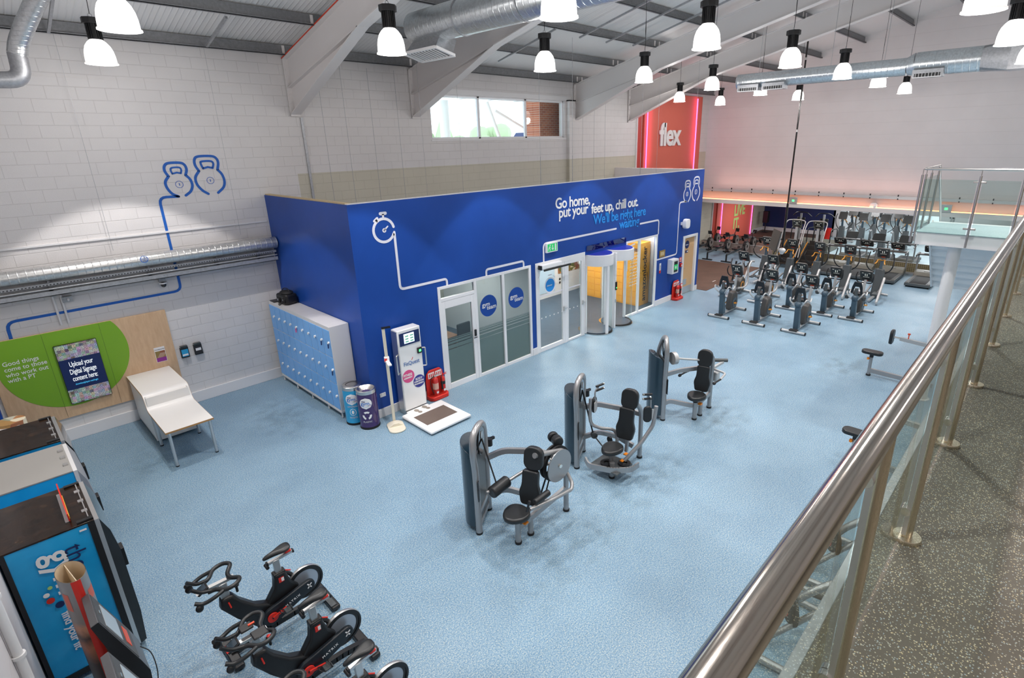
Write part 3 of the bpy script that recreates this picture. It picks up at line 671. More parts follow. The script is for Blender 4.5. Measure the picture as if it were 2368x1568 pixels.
# ---------------------------------------------------------------- graphics painted on the walls
OL = (0, YL - 0.004, 0); OB = (0, YB - 0.004, 0)
def S2(p, st=4): return [(q.x, q.y) for q in smooth([(a, b, 0) for a, b in p], st)]
def F2(p, r=0.08): return [(q.x, q.y) for q in fillet([(a, b, 0) for a, b in p], r)]
def circ(cx, cy, r, n=28, a0=0, a1=360): return [(cx + r * math.cos(math.radians(a0 + (a1 - a0) * i / n)), cy + r * math.sin(math.radians(a0 + (a1 - a0) * i / n))) for i in range(n + 1)]
KB1 = [(3.28, 4.66), (3.18, 4.72), (3.11, 4.84), (3.10, 4.97), (3.18, 5.08)]
KB1b = [(3.18, 5.08), (3.135, 5.19), (3.15, 5.29), (3.23, 5.345), (3.44, 5.345), (3.52, 5.30), (3.54, 5.2), (3.50, 5.09)]
KB1c = [(3.50, 5.09), (3.565, 5.0), (3.585, 4.87), (3.53, 4.75), (3.42, 4.67)]
g = MB(); w = 0.052
for p in (KB1, KB1b, KB1c): g.stroke(S2(p), w, OL, UX, UZ)
g.stroke(S2([(3.26, 5.13), (3.245, 5.21), (3.28, 5.25), (3.41, 5.25), (3.44, 5.2), (3.42, 5.13)]) + [(3.35, 5.15), (3.26, 5.13)], 0.035, OL, UX, UZ)
for dx, dz in ((0, 0),):
    g.stroke(circ(3.345, 4.905, 0.07), 0.009, OL, UX, UZ)
g.stroke([(3.35, 4.885), (3.345, 4.925)], 0.015, OL, UX, UZ)
g.stroke(F2([(3.28, 4.66), (2.92, 4.67), (2.92, 2.655), (0.06, 2.63), (0.05, 2.31)], 0.14), w, OL, UX, UZ)
tag(g.build('wall_graphic', 'blue_line', smooth_=False), 'smaller blue kettlebell outline whose line runs down behind the wall duct to the green panel', 'wall graphic')
g = MB()
for p in ([(3.86, 4.67), (3.76, 4.75), (3.68, 4.88), (3.675, 5.03), (3.77, 5.16)], [(3.77, 5.16), (3.72, 5.28), (3.73, 5.4), (3.81, 5.46), (4.07, 5.46), (4.16, 5.41), (4.18, 5.31), (4.14, 5.17)], [(4.14, 5.17), (4.21, 5.07), (4.235, 4.92), (4.19, 4.79), (4.06, 4.68)]):
    g.stroke(S2(p), w, OL, UX, UZ)
g.stroke(S2([(3.86, 5.21), (3.835, 5.31), (3.86, 5.355), (4.04, 5.355), (4.08, 5.3), (4.05, 5.21)]) + [(3.96, 5.235), (3.86, 5.21)], 0.042, OL, UX, UZ)
g.stroke(circ(3.955, 4.95, 0.07), 0.009, OL, UX, UZ); g.stroke([(3.955, 4.93), (3.952, 4.97)], 0.015, OL, UX, UZ)
tag(g.build('wall_graphic', 'blue_line', smooth_=False), 'larger blue kettlebell outline on the long wall, right of the smaller one', 'wall graphic')
# white graphics on the blue wall
g = MB(); w = 0.055
g.stroke(circ(5.755, 3.985, 0.232, 26, 12, 338), w, OB, UX, UZ)
g.stroke([(5.715, 4.32), (5.83, 4.32)], 0.065, OB, UX, UZ); g.stroke([(5.772, 4.31), (5.772, 4.25)], 0.045, OB, UX, UZ)
g.stroke([(5.565, 4.19), (5.635, 4.24)], 0.05, OB, UX, UZ); g.stroke([(5.6, 4.215), (5.63, 4.17)], 0.04, OB, UX, UZ)
g.stroke(circ(5.765, 3.985, 0.03, 10), 0.03, OB, UX, UZ); g.stroke([(5.78, 4.0), (5.85, 4.055)], 0.03, OB, UX, UZ)
g.stroke(F2([(5.985, 3.92), (5.985, 2.71), (7.2, 2.71), (7.2, 2.56)], 0.1), w, OB, UX, UZ)
tag(g.build('wall_graphic', 'lav', smooth_=False), 'white stopwatch outline with a line leading to the office door', 'wall graphic')
g = MB().stroke(F2([(8.385, 2.56), (8.385, 2.71), (9.66, 2.71), (9.66, 2.56)], 0.1), w, OB, UX, UZ)
tag(g.build('wall_graphic', 'lav', smooth_=False), 'short white bracket line above the gym team windows', 'wall graphic')
g = MB().stroke(F2([(10.42, 2.56), (10.42, 3.045), (13.68, 3.045)], 0.12), w, OB, UX, UZ).stroke(F2([(15.0, 3.04), (16.12, 3.04), (16.12, 2.58)], 0.1), w, OB, UX, UZ)
tag(g.build('wall_graphic', 'lav', smooth_=False), 'white line broken by the word waiting above the entrance', 'wall graphic')
def kb_white(cx, cz, s, label, tail=False):
    g = MB(); q = lambda p: [(cx + a * s, cz + b * s) for a, b in p]; w = 0.05
    for p in ([(-0.05, -0.29), (-0.16, -0.24), (-0.25, -0.1), (-0.25, 0.06), (-0.15, 0.2)], [(-0.15, 0.2), (-0.19, 0.33), (-0.17, 0.44), (-0.09, 0.49), (0.10, 0.49), (0.17, 0.44), (0.19, 0.33), (0.15, 0.2)], [(0.15, 0.2), (0.25, 0.07), (0.26, -0.08), (0.18, -0.22), (0.1, -0.29)]):
        g.stroke(S2(q(p)), w, OB, UX, UZ)
    g.stroke(S2(q([(-0.09, 0.26), (-0.11, 0.35), (-0.07, 0.39), (0.07, 0.39), (0.11, 0.35), (0.09, 0.26)])) + q([(0, 0.285), (-0.09, 0.26)]), 0.036, OB, UX, UZ)
    g.stroke(circ(cx, cz, 0.075 * s, 16), 0.02, OB, UX, UZ); g.stroke(q([(0, -0.03), (0, 0.03)]), 0.02, OB, UX, UZ)
    if tail: g.stroke(F2([(17.88, 3.5), (17.43, 3.5), (17.43, 1.67), (16.12, 1.67)], 0.11), w, OB, UX, UZ)
    tag(g.build('wall_graphic', 'lav', smooth_=False), label, 'wall graphic')
kb_white(17.92, 3.75, 0.93, 'smaller white kettlebell outline whose line drops beside the plain wooden door', True)
kb_white(18.55, 3.78, 1.06, 'larger white kettlebell outline at the top right corner of the blue wall')
# slogan
t = thing('wall_slogan', 'white and sky blue slogan lettering high on the blue wall', 'lettering', (10.9, YB - 0.004, 3.3))
def T(b, x, z, s, m='txt_white', sx=0.97, **k): return text('lettering', b, s, m, (x - 10.9, -0.002, z - 3.3), UX, UZ, t, 0.004, s * 0.018, sx=sx, sp=0.93, **k)
T('Go home,', 10.90, 3.91, 0.40); T('put your', 11.04, 3.66, 0.40); T("feet up, chill out.", 12.45, 3.63, 0.40)
lab(T("We'll be right here", 12.55, 3.30, 0.40, 'cyan_txt'), 'sky blue lettering'); lab(T('waiting', 13.84, 3.02, 0.40, 'cyan_txt', 1.03), 'sky blue lettering')
# coral panels with pink tubes
def coral(label, x0, x1, z0, z1, l0, l1):
    t = thing('feature_panel', label, 'wall panel', (x0, YL - 0.002, z0)); W_ = x1 - x0; H_ = z1 - z0
    MB().box(0.42, W_, -0.10, 0, 0, H_).build('panel', 'coral', t, bevel=0.004)
    MB().box(0, 0.42, -0.04, 0, 0, H_).build('side_strip', 'coral_dark', t)
    MB().box(-0.05, 0.0, -0.06, 0, 0, H_).build('edge_trim', 'white', t)
    for l in (l0, l1): MB().cyl((l - x0, -0.13, 0.02), (l - x0, -0.13, H_ - 0.1), 0.022, n=10).build('neon_tube', 'pink_led', t)
    return t
t = coral('tall coral panel with pink light tubes and the word flex, above the blue box', 20.5, 25.88, 3.2, 7.5, 21.1, 25.35)
text('lettering', 'flex', 1.32, 'txt_white', (1.6, -0.12, 2.17), UX, UZ, t, 0.05, 0.035, sx=1.0, sp=0.93)
t = coral('coral panel with pink light tubes and green LIVE IT lettering in the low room', 28.0, 33.2, 0.0, 2.7, 28.9, 32.95)
text('lettering', 'LIVE', 0.85, 'lime', (2.5, -0.105, 1.36), UX, UZ, t, 0.01, 0.03, sx=0.92)
text('lettering', 'IT.', 0.85, 'lime', (2.5, -0.105, 0.62), UX, UZ, t, 0.01, 0.03, sx=0.92)
for x in (21.3, 25.2): light('neon_glow', 'AREA', (x, YL - 0.35, 6.0), 5, (1.0, 0.15, 0.5), (PI / 2, 0, 0), shape='RECTANGLE', size=0.1, size_y=3.0)
light('neon_glow', 'AREA', (31, YL - 0.8, 1.4), 8, (1.0, 0.4, 0.5), (PI / 2, 0, 0), shape='RECTANGLE', size=4, size_y=2.0)
light('far_wall_wash', 'AREA', (XF - 0.5, 8.5, 3.3), 22, (1.0, 0.5, 0.4), (0, math.radians(180 + 12), 0), shape='RECTANGLE', size=0.3, size_y=9)

# ---------------------------------------------------------------- office front
yf = YB - 0.015; yd = YB + 0.06
def fr(b, x0, x1, z0, z1, y0=None, y1=None): return b.box(x0, x1, y0 if y0 is not None else yf, y1 if y1 is not None else yd, z0, z1)
b = MB()
for x0, x1 in ((6.92, 6.99), (7.97, 8.05), (8.88, 8.96), (9.84, 9.92)): fr(b, x0, x1, 0, 2.56)
fr(b, 6.99, 7.97, 2.49, 2.56); fr(b, 8.05, 8.88, 2.49, 2.56); fr(b, 8.96, 9.84, 2.49, 2.56); fr(b, 6.99, 7.97, 2.2, 2.28); fr(b, 8.05, 8.88, 0, 0.08); fr(b, 8.96, 9.84, 0, 0.08)
ofr = struct(b.build('window_2', 'frame', bevel=0.006))
yg = YB + 0.02
for x0, x1, z0, z1 in ((6.99, 7.97, 2.28, 2.49), (8.05, 8.88, 0.08, 2.49), (8.96, 9.84, 0.08, 2.49)):
    MB().box(x0, x1, yg, yg + 0.008, z0, z1).build('pane', 'glass_office', ofr)
g = MB()
for x0, x1 in ((8.05, 8.88), (8.96, 9.84)):
    g.box(x0, x1, yg + 0.009, yg + 0.011, 0.08, 0.98)
    for k, (za, zb) in enumerate(((1.0, 1.09), (1.115, 1.17), (1.19, 1.225), (1.24, 1.26), (1.272, 1.282))): g.box(x0, x1, yg + 0.009, yg + 0.011, za, zb)
g.build('frosted_film', 'frost', ofr)
b = MB(); fr(b, 6.99, 7.09, 0.0, 2.2, YB - 0.01, YB + 0.05); fr(b, 7.87, 7.97, 0.0, 2.2, YB - 0.01, YB + 0.05); fr(b, 7.09, 7.87, 2.02, 2.2, YB - 0.01, YB + 0.05); fr(b, 7.09, 7.87, 0.0, 0.14, YB - 0.01, YB + 0.05)
d = struct(b.build('door_1', 'frame', bevel=0.006))
MB().box(7.09, 7.87, yg, yg + 0.008, 0.14, 2.02).build('pane', 'glass_office', d)
g = MB().box(7.09, 7.87, yg + 0.009, yg + 0.011, 0.14, 0.98)
for za, zb in ((1.0, 1.09), (1.115, 1.17), (1.19, 1.225), (1.24, 1.26)): g.box(7.09, 7.87, yg + 0.009, yg + 0.011, za, zb)
g.build('frosted_film', 'frost', d)
MB().box(7.9, 7.95, YB - 0.04, YB - 0.01, 1.14, 1.3).box(7.85, 7.95, YB - 0.06, YB - 0.045, 1.1, 1.115).build('door_handle', 'black', d)
for i, x in enumerate((8.42, 9.37)):
    t = thing('door_sticker', ['round blue gym team sticker on the window beside the office door', 'round blue gym team sticker on the window next to the blue strip'][i], 'sticker', (x, yg - 0.004, 1.79))
    MB().disc((0, 0, 0), 0.275, (0, -1, 0), 0.002, 32).build('disc', 'blue', t)
    text('lettering', 'gym', 0.155, 'txt_white', (-0.21, -0.004, 0.0), UX, UZ, t, 0.002, 0.0015); text('lettering', 'team', 0.155, 'txt_white', (-0.065, -0.004, -0.095), UX, UZ, t, 0.002, 0.0015)
# office contents
M['wood'] = mat('light_wood_laminate', S('d2aa7c'), 0.45)
M['desk_brown'] = mat('brown_desk', S('8a6044'), 0.5)
t = thing('office_desk', 'brown desk behind the office door glass', 'desk', (7.6, 11.5, 0)); MB().box(-0.8, 0.8, -0.35, 0.35, 0.70, 0.73).build('desk_top', 'desk_brown', t)
for x in (-0.75, 0.75):
    MB().box(x - 0.03, x + 0.03, -0.33, 0.33, 0, 0.70).build('leg', 'desk_brown', t)
t = thing('computer_monitor', 'dark computer monitor on the office desk', 'monitor', (7.5, 11.6, 0.73)); MB().box(-0.26, 0.26, -0.015, 0.015, 0.1, 0.42).build('screen', 'black', t); MB().box(-0.1, 0.1, -0.08, 0.08, 0, 0.012).box(-0.02, 0.02, 0.012, 0.03, 0.01, 0.2).build('stand', 'black', t)
t = thing('office_chair', 'black office chair seen through the office glass', 'chair', (8.45, 10.75, 0)); MB().box(-0.24, 0.24, -0.24, 0.24, 0.44, 0.52).build('seat', 'black', t, bevel=0.03); MB().box(-0.22, 0.22, 0.2, 0.27, 0.6, 1.1).build('backrest', 'black', t, bevel=0.03)
g = MB().cyl((0, 0, 0.06), (0, 0, 0.44), 0.03, n=10)
for k in range(5): a = k * 2 * PI / 5; g.bar((0, 0, 0.08), (0.28 * math.cos(a), 0.28 * math.sin(a), 0.04), 0.04, 0.03)
g.box(-0.03, 0.03, 0.2, 0.25, 0.46, 0.7); g.build('base', 'black', t)
for k in range(5): a = k * 2 * PI / 5; MB().ell((0.28 * math.cos(a), 0.28 * math.sin(a), 0.026), (0.026, 0.026, 0.026), 8, 6).build('castor', 'black', t)
t = thing('whiteboard', 'low white panel leaning inside the left gym team window', 'board', (8.5, 10.2, 0.01)); MB().box(-0.36, 0.36, 0, 0.025, 0, 0.92).build('board', 'white', t)
g = MB()
for x in (-0.36, 0.34): g.box(x, x + 0.02, -0.008, 0.0, 0, 0.92)
g.box(-0.36, 0.36, -0.008, 0, 0.90, 0.92); g.build('board_frame', 'frame', t)
for i, (x, z, ww, hh, l) in enumerate(((8.6, 2.1, 0.14, 0.4, 'tall dark notice'), (9.05, 1.75, 0.32, 0.25, 'grey notice'), (9.3, 2.2, 0.5, 0.35, 'pale blue map poster'))):
    tag(MB().box(x, x + ww, YL - 0.012, YL - 0.002, z, z + hh).build('office_notice', ['black', 'frost', 'cyan_txt'][i]), l + ' on the rear wall of the office', 'notice')

# ---------------------------------------------------------------- entrance front
b = MB()
for x0, x1 in ((10.09, 10.16), (12.10, 12.17), (14.24, 14.31), (14.99, 15.07), (16.03, 16.1)): fr(b, x0, x1, 0, 2.56)
fr(b, 10.16, 12.10, 2.42, 2.56); fr(b, 14.31, 14.99, 2.5, 2.56); fr(b, 15.07, 16.03, 2.5, 2.56); fr(b, 14.31, 14.99, 0, 0.07); fr(b, 15.07, 16.03, 0, 0.07)
efr = struct(b.build('window_3', 'frame', bevel=0.006))
for x0, x1 in ((14.31, 14.99), (15.07, 16.03)): MB().box(x0, x1, yg, yg + 0.008, 0.07, 2.5).build('pane', 'glass', efr)
for n_, (a, c) in enumerate(((10.16, 11.26), (11.36, 12.10))):
    b = MB(); fr(b, a, a + 0.08, 0, 2.42, YB - 0.01, YB + 0.05); fr(b, c - 0.08, c, 0, 2.42, YB - 0.01, YB + 0.05); fr(b, a + 0.08, c - 0.08, 2.33, 2.42, YB - 0.01, YB + 0.05); fr(b, a + 0.08, c - 0.08, 0, 0.12 if n_ == 0 else 0.06, YB - 0.01, YB + 0.05)
    d = struct(b.build('door_%d' % (2 + n_), 'frame', bevel=0.006))
    MB().box(a + 0.08, c - 0.08, yg, yg + 0.008, 0.06, 2.33).build('pane', 'glass', d)
    MB().box(c - 0.06, c - 0.02, YB - 0.05, YB - 0.01, 1.0, 1.12).box(c - 0.02, c + 0.08, YB - 0.06, YB - 0.045, 1.06, 1.08).build('door_handle', 'alu', d)
    g = MB()
    for k in range(6 if n_ == 0 else 3): g.disc((a + 0.16 + k * 0.17, yg - 0.003, 0.98), 0.022, (0, -1, 0), 0.002, 12)
    g.build('safety_dots', 'txt_white', d)
MB()
struct(MB().box(11.26, 11.36, yf, yd, 0, 2.42).build('trim_14', 'frame'))
t = thing('door_sticker', 'round blue stopwatch sticker on the first entrance door', 'sticker', (10.68, yg - 0.004, 1.86))
MB().disc((0, 0, 0), 0.185, (0, -1, 0), 0.002, 28).build('disc', 'cyan_txt', t); MB().ring((0, 0, 0), 0.19, 0.225, (0, -1, 0), 0.002).stroke([(-0.06, 0.29), (0.06, 0.29)], 0.03, (0, -0.001, 0), UX, UZ).stroke([(0.15, 0.24), (0.21, 0.19)], 0.02, (0, -0.001, 0), UX, UZ).stroke([(-0.5, -0.24), (0.0, -0.24), (0.9, -0.24), (1.3, -0.24)], 0.03, (0, -0.001, 0), UX, UZ).build('ring', 'lav', t)
text('lettering', 'shower', 0.07, 'txt_white', (-0.13, -0.004, -0.02), UX, UZ, t, 0.002, 0.001)
t = thing('door_operator', 'white powered door closer above the first entrance door', 'door closer', (10.5, YB - 0.02, 2.45))
MB().box(-0.3, 0.5, -0.14, 0, -0.06, 0.06).build('case', 'frame', t, bevel=0.015); MB().box(-0.24, 0.85, -0.16, -0.12, -0.11, -0.06).build('cover', 'black', t, bevel=0.01); MB().box(-0.33, -0.3, -0.13, -0.01, -0.06, 0.05).build('end_cap', 'black', t)
MB().arc([(-0.3, -0.07, -0.03), (-0.33, -0.06, -0.2), (-0.36, -0.04, -0.28)], 0.006, 6).build('cable', 'alu', t)
# two curved security pods
def pod(x, r, label, flip):
    r = 0.485
    t = thing('entrance_pod', label, 'security pod', (x, YB + 0.02, 0))
    A = [(-r + 0, 0)]; n = 18; dd = 0.52
    P = [(-r * math.cos(PI * i / n), -dd * math.sin(PI * i / n)) for i in range(n + 1)]; B_ = [(-r * math.cos(PI * i / n), dd * math.sin(PI * i / n)) for i in range(n + 1)]
    full = P + B_[::-1][1:-1]
    MB().prism([(a * 1.0, c * 1.04) for a, c in full], (0, 0, 2.12), UX, (0, 1, 0), 0.33).build('canopy', 'frame', t, bevel=0.012)
    MB().prism([(a * 0.95, c * 0.93) for a, c in full], (0, 0, 2.45), UX, (0, 1, 0), 0.012).build('canopy_top', mat('pod_top_blue', S('2c3cb4'), 0.35) if 'ptb' not in M else M['ptb'], t)
    MB().prism([(a * 1.0, c * 1.1) for a, c in full], (0, 0, 0.007), UX, (0, 1, 0), 0.016).build('threshold', 'chrome', t)
    MB().prism([(a * 0.93, c * 0.93) for a, c in full], (0, 0, 0.024), UX, (0, 1, 0), 0.03).build('pod_floor', M['carpet'], t)
    def gl(P_, i0, i1, nm):
        b = MB(); vs = [(p[0], p[1], z) for z in (0.06, 2.12) for p in P_[i0:i1 + 1]]; k = i1 - i0 + 1
        b.add(vs, [(i, i + 1, k + i + 1, k + i) for i in range(k - 1)]); return b.build(nm, 'glass', t)
    gl(P, 0, 7, 'curved_glass'); gl(P, 9, 17, 'curved_glass'); gl(B_, 2, 8, 'curved_glass'); gl(B_, 10, 16, 'curved_glass')
    g = MB()
    for i in (0, n): g.box(P[i][0] - 0.025, P[i][0] + 0.025, -0.03, 0.03, 0.03, 2.12)
    for i in ((8,) if not flip else ()): g.box(P[i][0] - 0.05, P[i][0] + 0.05, P[i][1] - 0.02, P[i][1] + 0.03, 0.03, 2.12)
    g.box(B_[9][0] - 0.05, B_[9][0] + 0.05, dd - 0.03, dd + 0.02, 0.03, 2.12); g.build('upright', 'frame', t)
    g = MB(); g.tube([(p[0], p[1], 0.045) for p in P[9 if not flip else 1:]], 0.025, 8); g.build('bottom_rail', 'black', t)
    return t
M['ptb'] = mat('pod_top_blue', S('2c3cb4'), 0.35)
pod(12.74, 0.52, 'left curved glass security pod at the entrance', False)
t = pod(13.8, 0.52, 'right curved glass security pod at the entrance', True)
t = thing('pod_reader', 'white post with green-lit card reader between the two pods', 'card reader', (13.27, YB - 0.28, 0)); MB().box(-0.036, 0.036, -0.06, 0.3, 0.0, 2.4).build('post', 'frame', t, bevel=0.008)
MB().box(-0.035, 0.035, -0.09, -0.06, 1.25, 1.5).build('reader', 'black', t); MB().disc((0, -0.092, 1.32), 0.018, (0, -1, 0), 0.003, 12).build('light', mat('green_light', (0.05, 0.8, 0.1), 0.4, emis=(0.05, 1, 0.15), estr=4), t); MB().box(-0.02, 0.02, -0.08, -0.06, 0.85, 0.95).build('key_switch', 'alu', t)
M['green_glow'] = D.materials['green_light']
b = MB().box(12.17, 14.24, YB - 0.01, YB + 0.1, 2.46, 2.56); struct(b.build('trim_15', 'blue'))
tag(MB().box(12.22, 14.2, YB - 0.03, YB - 0.022, 2.56, 2.72).build('pod_screen', glass('blue_tinted_glass', (0.25, 0.3, 0.75), 0.08)), 'blue tinted glass strip above the two entrance pods', 'glass strip')
# parcel lockers and reception
M['amber'] = mat('amber_locker_steel', S('f0a83c'), 0.45)
M['amber_dk'] = mat('amber_locker_groove', S('b87820'), 0.5)
t = thing('parcel_locker', 'tall amber parcel locker behind the right entrance window with vertical grey lettering', 'locker', (15.7, 10.28, 0.006))
MB().box(0, 0.64, 0, 2.6, 0, 2.24).build('body', 'amber', t, bevel=0.005)
for k in range(9):
    for j in range(4): MB().box(-0.012, 0, 0.04 + j * 0.64, 0.64 + j * 0.64, 0.05 + k * 0.24, 0.27 + k * 0.24).build('door', 'amber', t)
MB().box(-0.02, -0.012, 0.1, 0.6, 1.95, 2.06).build('display', 'desk_brown', t)
M['grey_txt'] = mat('charcoal_lettering', S('2e2c30'), 0.6)
text('lettering', 'amazonlocker', 0.34, 'grey_txt', (0.42, -0.004, 0.14), UZ, (-1, 0, 0), t, 0.003, 0.004, sx=1.02)
g = MB(); g.stroke(S2([(0.5, 0.55), (0.56, 0.85), (0.5, 1.15)]), 0.02, (0, -0.002, 0), UX, UZ); g.build('smile_line', 'grey_txt', t)
t = thing('vinyl_lettering', 'pale illegible vinyl lettering in lines on the right entrance windows', 'lettering', (14.4, yg - 0.002, 0.9)); rnd = random.Random(3)
g = MB()
for k in range(11):
    x = 0.1 + rnd.random() * 0.06; z = 1.2 - k * 0.105
    while x < 0.55: l = 0.05 + rnd.random() * 0.09; g.stroke([(x, z), (x + l * 0.5, z + 0.02), (x + l, z)], 0.02, (0, 0, 0), UX, UZ); x += l + 0.045
g.build('lettering', 'txt_white', t)
g = MB().stroke(F2([(14.36, 1.6), (14.36, 2.36), (14.75, 2.42)], 0.1), 0.045, (0, yg - 0.002, 0), UX, UZ); tag(g.build('window_graphic', 'lav', smooth_=False), 'pale rounded line on the window left of the amber parcel locker', 'window graphic')
t = thing('reception_wall', 'bright white lobby display wall with a large food photograph', 'display wall', (15.2, 13.55, 0.006)); MB().box(-4.6, 1.2, 0, 0.22, 0, 2.8).build('panel', 'frame', t)
def poster():
    m = mat('food_photograph', (0.6, 0.4, 0.3), 0.4); v = nd(m, 'ShaderNodeTexVoronoi'); v.inputs['Scale'].default_value = 6
    lk(m, coords(m), v.inputs['Vector']); r = ramp(m, v.outputs['Color'], [(0.1, S('e8dcc0')), (0.35, S('8a4a3a')), (0.5, S('c08a50')), (0.7, S('5a6a38')), (0.9, S('f0e8dc'))]); lk(m, r.outputs[0], bsdf(m).inputs['Base Color']); return m
MB().box(-0.1, 1.18, -0.02, 0, 0.82, 2.75).build('poster', poster(), t); MB().disc((0.0, -0.01, 0.6), 0.05, (0, -1, 0), 0.004).disc((0.0, -0.01, 0.46), 0.05, (0, -1, 0), 0.004).build('icon', 'grey_txt', t)
MB().box(-3.0, -0.3, -0.015, 0.0, 0.2, 1.5).build('pale_blue_print', mat('pale_blue_print', S('c4dcf0'), 0.5), t)

# ---------------------------------------------------------------- fittings on the blue wall
def exit_sign(name, label, x, z, w_, h_, loc_y, U=UX, rz=0):
    t = thing(name, label, 'exit sign', (x, loc_y, z), rz)
    MB().box(-w_ / 2, w_ / 2, -0.07, 0, 0, h_).build('case', 'frame', t, bevel=0.008)
    MB().box(-w_ / 2 + 0.03, w_ / 2 - 0.03, -0.074, -0.07, 0.03, h_ - 0.03).build('panel', 'exit_green', t)
    g = MB(); o = (0, -0.0745, 0); s = h_ / 0.26
    g.stroke([(-0.10 * s, 0.17 * s), (-0.125 * s, 0.12 * s), (-0.09 * s, 0.09 * s), (-0.10 * s, 0.05 * s)], 0.016 * s, o, UX, UZ).stroke([(-0.125 * s, 0.12 * s), (-0.16 * s, 0.10 * s), (-0.17 * s, 0.06 * s)], 0.014 * s, o, UX, UZ)
    g.stroke([(-0.145 * s, 0.14 * s), (-0.11 * s, 0.15 * s), (-0.07 * s, 0.13 * s)], 0.012 * s, o, UX, UZ).disc((-0.09 * s, -0.0745, 0.195 * s), 0.016 * s, (0, -1, 0), 0.003, 12)
    g.stroke([(0.01 * s, 0.19 * s), (0.01 * s, 0.07 * s)], 0.018 * s, o, UX, UZ).stroke([(-0.025 * s, 0.105 * s), (0.01 * s, 0.06 * s), (0.045 * s, 0.105 * s)], 0.016 * s, o, UX, UZ)
    g.stroke([(0.12 * s, 0.06 * s), (0.12 * s, 0.2 * s)], 0.05 * s, o, UX, UZ); g.build('pictogram', 'txt_white', t); return t
M['exit_green'] = mat('exit_green', S('18a050'), 0.4, emis=(0.02, 0.5, 0.15), estr=0.5)
exit_sign('exit_sign', 'green running man exit sign above the entrance doors on the blue wall', 10.7, 2.79, 0.44, 0.26, YB)
for i, y in enumerate((9.15, 3.35)):
    t = thing('exit_sign', ['small grey exit light with a green glow on the orange-lit far beam, left one', 'small grey exit light seen through the balustrade glass on the far beam'][i], 'exit sign', (XF - 0.22, y, 2.68)); MB().box(-0.05, 0.0, -0.18, 0.18, 0, 0.3).build('case', 'alu', t, bevel=0.01); MB().box(-0.055, -0.05, -0.05, 0.05, 0.1, 0.18).build('light', 'green_glow', t)
def speaker(label, loc, rz):
    t = thing('wall_speaker', label, 'speaker', loc, rz); MB().prism(rrect(0.3, 0.34, 0.11, 6), (0, -0.08, 0), UX, UZ, 0.16).build('case', 'frame', t, bevel=0.02); MB().box(-0.12, -0.03, -0.1, 0, -0.05, 0.05).build('bracket', 'frame', t); return t
speaker('white wall speaker on the blue wall beside the kettlebell line', (17.72, YB, 2.74), 0)
t = speaker('white wall speaker on the orange-lit far beam', (XF - 0.22, 5.9, 2.72), PI / 2); 
t = thing('plaque', 'small brass coloured notice plaque beside the entrance', 'plaque', (16.25, YB, 1.72)); MB().box(0, 0.36, -0.02, 0, 0, 0.24).build('plate', mat('brass_plate', S('b89858'), 0.35, 0.6), t); MB().box(0.06, 0.3, -0.022, -0.02, 0.06, 0.19).build('print', 'ply', t)
t = thing('defibrillator_cabinet', 'white defibrillator cabinet with a green heart panel on the blue wall', 'first aid cabinet', (16.83, YB, 1.05)); MB().box(0, 0.42, -0.22, 0, 0, 0.52).build('cabinet', 'frame', t, bevel=0.015)
MB().box(0.1, 0.34, -0.226, -0.22, 0.06, 0.45).build('print', 'black', t); g = MB().box(0.11, 0.33, -0.23, -0.226, 0.14, 0.33).build('green_panel', 'exit_green', t); MB().disc((0.2, -0.232, 0.23), 0.05, (0, -1, 0), 0.003).build('heart', 'txt_white', t); MB().box(0.42, 0.44, -0.2, -0.12, 0.12, 0.3).build('latch', 'black', t)
M['red'] = mat('signal_red', S('d42c20'), 0.4)
M['red_gloss'] = mat('gloss_red', S('c82820'), 0.18, coat=0.5)
t = thing('thermometer_card', 'slim white and red instruction card left of the defibrillator cabinet', 'notice', (16.3, YB, 1.15)); MB().box(0, 0.1, -0.01, 0, 0.1, 0.36).build('card', 'txt_white', t); MB().prism(rrect(0.1, 0.12, 0.045), (0.05, 0, 0.06), UX, UZ, 0.012).build('red_tip', 'red', t)
g = MB()
for k in range(4): g.box(0.03, 0.07, -0.013, -0.01, 0.14 + k * 0.04, 0.16 + k * 0.04)
g.build('print', 'grey_txt', t)
t = thing('fire_call_point', 'red fire call point under a red notice beside the wooden door', 'fire alarm', (17.74, YB, 1.15)); MB().box(-0.055, 0.055, -0.07, 0, 0, 0.13).build('box', 'red', t, bevel=0.01); MB().box(-0.03, 0.03, -0.074, -0.07, 0.03, 0.09).build('glass_plate', 'txt_white', t)
t = thing('fire_notice', 'small red and white fire action notice above the call point', 'notice', (17.66, YB, 1.32)); MB().box(0, 0.16, -0.006, 0, 0, 0.18).build('plate', 'red', t); MB().box(0.02, 0.14, -0.008, -0.006, 0.02, 0.05).box(0.03, 0.06, -0.008, -0.006, 0.08, 0.16).box(0.09, 0.12, -0.008, -0.006, 0.08, 0.16).build('print', 'txt_white', t)
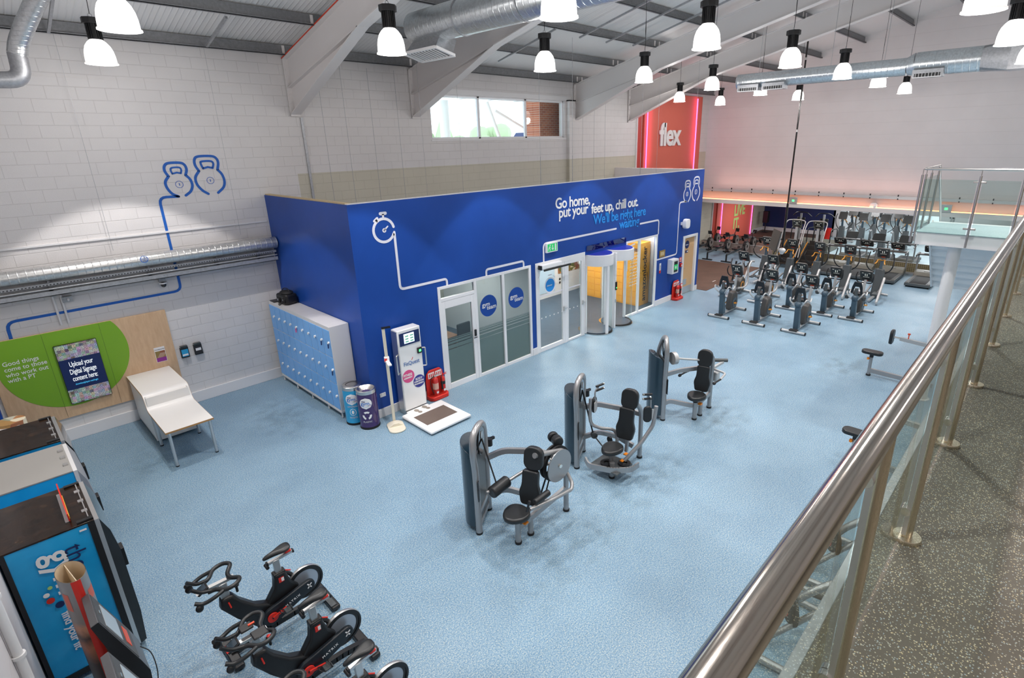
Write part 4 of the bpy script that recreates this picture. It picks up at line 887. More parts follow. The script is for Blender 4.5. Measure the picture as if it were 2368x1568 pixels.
# wooden door
b = MB(); b.box(17.84, 17.96, YB - 0.03, YB + 0.12, 0, 2.25); b.box(18.78, 18.9, YB - 0.03, YB + 0.12, 0, 2.25); b.box(17.96, 18.78, YB - 0.03, YB + 0.12, 2.16, 2.25)
struct(b.build('trim_16', 'frame', bevel=0.008))
d = struct(MB().box(17.96, 18.78, YB + 0.05, YB + 0.095, 0.01, 2.16).build('door_4', 'wood'))
MB().box(17.98, 18.76, YB + 0.044, YB + 0.05, 0.02, 0.28).build('kick_plate', 'alu', d); MB().box(18.1, 18.35, YB + 0.04, YB + 0.05, 0.36, 0.58).build('door_vent', 'alu', d)
MB().cyl((18.05, YB + 0.05, 1.02), (18.05, YB, 1.02), 0.012, n=8).cyl((18.05, YB, 1.02), (18.15, YB, 1.02), 0.01, n=8).build('door_handle', 'chrome', d)
t = thing('door_sign', 'navy oval sign with white lettering on the wooden door', 'sign', (18.26, YB + 0.049, 1.89)); MB().disc((0, 0, 0), 0.15, (0, -1, 0), 0.004, 28).build('disc', 'navy', t); text('lettering', 'cleaners', 0.06, 'txt_white', (-0.12, -0.006, -0.02), UX, UZ, t, 0.002, 0.001)
t = thing('door_sign', 'small navy slide sign below the oval one on the wooden door', 'sign', (18.2, YB + 0.049, 1.58)); MB().box(-0.05, 0.16, -0.004, 0, 0, 0.1).build('plate', 'navy', t); MB().box(0.06, 0.14, -0.006, -0.004, 0.025, 0.075).build('slider', 'txt_white', t)
t = thing('wall_socket', 'white double socket low on the blue wall behind the height gauge', 'socket', (5.28, YB, 0.46)); MB().box(-0.07, 0.07, -0.012, 0, 0, 0.09).build('plate', 'frame', t, bevel=0.004); MB().box(-0.05, -0.02, -0.015, -0.012, 0.05, 0.07).box(0.02, 0.05, -0.015, -0.012, 0.05, 0.07).build('switch', 'alu', t)

# ---------------------------------------------------------------- extinguishers
def ext_stand(label, x, y):
    t = thing('extinguisher_stand', label, 'fire point', (x, y, 0)); poly = [(-0.25, 0), (0.25, 0)] + [(0.25, 0.45), (0.22, 0.62), (0.14, 0.7), (-0.14, 0.7), (-0.22, 0.62), (-0.25, 0.45)]
    MB().prism(poly, (0, 0, 0), UX, UZ, 0.035).build('back_panel', 'red', t, bevel=0.015)
    MB().prism([(-0.26, 0.0), (-0.26, -0.16), (-0.2, -0.24), (0.2, -0.24), (0.26, -0.16), (0.26, 0.0)][::-1], (0, 0, 0), UX, (0, 1, 0), 0.10).build('tray', 'red', t, bevel=0.02)
    MB().prism([(-0.22, 0.0), (-0.22, -0.15), (-0.17, -0.2), (0.17, -0.2), (0.22, -0.15), (0.22, 0.0)][::-1], (0, -0.0, 0.1), UX, (0, 1, 0), 0.004).build('tray_well', mat('dark_red', S('a02018'), 0.5) if 'dred' not in M else M['dred'], t)
    for sx in (-0.1, 0.1):
        MB().box(sx - 0.085, sx + 0.085, -0.04, -0.035, 0.5, 0.64).build('notice', 'txt_white', t)
        g = MB()
        for k in range(3): g.box(sx - 0.06 + k * 0.05, sx - 0.035 + k * 0.05, -0.042, -0.04, 0.53, 0.61)
        g.build('print', 'red', t)
    return t
M['dred'] = mat('dark_red', S('a02018'), 0.5)
def extinguisher(label, x, y, z, r, h, co2):
    t = thing('fire_extinguisher', label, 'fire extinguisher', (x, y, z), 0, 'fire extinguishers'); 
    MB().lathe([(0, 0), (r, 0), (r, 0.01), (r, h * 0.72), (r * 0.9, h * 0.8), (r * 0.5, h * 0.86), (r * 0.25, h * 0.88), (r * 0.22, h * 0.92)], n=20).build('cylinder', 'red_gloss', t)
    MB().cyl((0, 0, h * 0.9), (0, 0, h * 0.96), r * 0.3, n=12).bar((0, 0, h * 0.96), (0.1, -0.02, h * 1.02), 0.015, 0.01).bar((0, 0, h * 0.93), (0.1, -0.02, h * 0.95), 0.015, 0.01).build('valve_handle', 'red' if co2 else 'chrome', t)
    if co2: MB().cyl((-r * 0.9, -r * 0.6, h * 0.2), (-r * 0.9, -r * 0.6, h * 0.6), 0.025, 0.018, 12).arc([(-r * 0.9, -r * 0.6, h * 0.6), (-r, -0.03, h * 0.9), (0, 0, h * 0.93)], 0.009, 8).build('horn', 'black', t)
    else: MB().arc([(0, 0, h * 0.92), (-r * 1.6, -0.0, h * 0.85), (-r * 2.0, -0.02, h * 0.5), (-r * 1.3, -0.05, h * 0.12)], 0.009, 8).build('hose', 'black', t)
    MB().lathe([(r + 0.001, h * 0.3), (r + 0.001, h * 0.6)], n=20).build('label_band', mat('label_cream', S('d8c8a0'), 0.5) if 'lc' not in M else M['lc'], t) if not co2 else MB().lathe([(r + 0.001, h * 0.45), (r + 0.001, h * 0.62)], n=20).build('label_band', 'black', t)
    MB().disc((0, -r - 0.001, h * 0.15), 0.03, (0, -1, 0), 0.002, 12).build('tag', 'txt_white', t)
    return t
M['lc'] = mat('label_cream', S('d8a898'), 0.5)
ext_stand('red fire extinguisher stand between the fitness kiosk and the office door', 6.6, 9.82)
extinguisher('larger red water extinguisher with black hose in the stand by the fitness kiosk', 6.54, 9.7, 0.104, 0.07, 0.5, False)
extinguisher('smaller red extinguisher with black horn in the stand by the fitness kiosk', 6.75, 9.7, 0.104, 0.055, 0.46, True)
ext_stand('red fire extinguisher stand left of the wooden door', 17.42, 9.82)
extinguisher('larger red extinguisher in the stand left of the wooden door', 17.37, 9.7, 0.104, 0.07, 0.5, False)
extinguisher('smaller red extinguisher in the stand left of the wooden door', 17.57, 9.7, 0.104, 0.055, 0.46, True)

# ---------------------------------------------------------------- body assessment kiosk, height gauge, bins
M['foot_grey'] = mat('footprint_grey', S('948a80'), 0.5); M['kiosk_white'] = mat('kiosk_gloss_white', (0.86, 0.86, 0.86), 0.25, coat=0.3)
t = thing('fitness_kiosk', 'tall white fitness assessment kiosk with a lit screen against the blue wall', 'fitness kiosk', (5.86, 9.5, 0))
MB().box(-0.28, 0.28, 0.0, 0.25, 0.1, 1.95).build('body', 'kiosk_white', t, bevel=0.02)
MB().box(-0.285, -0.28, 0.03, 0.24, 0.1, 1.92).box(0.28, 0.285, 0.03, 0.24, 0.1, 1.92).box(-0.26, 0.26, 0.02, 0.25, 0.0, 0.1).build('side_panel', 'alu', t)
MB().box(-0.245, 0.245, -0.008, 0.0, 1.6, 1.88).build('screen_bezel', 'navy', t)
MB().box(-0.14, 0.11, -0.011, -0.008, 1.64, 1.85).build('screen', mat('lit_screen', (0.7, 0.85, 1), 0.4, emis=(0.75, 0.9, 1.0), estr=1.3), t)
g = MB()
for i in range(2):
    for j in range(3): g.box(-0.11 + i * 0.12, -0.03 + i * 0.12, -0.013, -0.011, 1.66 + j * 0.06, 1.69 + j * 0.06)
g.build('screen_tiles', mat('screen_tile', S('60a080'), 0.4, emis=(0.2, 0.5, 0.4), estr=0.4), t)
MB().box(0.15, 0.26, -0.04, 0, 1.34, 1.47).build('card_reader', 'black', t, bevel=0.01); MB().box(0.18, 0.23, -0.043, -0.04, 1.38, 1.43).build('reader_light', 'green_glow', t)
for sx in (-1, 1): MB().tube(fillet([(sx * 0.28, 0.06, 1.42), (sx * 0.36, 0.0, 1.42), (sx * 0.36, 0.0, 1.0), (sx * 0.28, 0.06, 1.0)], 0.02), 0.016, 10).build('grab_handle', 'alu', t)
M['logo_blue'] = mat('logo_blue', S('2060a8'), 0.5); M['pinkdisc'] = mat('pink_disc', S('d85088'), 0.5); M['violet'] = mat('violet_disc', S('383c90'), 0.5)
lg = text('logo', 'FitQuest', 0.125, 'logo_blue', (-0.21, -0.004, 1.14), (1, 0, 0.0), UZ, t, 0.003, 0.0, sx=0.9)
MB().stroke([(0.0, 1.24), (0.03, 1.29)], 0.012, (0, -0.003, 0), UX, UZ).build('logo_flash', 'red', t)
o = MB().disc((-0.12, -0.001, 0.89), 0.145, (0, -1, 0), 0.004, 32).build('badge', 'pinkdisc', t); text('badge_text', 'FITNESS', 0.075, 'txt_white', (-0.245, -0.006, 0.9), UX, UZ, o, 0.002, 0.002, sx=0.82); text('badge_text', 'ASSESSMENT', 0.045, 'txt_white', (-0.245, -0.006, 0.845), UX, UZ, o, 0.002, 0.002, sx=0.85)
o = MB().disc((0.13, -0.001, 0.70), 0.145, (0, -1, 0), 0.004, 32).build('badge', 'violet', t); text('badge_text', 'BODY', 0.075, 'txt_white', (0.04, -0.006, 0.735), UX, UZ, o, 0.002, 0.002, sx=0.85); text('badge_text', 'COMPOSITION', 0.045, 'txt_white', (0.0, -0.006, 0.685), UX, UZ, o, 0.002, 0.002, sx=0.8); text('badge_text', 'MEASUREMENT', 0.045, 'txt_white', (0.0, -0.006, 0.63), UX, UZ, o, 0.002, 0.002, sx=0.78)
MB().box(-0.44, 0.60, -1.16, -0.08, 0.03, 0.10).box(-0.28, 0.28, -0.08, 0.0, 0.03, 0.10).build('platform', 'kiosk_white', t, bevel=0.025)
MB().box(-0.40, 0.56, -1.10, -0.1, 0.0, 0.03).build('platform_base', 'rubber_black', t)
MB().box(-0.32, 0.46, -0.86, -0.36, 0.10, 0.106).build('jump_mat', mat('brown_jump_mat', S('6a5c54'), 0.6), t)
for sx in (-0.09, 0.13):
    g = MB().disc((sx, -0.13 + (0.02 if sx > 0 else 0), 0.101), 0.05, (0, 0, 1), 0.003, 16, 0.07).disc((sx + 0.02, -0.24 + (0.02 if sx > 0 else 0), 0.101), 0.045, (0, 0, 1), 0.003, 16, 0.05); g.build('footprint', 'foot_grey', t)
t = thing('height_gauge', 'cream height measuring stand with a slider beside the fitness kiosk', 'height gauge', (5.2, 9.35, 0), math.radians(-20))
MB().prism([(a, b_ * 0.9 - 0.14) for a, b_ in rrect(0.34, 0.6, 0.16, 8)], (0, 0, 0), UX, (0, 1, 0), 0.035).build('base', mat('cream_plastic', S('ddd6c4'), 0.45), t, bevel=0.012)
MB().prism([(-0.15, 0), (-0.05, 0.06), (0.05, 0.06), (0.15, 0)], (0, -0.0, 0.035), UX, UZ, 0.16).build('heel_wedge', D.materials['cream_plastic'], t)
MB().box(-0.03, 0.03, 0.02, 0.05, 0.03, 2.15).build('pole', D.materials['cream_plastic'], t, bevel=0.006)
MB().box(-0.035, 0.14, 0.01, 0.06, 2.14, 2.17).build('top_bar', 'black', t)
MB().box(-0.05, 0.05, -0.0, 0.07, 1.42, 1.54).box(-0.04, 0.04, -0.26, 0.0, 1.43, 1.47).build('slider', 'kiosk_white', t, bevel=0.012); MB().box(-0.055, -0.0, -0.004, 0.0, 1.45, 1.51).build('slider_badge', 'red', t)
# bins
def bin_(label, x, y, body, top_hole, word, icon):
    t = thing('recycling_bin', label, 'bin', (x, y, 0), math.radians(-38)); r = 0.205
    MB().cyl((0, 0, 0), (0, 0, 0.05), r, n=36).build('base', 'rubber_black', t); MB().cyl((0, 0, 0.05), (0, 0, 0.79), r - 0.003, n=36).build('body', body, t)
    if top_hole: MB().lathe([(r, 0.79), (r, 0.86), (r - 0.015, 0.87), (r - 0.03, 0.87), (0.1, 0.80), (0.085, 0.78), (0.085, 0.7)], n=36).build('lid', 'rail_plain', t); MB().disc((0, 0, 0.7), 0.085, (0, 0, 1)).build('opening', 'black', t)
    else:
        MB().lathe([(r, 0.79), (r, 0.86), (r - 0.012, 0.87), (0.125, 0.875), (0.12, 0.87), (0.0, 0.875)], n=36).build('lid', 'rail_plain', t); MB().ring((0, 0, 0.872), 0.118, 0.124, t=0.004).build('lid_groove', 'black', t)
    def wrap(u, v, wdt, hgt, n=12):  # curved decal
        vs = []; fs = []
        for i in range(n + 1):
            a = 2 * PI * i / n; ua = (u + wdt / 2 * math.cos(a)) / r; vs.append((r * math.sin(ua), -r * math.cos(ua), v + hgt / 2 * math.sin(a)))
        return vs[:-1]
    def decal(cx, cz, w_, h_, mm, nm, off=0.002, n=20, par=None):
        b = MB(); vs = []; rr = r + off
        for j in range(0, 9):
            t_ = j / 8 * 2 - 1; hw = w_ / 2 * math.sqrt(max(0, 1 - t_ * t_)) + 1e-4
            for i in range(n + 1):
                ua = (cx - hw + 2 * hw * i / n) / r; vs.append((rr * math.sin(ua), -rr * math.cos(ua), cz + h_ / 2 * t_))
        fs = [(j * (n + 1) + i, j * (n + 1) + i + 1, (j + 1) * (n + 1) + i + 1, (j + 1) * (n + 1) + i) for j in range(8) for i in range(n)]
        return b.add(vs, fs).build(nm, mm, par or t)
    d_ = decal(0, 0.6, 0.25, 0.25, 'txt_white', 'logo_disc')
    def curve_text(s_, size, mm, cx, cz, par, sx=1.0, bold=0.001):
        o = text('lettering', s_, size, mm, (0, 0, 0), UX, UZ, par, 0.001, bold, 'CENTER', sx)
        for v_ in o.data.vertices:
            a = (v_.co.x + cx) / r; rr = r + 0.0045; v_.co = Vector((rr * math.sin(a), -rr * math.cos(a), v_.co.z + cz))
        return o
    curve_text('the', 0.055, 'violet', -0.045, 0.635, d_); curve_text('gym.', 0.11, 'cyan_txt', 0.0, 0.57, d_); curve_text('find your fit', 0.025, 'cyan_txt', 0.0, 0.525, d_, bold=0)
    for k, mm in enumerate(('lime', 'violet', 'pinkdisc', 'navy')): decal(0.035 + k * 0.022, 0.55 + (k % 2) * 0.008, 0.016, 0.016, mm, 'logo_dot', 0.0045, 6, d_)
    if icon == 'recycle':
        for k in range(3):
            a0 = k * 120 + 90; g = MB(); pts = []
            for q in (-38, -10, 20, 40):
                a = math.radians(a0 + q); pts.append((0.075 * math.cos(a), 0.075 * math.sin(a)))
            for (p_, q_) in zip(pts[:-1], pts[1:]):
                vs = []
                for (X_, Z_) in (p_, q_):
                    for s_ in (0.72, 1.28): a = X_ * s_ / r; vs.append(((r + 0.003) * math.sin(a), -(r + 0.003) * math.cos(a), 0.33 + Z_ * s_))
                g.add(vs, [(0, 1, 3, 2)])
            g.build('recycling_arrow', 'txt_white', t)
    else:
        decal(0, 0.31, 0.13, 0.17, 'txt_white', 'icon_oval'); decal(0, 0.31, 0.11, 0.15, body, 'icon_oval', 0.003); decal(0, 0.31, 0.05, 0.09, 'txt_white', 'icon_oval', 0.004)
        curve_text('GENERAL', 0.05, 'txt_white', 0, 0.425, t)
    curve_text(word, 0.05, 'txt_white', 0, 0.17, t)
    return t
M['rail_plain'] = mat('brushed_lid_steel', (0.66, 0.64, 0.62), 0.25, 1.0)
M['bin_cyan'] = mat('bin_light_blue', S('28a0d4'), 0.25, coat=0.3); M['bin_purple'] = mat('bin_purple', S('3c2460'), 0.2, coat=0.4)
bin_('light blue general waste bin with a flat steel lid beside the lockers', 4.74, 10.12, 'bin_cyan', False, 'WASTE', 'bin')
bin_('purple plastic recycling bin with an open steel funnel lid', 4.84, 9.72, 'bin_purple', True, 'PLASTIC', 'recycle')

# ---------------------------------------------------------------- lockers and bag
M['locker_grey'] = mat('locker_grey', (0.66, 0.65, 0.65), 0.4); M['locker_blue'] = mat('locker_door_blue', S('74b0ec'), 0.35)
cols = [13.57 - i * 0.312 for i in range(11)]
stand = thing('locker_stand', 'grey tubular stand carrying the row of lockers', 'stand', (4.78, 12.0, 0))
MB().box(-0.2, 0.2, -1.56, 1.56, 0.13, 0.17).build('frame', 'locker_grey', stand)
for y in (1.5, 0.72, -0.1, -0.9, -1.53):
    for x in (-0.17, 0.17): l = MB().cyl((x, y, 0.015), (x, y, 0.14), 0.02, n=10).build('leg', 'locker_grey', stand)
for i in range(10):
    y1, y0 = cols[i], cols[i + 1]; pos = ['against the white wall', 'second from the white wall', 'third from the white wall', 'fourth from the white wall', 'fifth from the white wall, with a pink wristband on its top lock', 'sixth from the white wall', 'seventh from the white wall', 'third from the bins', 'second from the bins', 'nearest the bins'][i]
    t = thing('locker_column', 'light blue three-door locker column, ' + pos, 'locker', (4.58, y1, 0.17), 0, 'row of lockers')
    Wd = y1 - y0 - 0.002
    MB().box(0.012, 0.44, -Wd, 0, 0, 1.915).build('cabinet', 'locker_grey', t)
    for k in range(3):
        d_ = MB().box(0.0, 0.014, -Wd + 0.022, -0.008, 0.03 + k * 0.61, 0.62 + k * 0.61).build('door', 'locker_blue', t, bevel=0.003)
        MB().disc((0, -Wd + 0.06, 0.36 + k * 0.61), 0.026, (-1, 0, 0), 0.03, 12).box(-0.04, -0.028, -Wd + 0.05, -Wd + 0.07, 0.33 + k * 0.61, 0.37 + k * 0.61).build('lock', 'kiosk_white', d_)
        if (i, k) in ((4, 2), (8, 2), (9, 2), (9, 1)): MB().cyl((-0.035, -Wd + 0.06, 0.24 + k * 0.61), (-0.03, -Wd + 0.06, 0.34 + k * 0.61), 0.013, n=8).build('wristband', 'pinkdisc' if i == 4 else 'navy', d_)
t = thing('camera_bag', 'black camera bag lying on top of the lockers', 'bag', (4.82, 13.0, 2.085), math.radians(10))
g = MB().box(-0.15, 0.15, -0.22, 0.22, 0, 0.26); g.build('bag_body', 'black', t, bevel=0.06, seg=3)
MB().ell((0, -0.02, 0.27), (0.14, 0.19, 0.06)).build('lid', 'rubber_black', t); MB().arc([(0, -0.15, 0.3), (0.02, -0.05, 0.36), (0.02, 0.1, 0.35), (0, 0.16, 0.29)], 0.012, 8).build('handle', 'black', t)
MB().arc([(-0.14, -0.1, 0.2), (-0.2, -0.12, 0.08), (-0.22, -0.02, 0.012), (-0.17, 0.1, 0.012)], 0.01, 6).build('strap', 'rubber_black', t)
for y in (-0.12, 0.08): MB().box(-0.18, -0.14, y - 0.05, y + 0.05, 0.05, 0.16).build('pocket', 'rubber_black', t, bevel=0.015)
for y in (-0.12, 0.08): MB().box(-0.185, -0.18, y - 0.012, y + 0.012, 0.1, 0.15).build('buckle', 'alu', t)
t = thing('tablet_case', 'flat dark pad beside the camera bag on the lockers', 'pad', (4.78, 13.45, 2.087)); MB().box(-0.17, 0.17, -0.16, 0.1, 0, 0.02).build('pad', 'black', t, bevel=0.005)
t = thing('shoe_bag', 'rounded black pouch between the white wall and the camera bag', 'pouch', (4.86, 13.42, 2.107)); MB().ell((0, 0, 0.07), (0.1, 0.17, 0.07)).build('pouch', 'dark_pad', t); MB().arc([(-0.06, -0.1, 0.1), (-0.1, 0, 0.13), (-0.06, 0.1, 0.1)], 0.008, 6).build('strap', 'alu', t)

# ---------------------------------------------------------------- long wall: panel board, desk, leaflets
M['maple'] = None
def maple():
    m = mat('maple_board', S('cba478'), 0.45); n = noise(m, coords(m, scale=(6, 6, 1.2)), 3, 6, 0.6)
    lk(m, ramp(m, n, [(0.3, S('cca884')), (0.7, S('dcbc98'))]).outputs[0], bsdf(m).inputs['Base Color']); return m
M['maple'] = maple(); M['lime_panel'] = mat('apple_green_panel', S('7cae28'), 0.4)
bx0 = -0.36
t = thing('display_board', 'maple display board with a large green disc and white slogan on the long wall', 'display board', (bx0, YL - 0.002, 0.5))
MB().box(0, 2.88, -0.04, 0, 0, 1.81).build('board', 'maple', t, bevel=0.004)
pts = [(0.72 + 1.01 * math.cos(a), 1.73 + 1.01 * math.sin(a)) for a in [math.radians(k * 5) for k in range(72)]]
pts = [(max(x, bx0 + 0.005) - bx0, min(z, 2.305) - 0.5) for x, z in pts]
o = MB().prism(pts, (0, -0.04, 0), UX, UZ, 0.004).build('green_disc', 'lime_panel', t, smooth_=False)
text('lettering', 'Good things\ncome to those\nwho work out\nwith a PT', 0.118, 'txt_white', (0.17, -0.046, 1.325), UX, UZ, t, 0.002, 0.001, sx=0.88, ls=0.93)
g = MB()
for x in (0.82, 1.71): g.box(x - 0.0015, x + 0.0015, -0.0455, -0.044, 0.02, 1.8)
g.build('seam', 'grey_txt', t)
t = thing('digital_screen', 'portrait advertising screen with photo mosaic bands and white message', 'screen', (0.57, YL - 0.046, 0.77))
MB().box(0, 0.67, -0.04, 0, 0, 1.25).build('panel', 'black_gloss', t, bevel=0.006)
def scr(c, e): return mat('screen_' + str(random.random())[2:6], c, 0.3, emis=c, estr=e)
MB().box(0.008, 0.662, -0.043, -0.04, 0.3, 0.94).build('screen', scr(S('0c1a44'), 0.5), t)
def mosaic():
    m = mat('photo_mosaic', (0.5, 0.5, 0.5), 0.3)
    v = nd(m, 'ShaderNodeTexVoronoi'); v.distance = 'CHEBYCHEV'; v.inputs['Scale'].default_value = 17; v.inputs['Randomness'].default_value = 0.25; lk(m, coords(m), v.inputs['Vector'])
    h = nd(m, 'ShaderNodeHueSaturation'); h.inputs['Saturation'].default_value = 0.45; h.inputs['Value'].default_value = 0.6; lk(m, v.outputs['Color'], h.inputs['Color'])
    n = noise(m, coords(m), 90, 2); r = ramp(m, n, [(0.42, (0.05, 0.05, 0.08)), (0.6, (1, 1, 1))]); c = mixc(m, 0.85, h.outputs[0], r.outputs[0], 'MULTIPLY')
    lk(m, c, bsdf(m).inputs['Base Color']); lk(m, c, bsdf(m).inputs['Emission Color']); bsdf(m).inputs['Emission Strength'].default_value = 0.5; return m
M['mosaic'] = mosaic()
for z0, z1 in ((0.01, 0.3), (0.94, 1.24)): MB().box(0.008, 0.662, -0.0435, -0.04, z0, z1).build('photo_band', 'mosaic', t)
M['scr_txt'] = mat('screen_white_text', (0.9, 0.9, 0.9), 0.4, emis=(0.9, 0.95, 1), estr=0.6); M['scr_cyan'] = mat('screen_cyan_text', S('20a0e0'), 0.4, emis=(0.1, 0.6, 0.9), estr=0.6)
for s_, z in (('Upload your', 0.775), ('Digital Signage', 0.62), ('content here:', 0.47)): text('lettering', s_, 0.15, 'scr_txt', (0.335, -0.0445, z), UX, UZ, t, 0.002, 0.001, 'CENTER', 0.52, 0.95)
text('lettering', 'downloadplayer.net/login', 0.05, 'scr_cyan', (0.335, -0.0445, 0.385), UX, UZ, t, 0.002, 0.0005, 'CENTER', 0.72)
t = thing('flyer', 'small purple and white foundation flyer on the maple board above the desk', 'flyer', (2.14, YL - 0.041, 1.18)); MB().box(0, 0.2, -0.004, 0, 0, 0.34).build('paper', 'txt_white', t)
MB().box(0.008, 0.192, -0.006, -0.004, 0.008, 0.1).build('purple_band', mat('flyer_purple', S('8a2c90'), 0.5), t); MB().box(0.008, 0.192, -0.006, -0.004, 0.1, 0.25).build('photo', poster(), t); text('lettering', 'Foundation Plan', 0.03, 'grey_txt', (0.01, -0.006, 0.28), UX, UZ, t, 0.002, 0)
for i, (x, l) in enumerate(((2.61, 'left dark leaflet holder with a blue flyer on the block wall'), (2.88, 'right dark leaflet holder with a grey printed flyer on the block wall'))):
    t = thing('leaflet_holder', l, 'leaflet holder', (x, YL, 1.14), 0, 'wall leaflet holders'); MB().box(0, 0.16, -0.07, 0, 0, 0.24).build('box', 'black', t, bevel=0.006); MB().box(0.01, 0.15, -0.09, -0.0, 0.24, 0.28).build('lid', 'black_gloss', t)
    MB().box(0.015, 0.145, -0.073, -0.07, 0.03, 0.2).build('flyer', ['bin_cyan', 'grey_txt'][i], t); MB().box(0.025, 0.135, -0.075, -0.073, [0.05, 0.1][i], [0.09, 0.16][i]).build('print', 'txt_white', t)
# stepped desk
M['desk_white'] = mat('white_laminate', (0.84, 0.82, 0.79), 0.35); M['ply_edge'] = mat('oak_edge_band', S('b08450'), 0.5)
t = thing('stepped_desk', 'white two level desk with a curved step and four steel legs', 'desk', (1.94, 12.0, 0))
prof = fillet([(1.78, 0, 1.05), (0.38, 0, 1.05), (0.27, 0, 0.745), (-1.02, 0, 0.745)], 0.13, 6)
prof = [(p.x, p.z) for p in prof]
low = [(y, z - 0.03) for y, z in prof]
def sheet(x0, x1, top, bot, nm, m_):
    b = MB(); k = len(top); vs = [(x, y, z) for x in (x0, x1) for (y, z) in top + bot[::-1]]; n = 2 * k
    fs = [(i, (i + 1) % n, n + (i + 1) % n, n + i) for i in range(n)]
    for i in range(k - 1): fs.append((i, i + 1, n - 2 - i, n - 1 - i)); fs.append((n + i, n + i + 1, 2 * n - 2 - i, 2 * n - 1 - i))
    return b.add(vs, fs).build(nm, m_, t)
sheet(-0.395, 0.395, prof, low, 'desk_top', 'desk_white')
sheet(-0.399, -0.395, prof, low, 'edge_band', 'ply_edge'); sheet(0.395, 0.399, prof, low, 'edge_band', 'ply_edge'); MB().box(-0.399, 0.399, -1.024, -1.02, 0.713, 0.746).build('edge_band', 'ply_edge', t)
for x, y in ((-0.335, -0.96), (0.335, -0.96), (-0.335, 0.14), (0.335, 0.14)):
    l = MB().cyl((x, y, 0.02), (x, y, 0.715), 0.027, n=14).build('leg', 'alu', t); MB().cyl((x, y, 0), (x, y, 0.02), 0.03, n=14).build('foot', 'rubber_black', l)
MB().box(-0.37, 0.37, 0.29, 0.31, 0.06, 1.0).box(-0.37, 0.37, 0.31, 1.75, 0.06, 0.08).box(-0.37, -0.35, 0.31, 1.78, 0.06, 1.01).box(0.35, 0.37, 0.31, 1.78, 0.06, 1.01).build('side_panel', 'desk_white', t)

# ---------------------------------------------------------------- vending machines
M['vend_blue'] = None
def vb():
    m = mat('vending_blue_wrap', S('1ca0dc'), 0.15, coat=0.3); n = noise(m, coords(m), 1.2, 3); lk(m, ramp(m, n, [(0.3, S('1496d6')), (0.7, S('2cb0ea'))]).outputs[0], bsdf(m).inputs['Base Color'])
    n2 = noise(m, coords(m, scale=(1, 1, 0.5)), 3, 1); bump(m, n2, 0.12, 0.02); return m
M['vend_blue'] = vb()
def topm():
    m = mat('worn_dark_top', S('1c130e'), 0.2, spec=0.35); v = coords(m, scale=(1.2, 2, 1)); n = nd(m, 'ShaderNodeTexNoise'); n.inputs['Scale'].default_value = 2.2; n.inputs['Distortion'].default_value = 2.5; lk(m, v, n.inputs['Vector'])
    lk(m, ramp(m, n.outputs['Fac'], [(0.3, S('100a07')), (0.6, S('2a1c12')), (0.75, S('44301e'))]).outputs[0], bsdf(m).inputs['Base Color']); bump(m, n.outputs['Fac'], 0.1, 0.01); return m
M['vend_top'] = topm(); M['vend_grey'] = mat('vending_grey', (0.30, 0.31, 0.33), 0.4)
def vending(label, y0, y1, h, top, x1=0.26):
    t = thing('vending_machine', label, 'vending machine', (-0.6, y0, 0)); w_ = x1 + 0.6; L = y1 - y0
    MB().box(0.0, w_ - 0.1, 0.01, L - 0.01, 0.08, h - 0.01).build('cabinet', 'vend_blue', t, bevel=0.006)
    MB().box(0.0, w_ - 0.1, 0, L, h - 0.01, h + 0.01).build('cabinet_top', top, t, bevel=0.004)
    MB().box(w_ - 0.1, w_ - 0.06, 0, L, 0.06, h).build('door_frame', 'locker_grey' if top != 'vend_top' else 'alu', t)
    poly = [(w_ - 0.06, 0.06), (w_ - 0.01, 0.1), (w_ + 0.02, h * 0.5), (w_, h * 0.86), (w_ - 0.05, h)]
    MB().prism([(w_ - 0.06, 0.06), (w_ + 0.0, 0.08), (w_ + 0.03, 0.5), (w_ + 0.03, h * 0.75), (w_ - 0.0, h * 0.9), (w_ - 0.06, h)], (0, L, 0), UX, UZ, L).build('front_door', 'black_gloss' if top == 'vend_top' else 'vend_grey', t)
    MB().box(w_ + 0.02, w_ + 0.07, L * 0.2, L * 0.34, h * 0.55, h * 0.68).build('coin_unit', 'black', t, bevel=0.006)
    for x in (0.06, w_ - 0.14):
        for y in (0.06, L - 0.06): MB().cyl((x, y, 0), (x, y, 0.08), 0.03, n=10).build('foot', 'black', t)
    g = MB()
    if top == 'vend_top':
        g.box(w_ - 0.14, w_ - 0.13, 0.08, L - 0.08, h + 0.01, h + 0.03); MB().box(w_ - 0.24, w_ - 0.1, 0.02, 0.07, h + 0.01, h + 0.03).box(w_ - 0.24, w_ - 0.1, L - 0.07, L - 0.02, h + 0.01, h + 0.03).build('hinge', 'black', t)
    for y in (L * 0.25, L * 0.5, L * 0.75): g.box(w_ - 0.17, w_ - 0.12, y - 0.03, y + 0.03, h + 0.01, h + 0.025)
    g.build('catch', 'alu', t)
    g = MB().box(0.0, 0.04, -0.003, 0.01, 0.08, h).box(w_ - 0.16, w_ - 0.1, -0.003, 0.01, 0.08, h).box(0, w_ - 0.1, -0.003, 0.01, 0.06, 0.13)
    if top == 'vend_top' and y0 < 8: g.build('edge_trim', 'black', t)
    else: pass
    return t
v = vending('tall blue vending machine with a worn black top, nearest the camera', 6.9, 7.92, 1.84, 'vend_top')
lg = MB(); 
text('logo', 'the', 0.24, 'navy', (0.46, -0.006, 1.66), (0, 0, -1), (1, 0, 0), v, 0.003, 0.0, sx=0.95)
text('logo', 'gym', 0.34, 'txt_white', (0.31, -0.006, 1.67), (0, 0, -1), (1, 0, 0), v, 0.003, 0.005, sx=0.95)
text('logo', 'find your fit', 0.11, 'txt_white', (0.27, -0.006, 0.93), (0, 0, -1), (1, 0, 0), v, 0.003, 0.002)
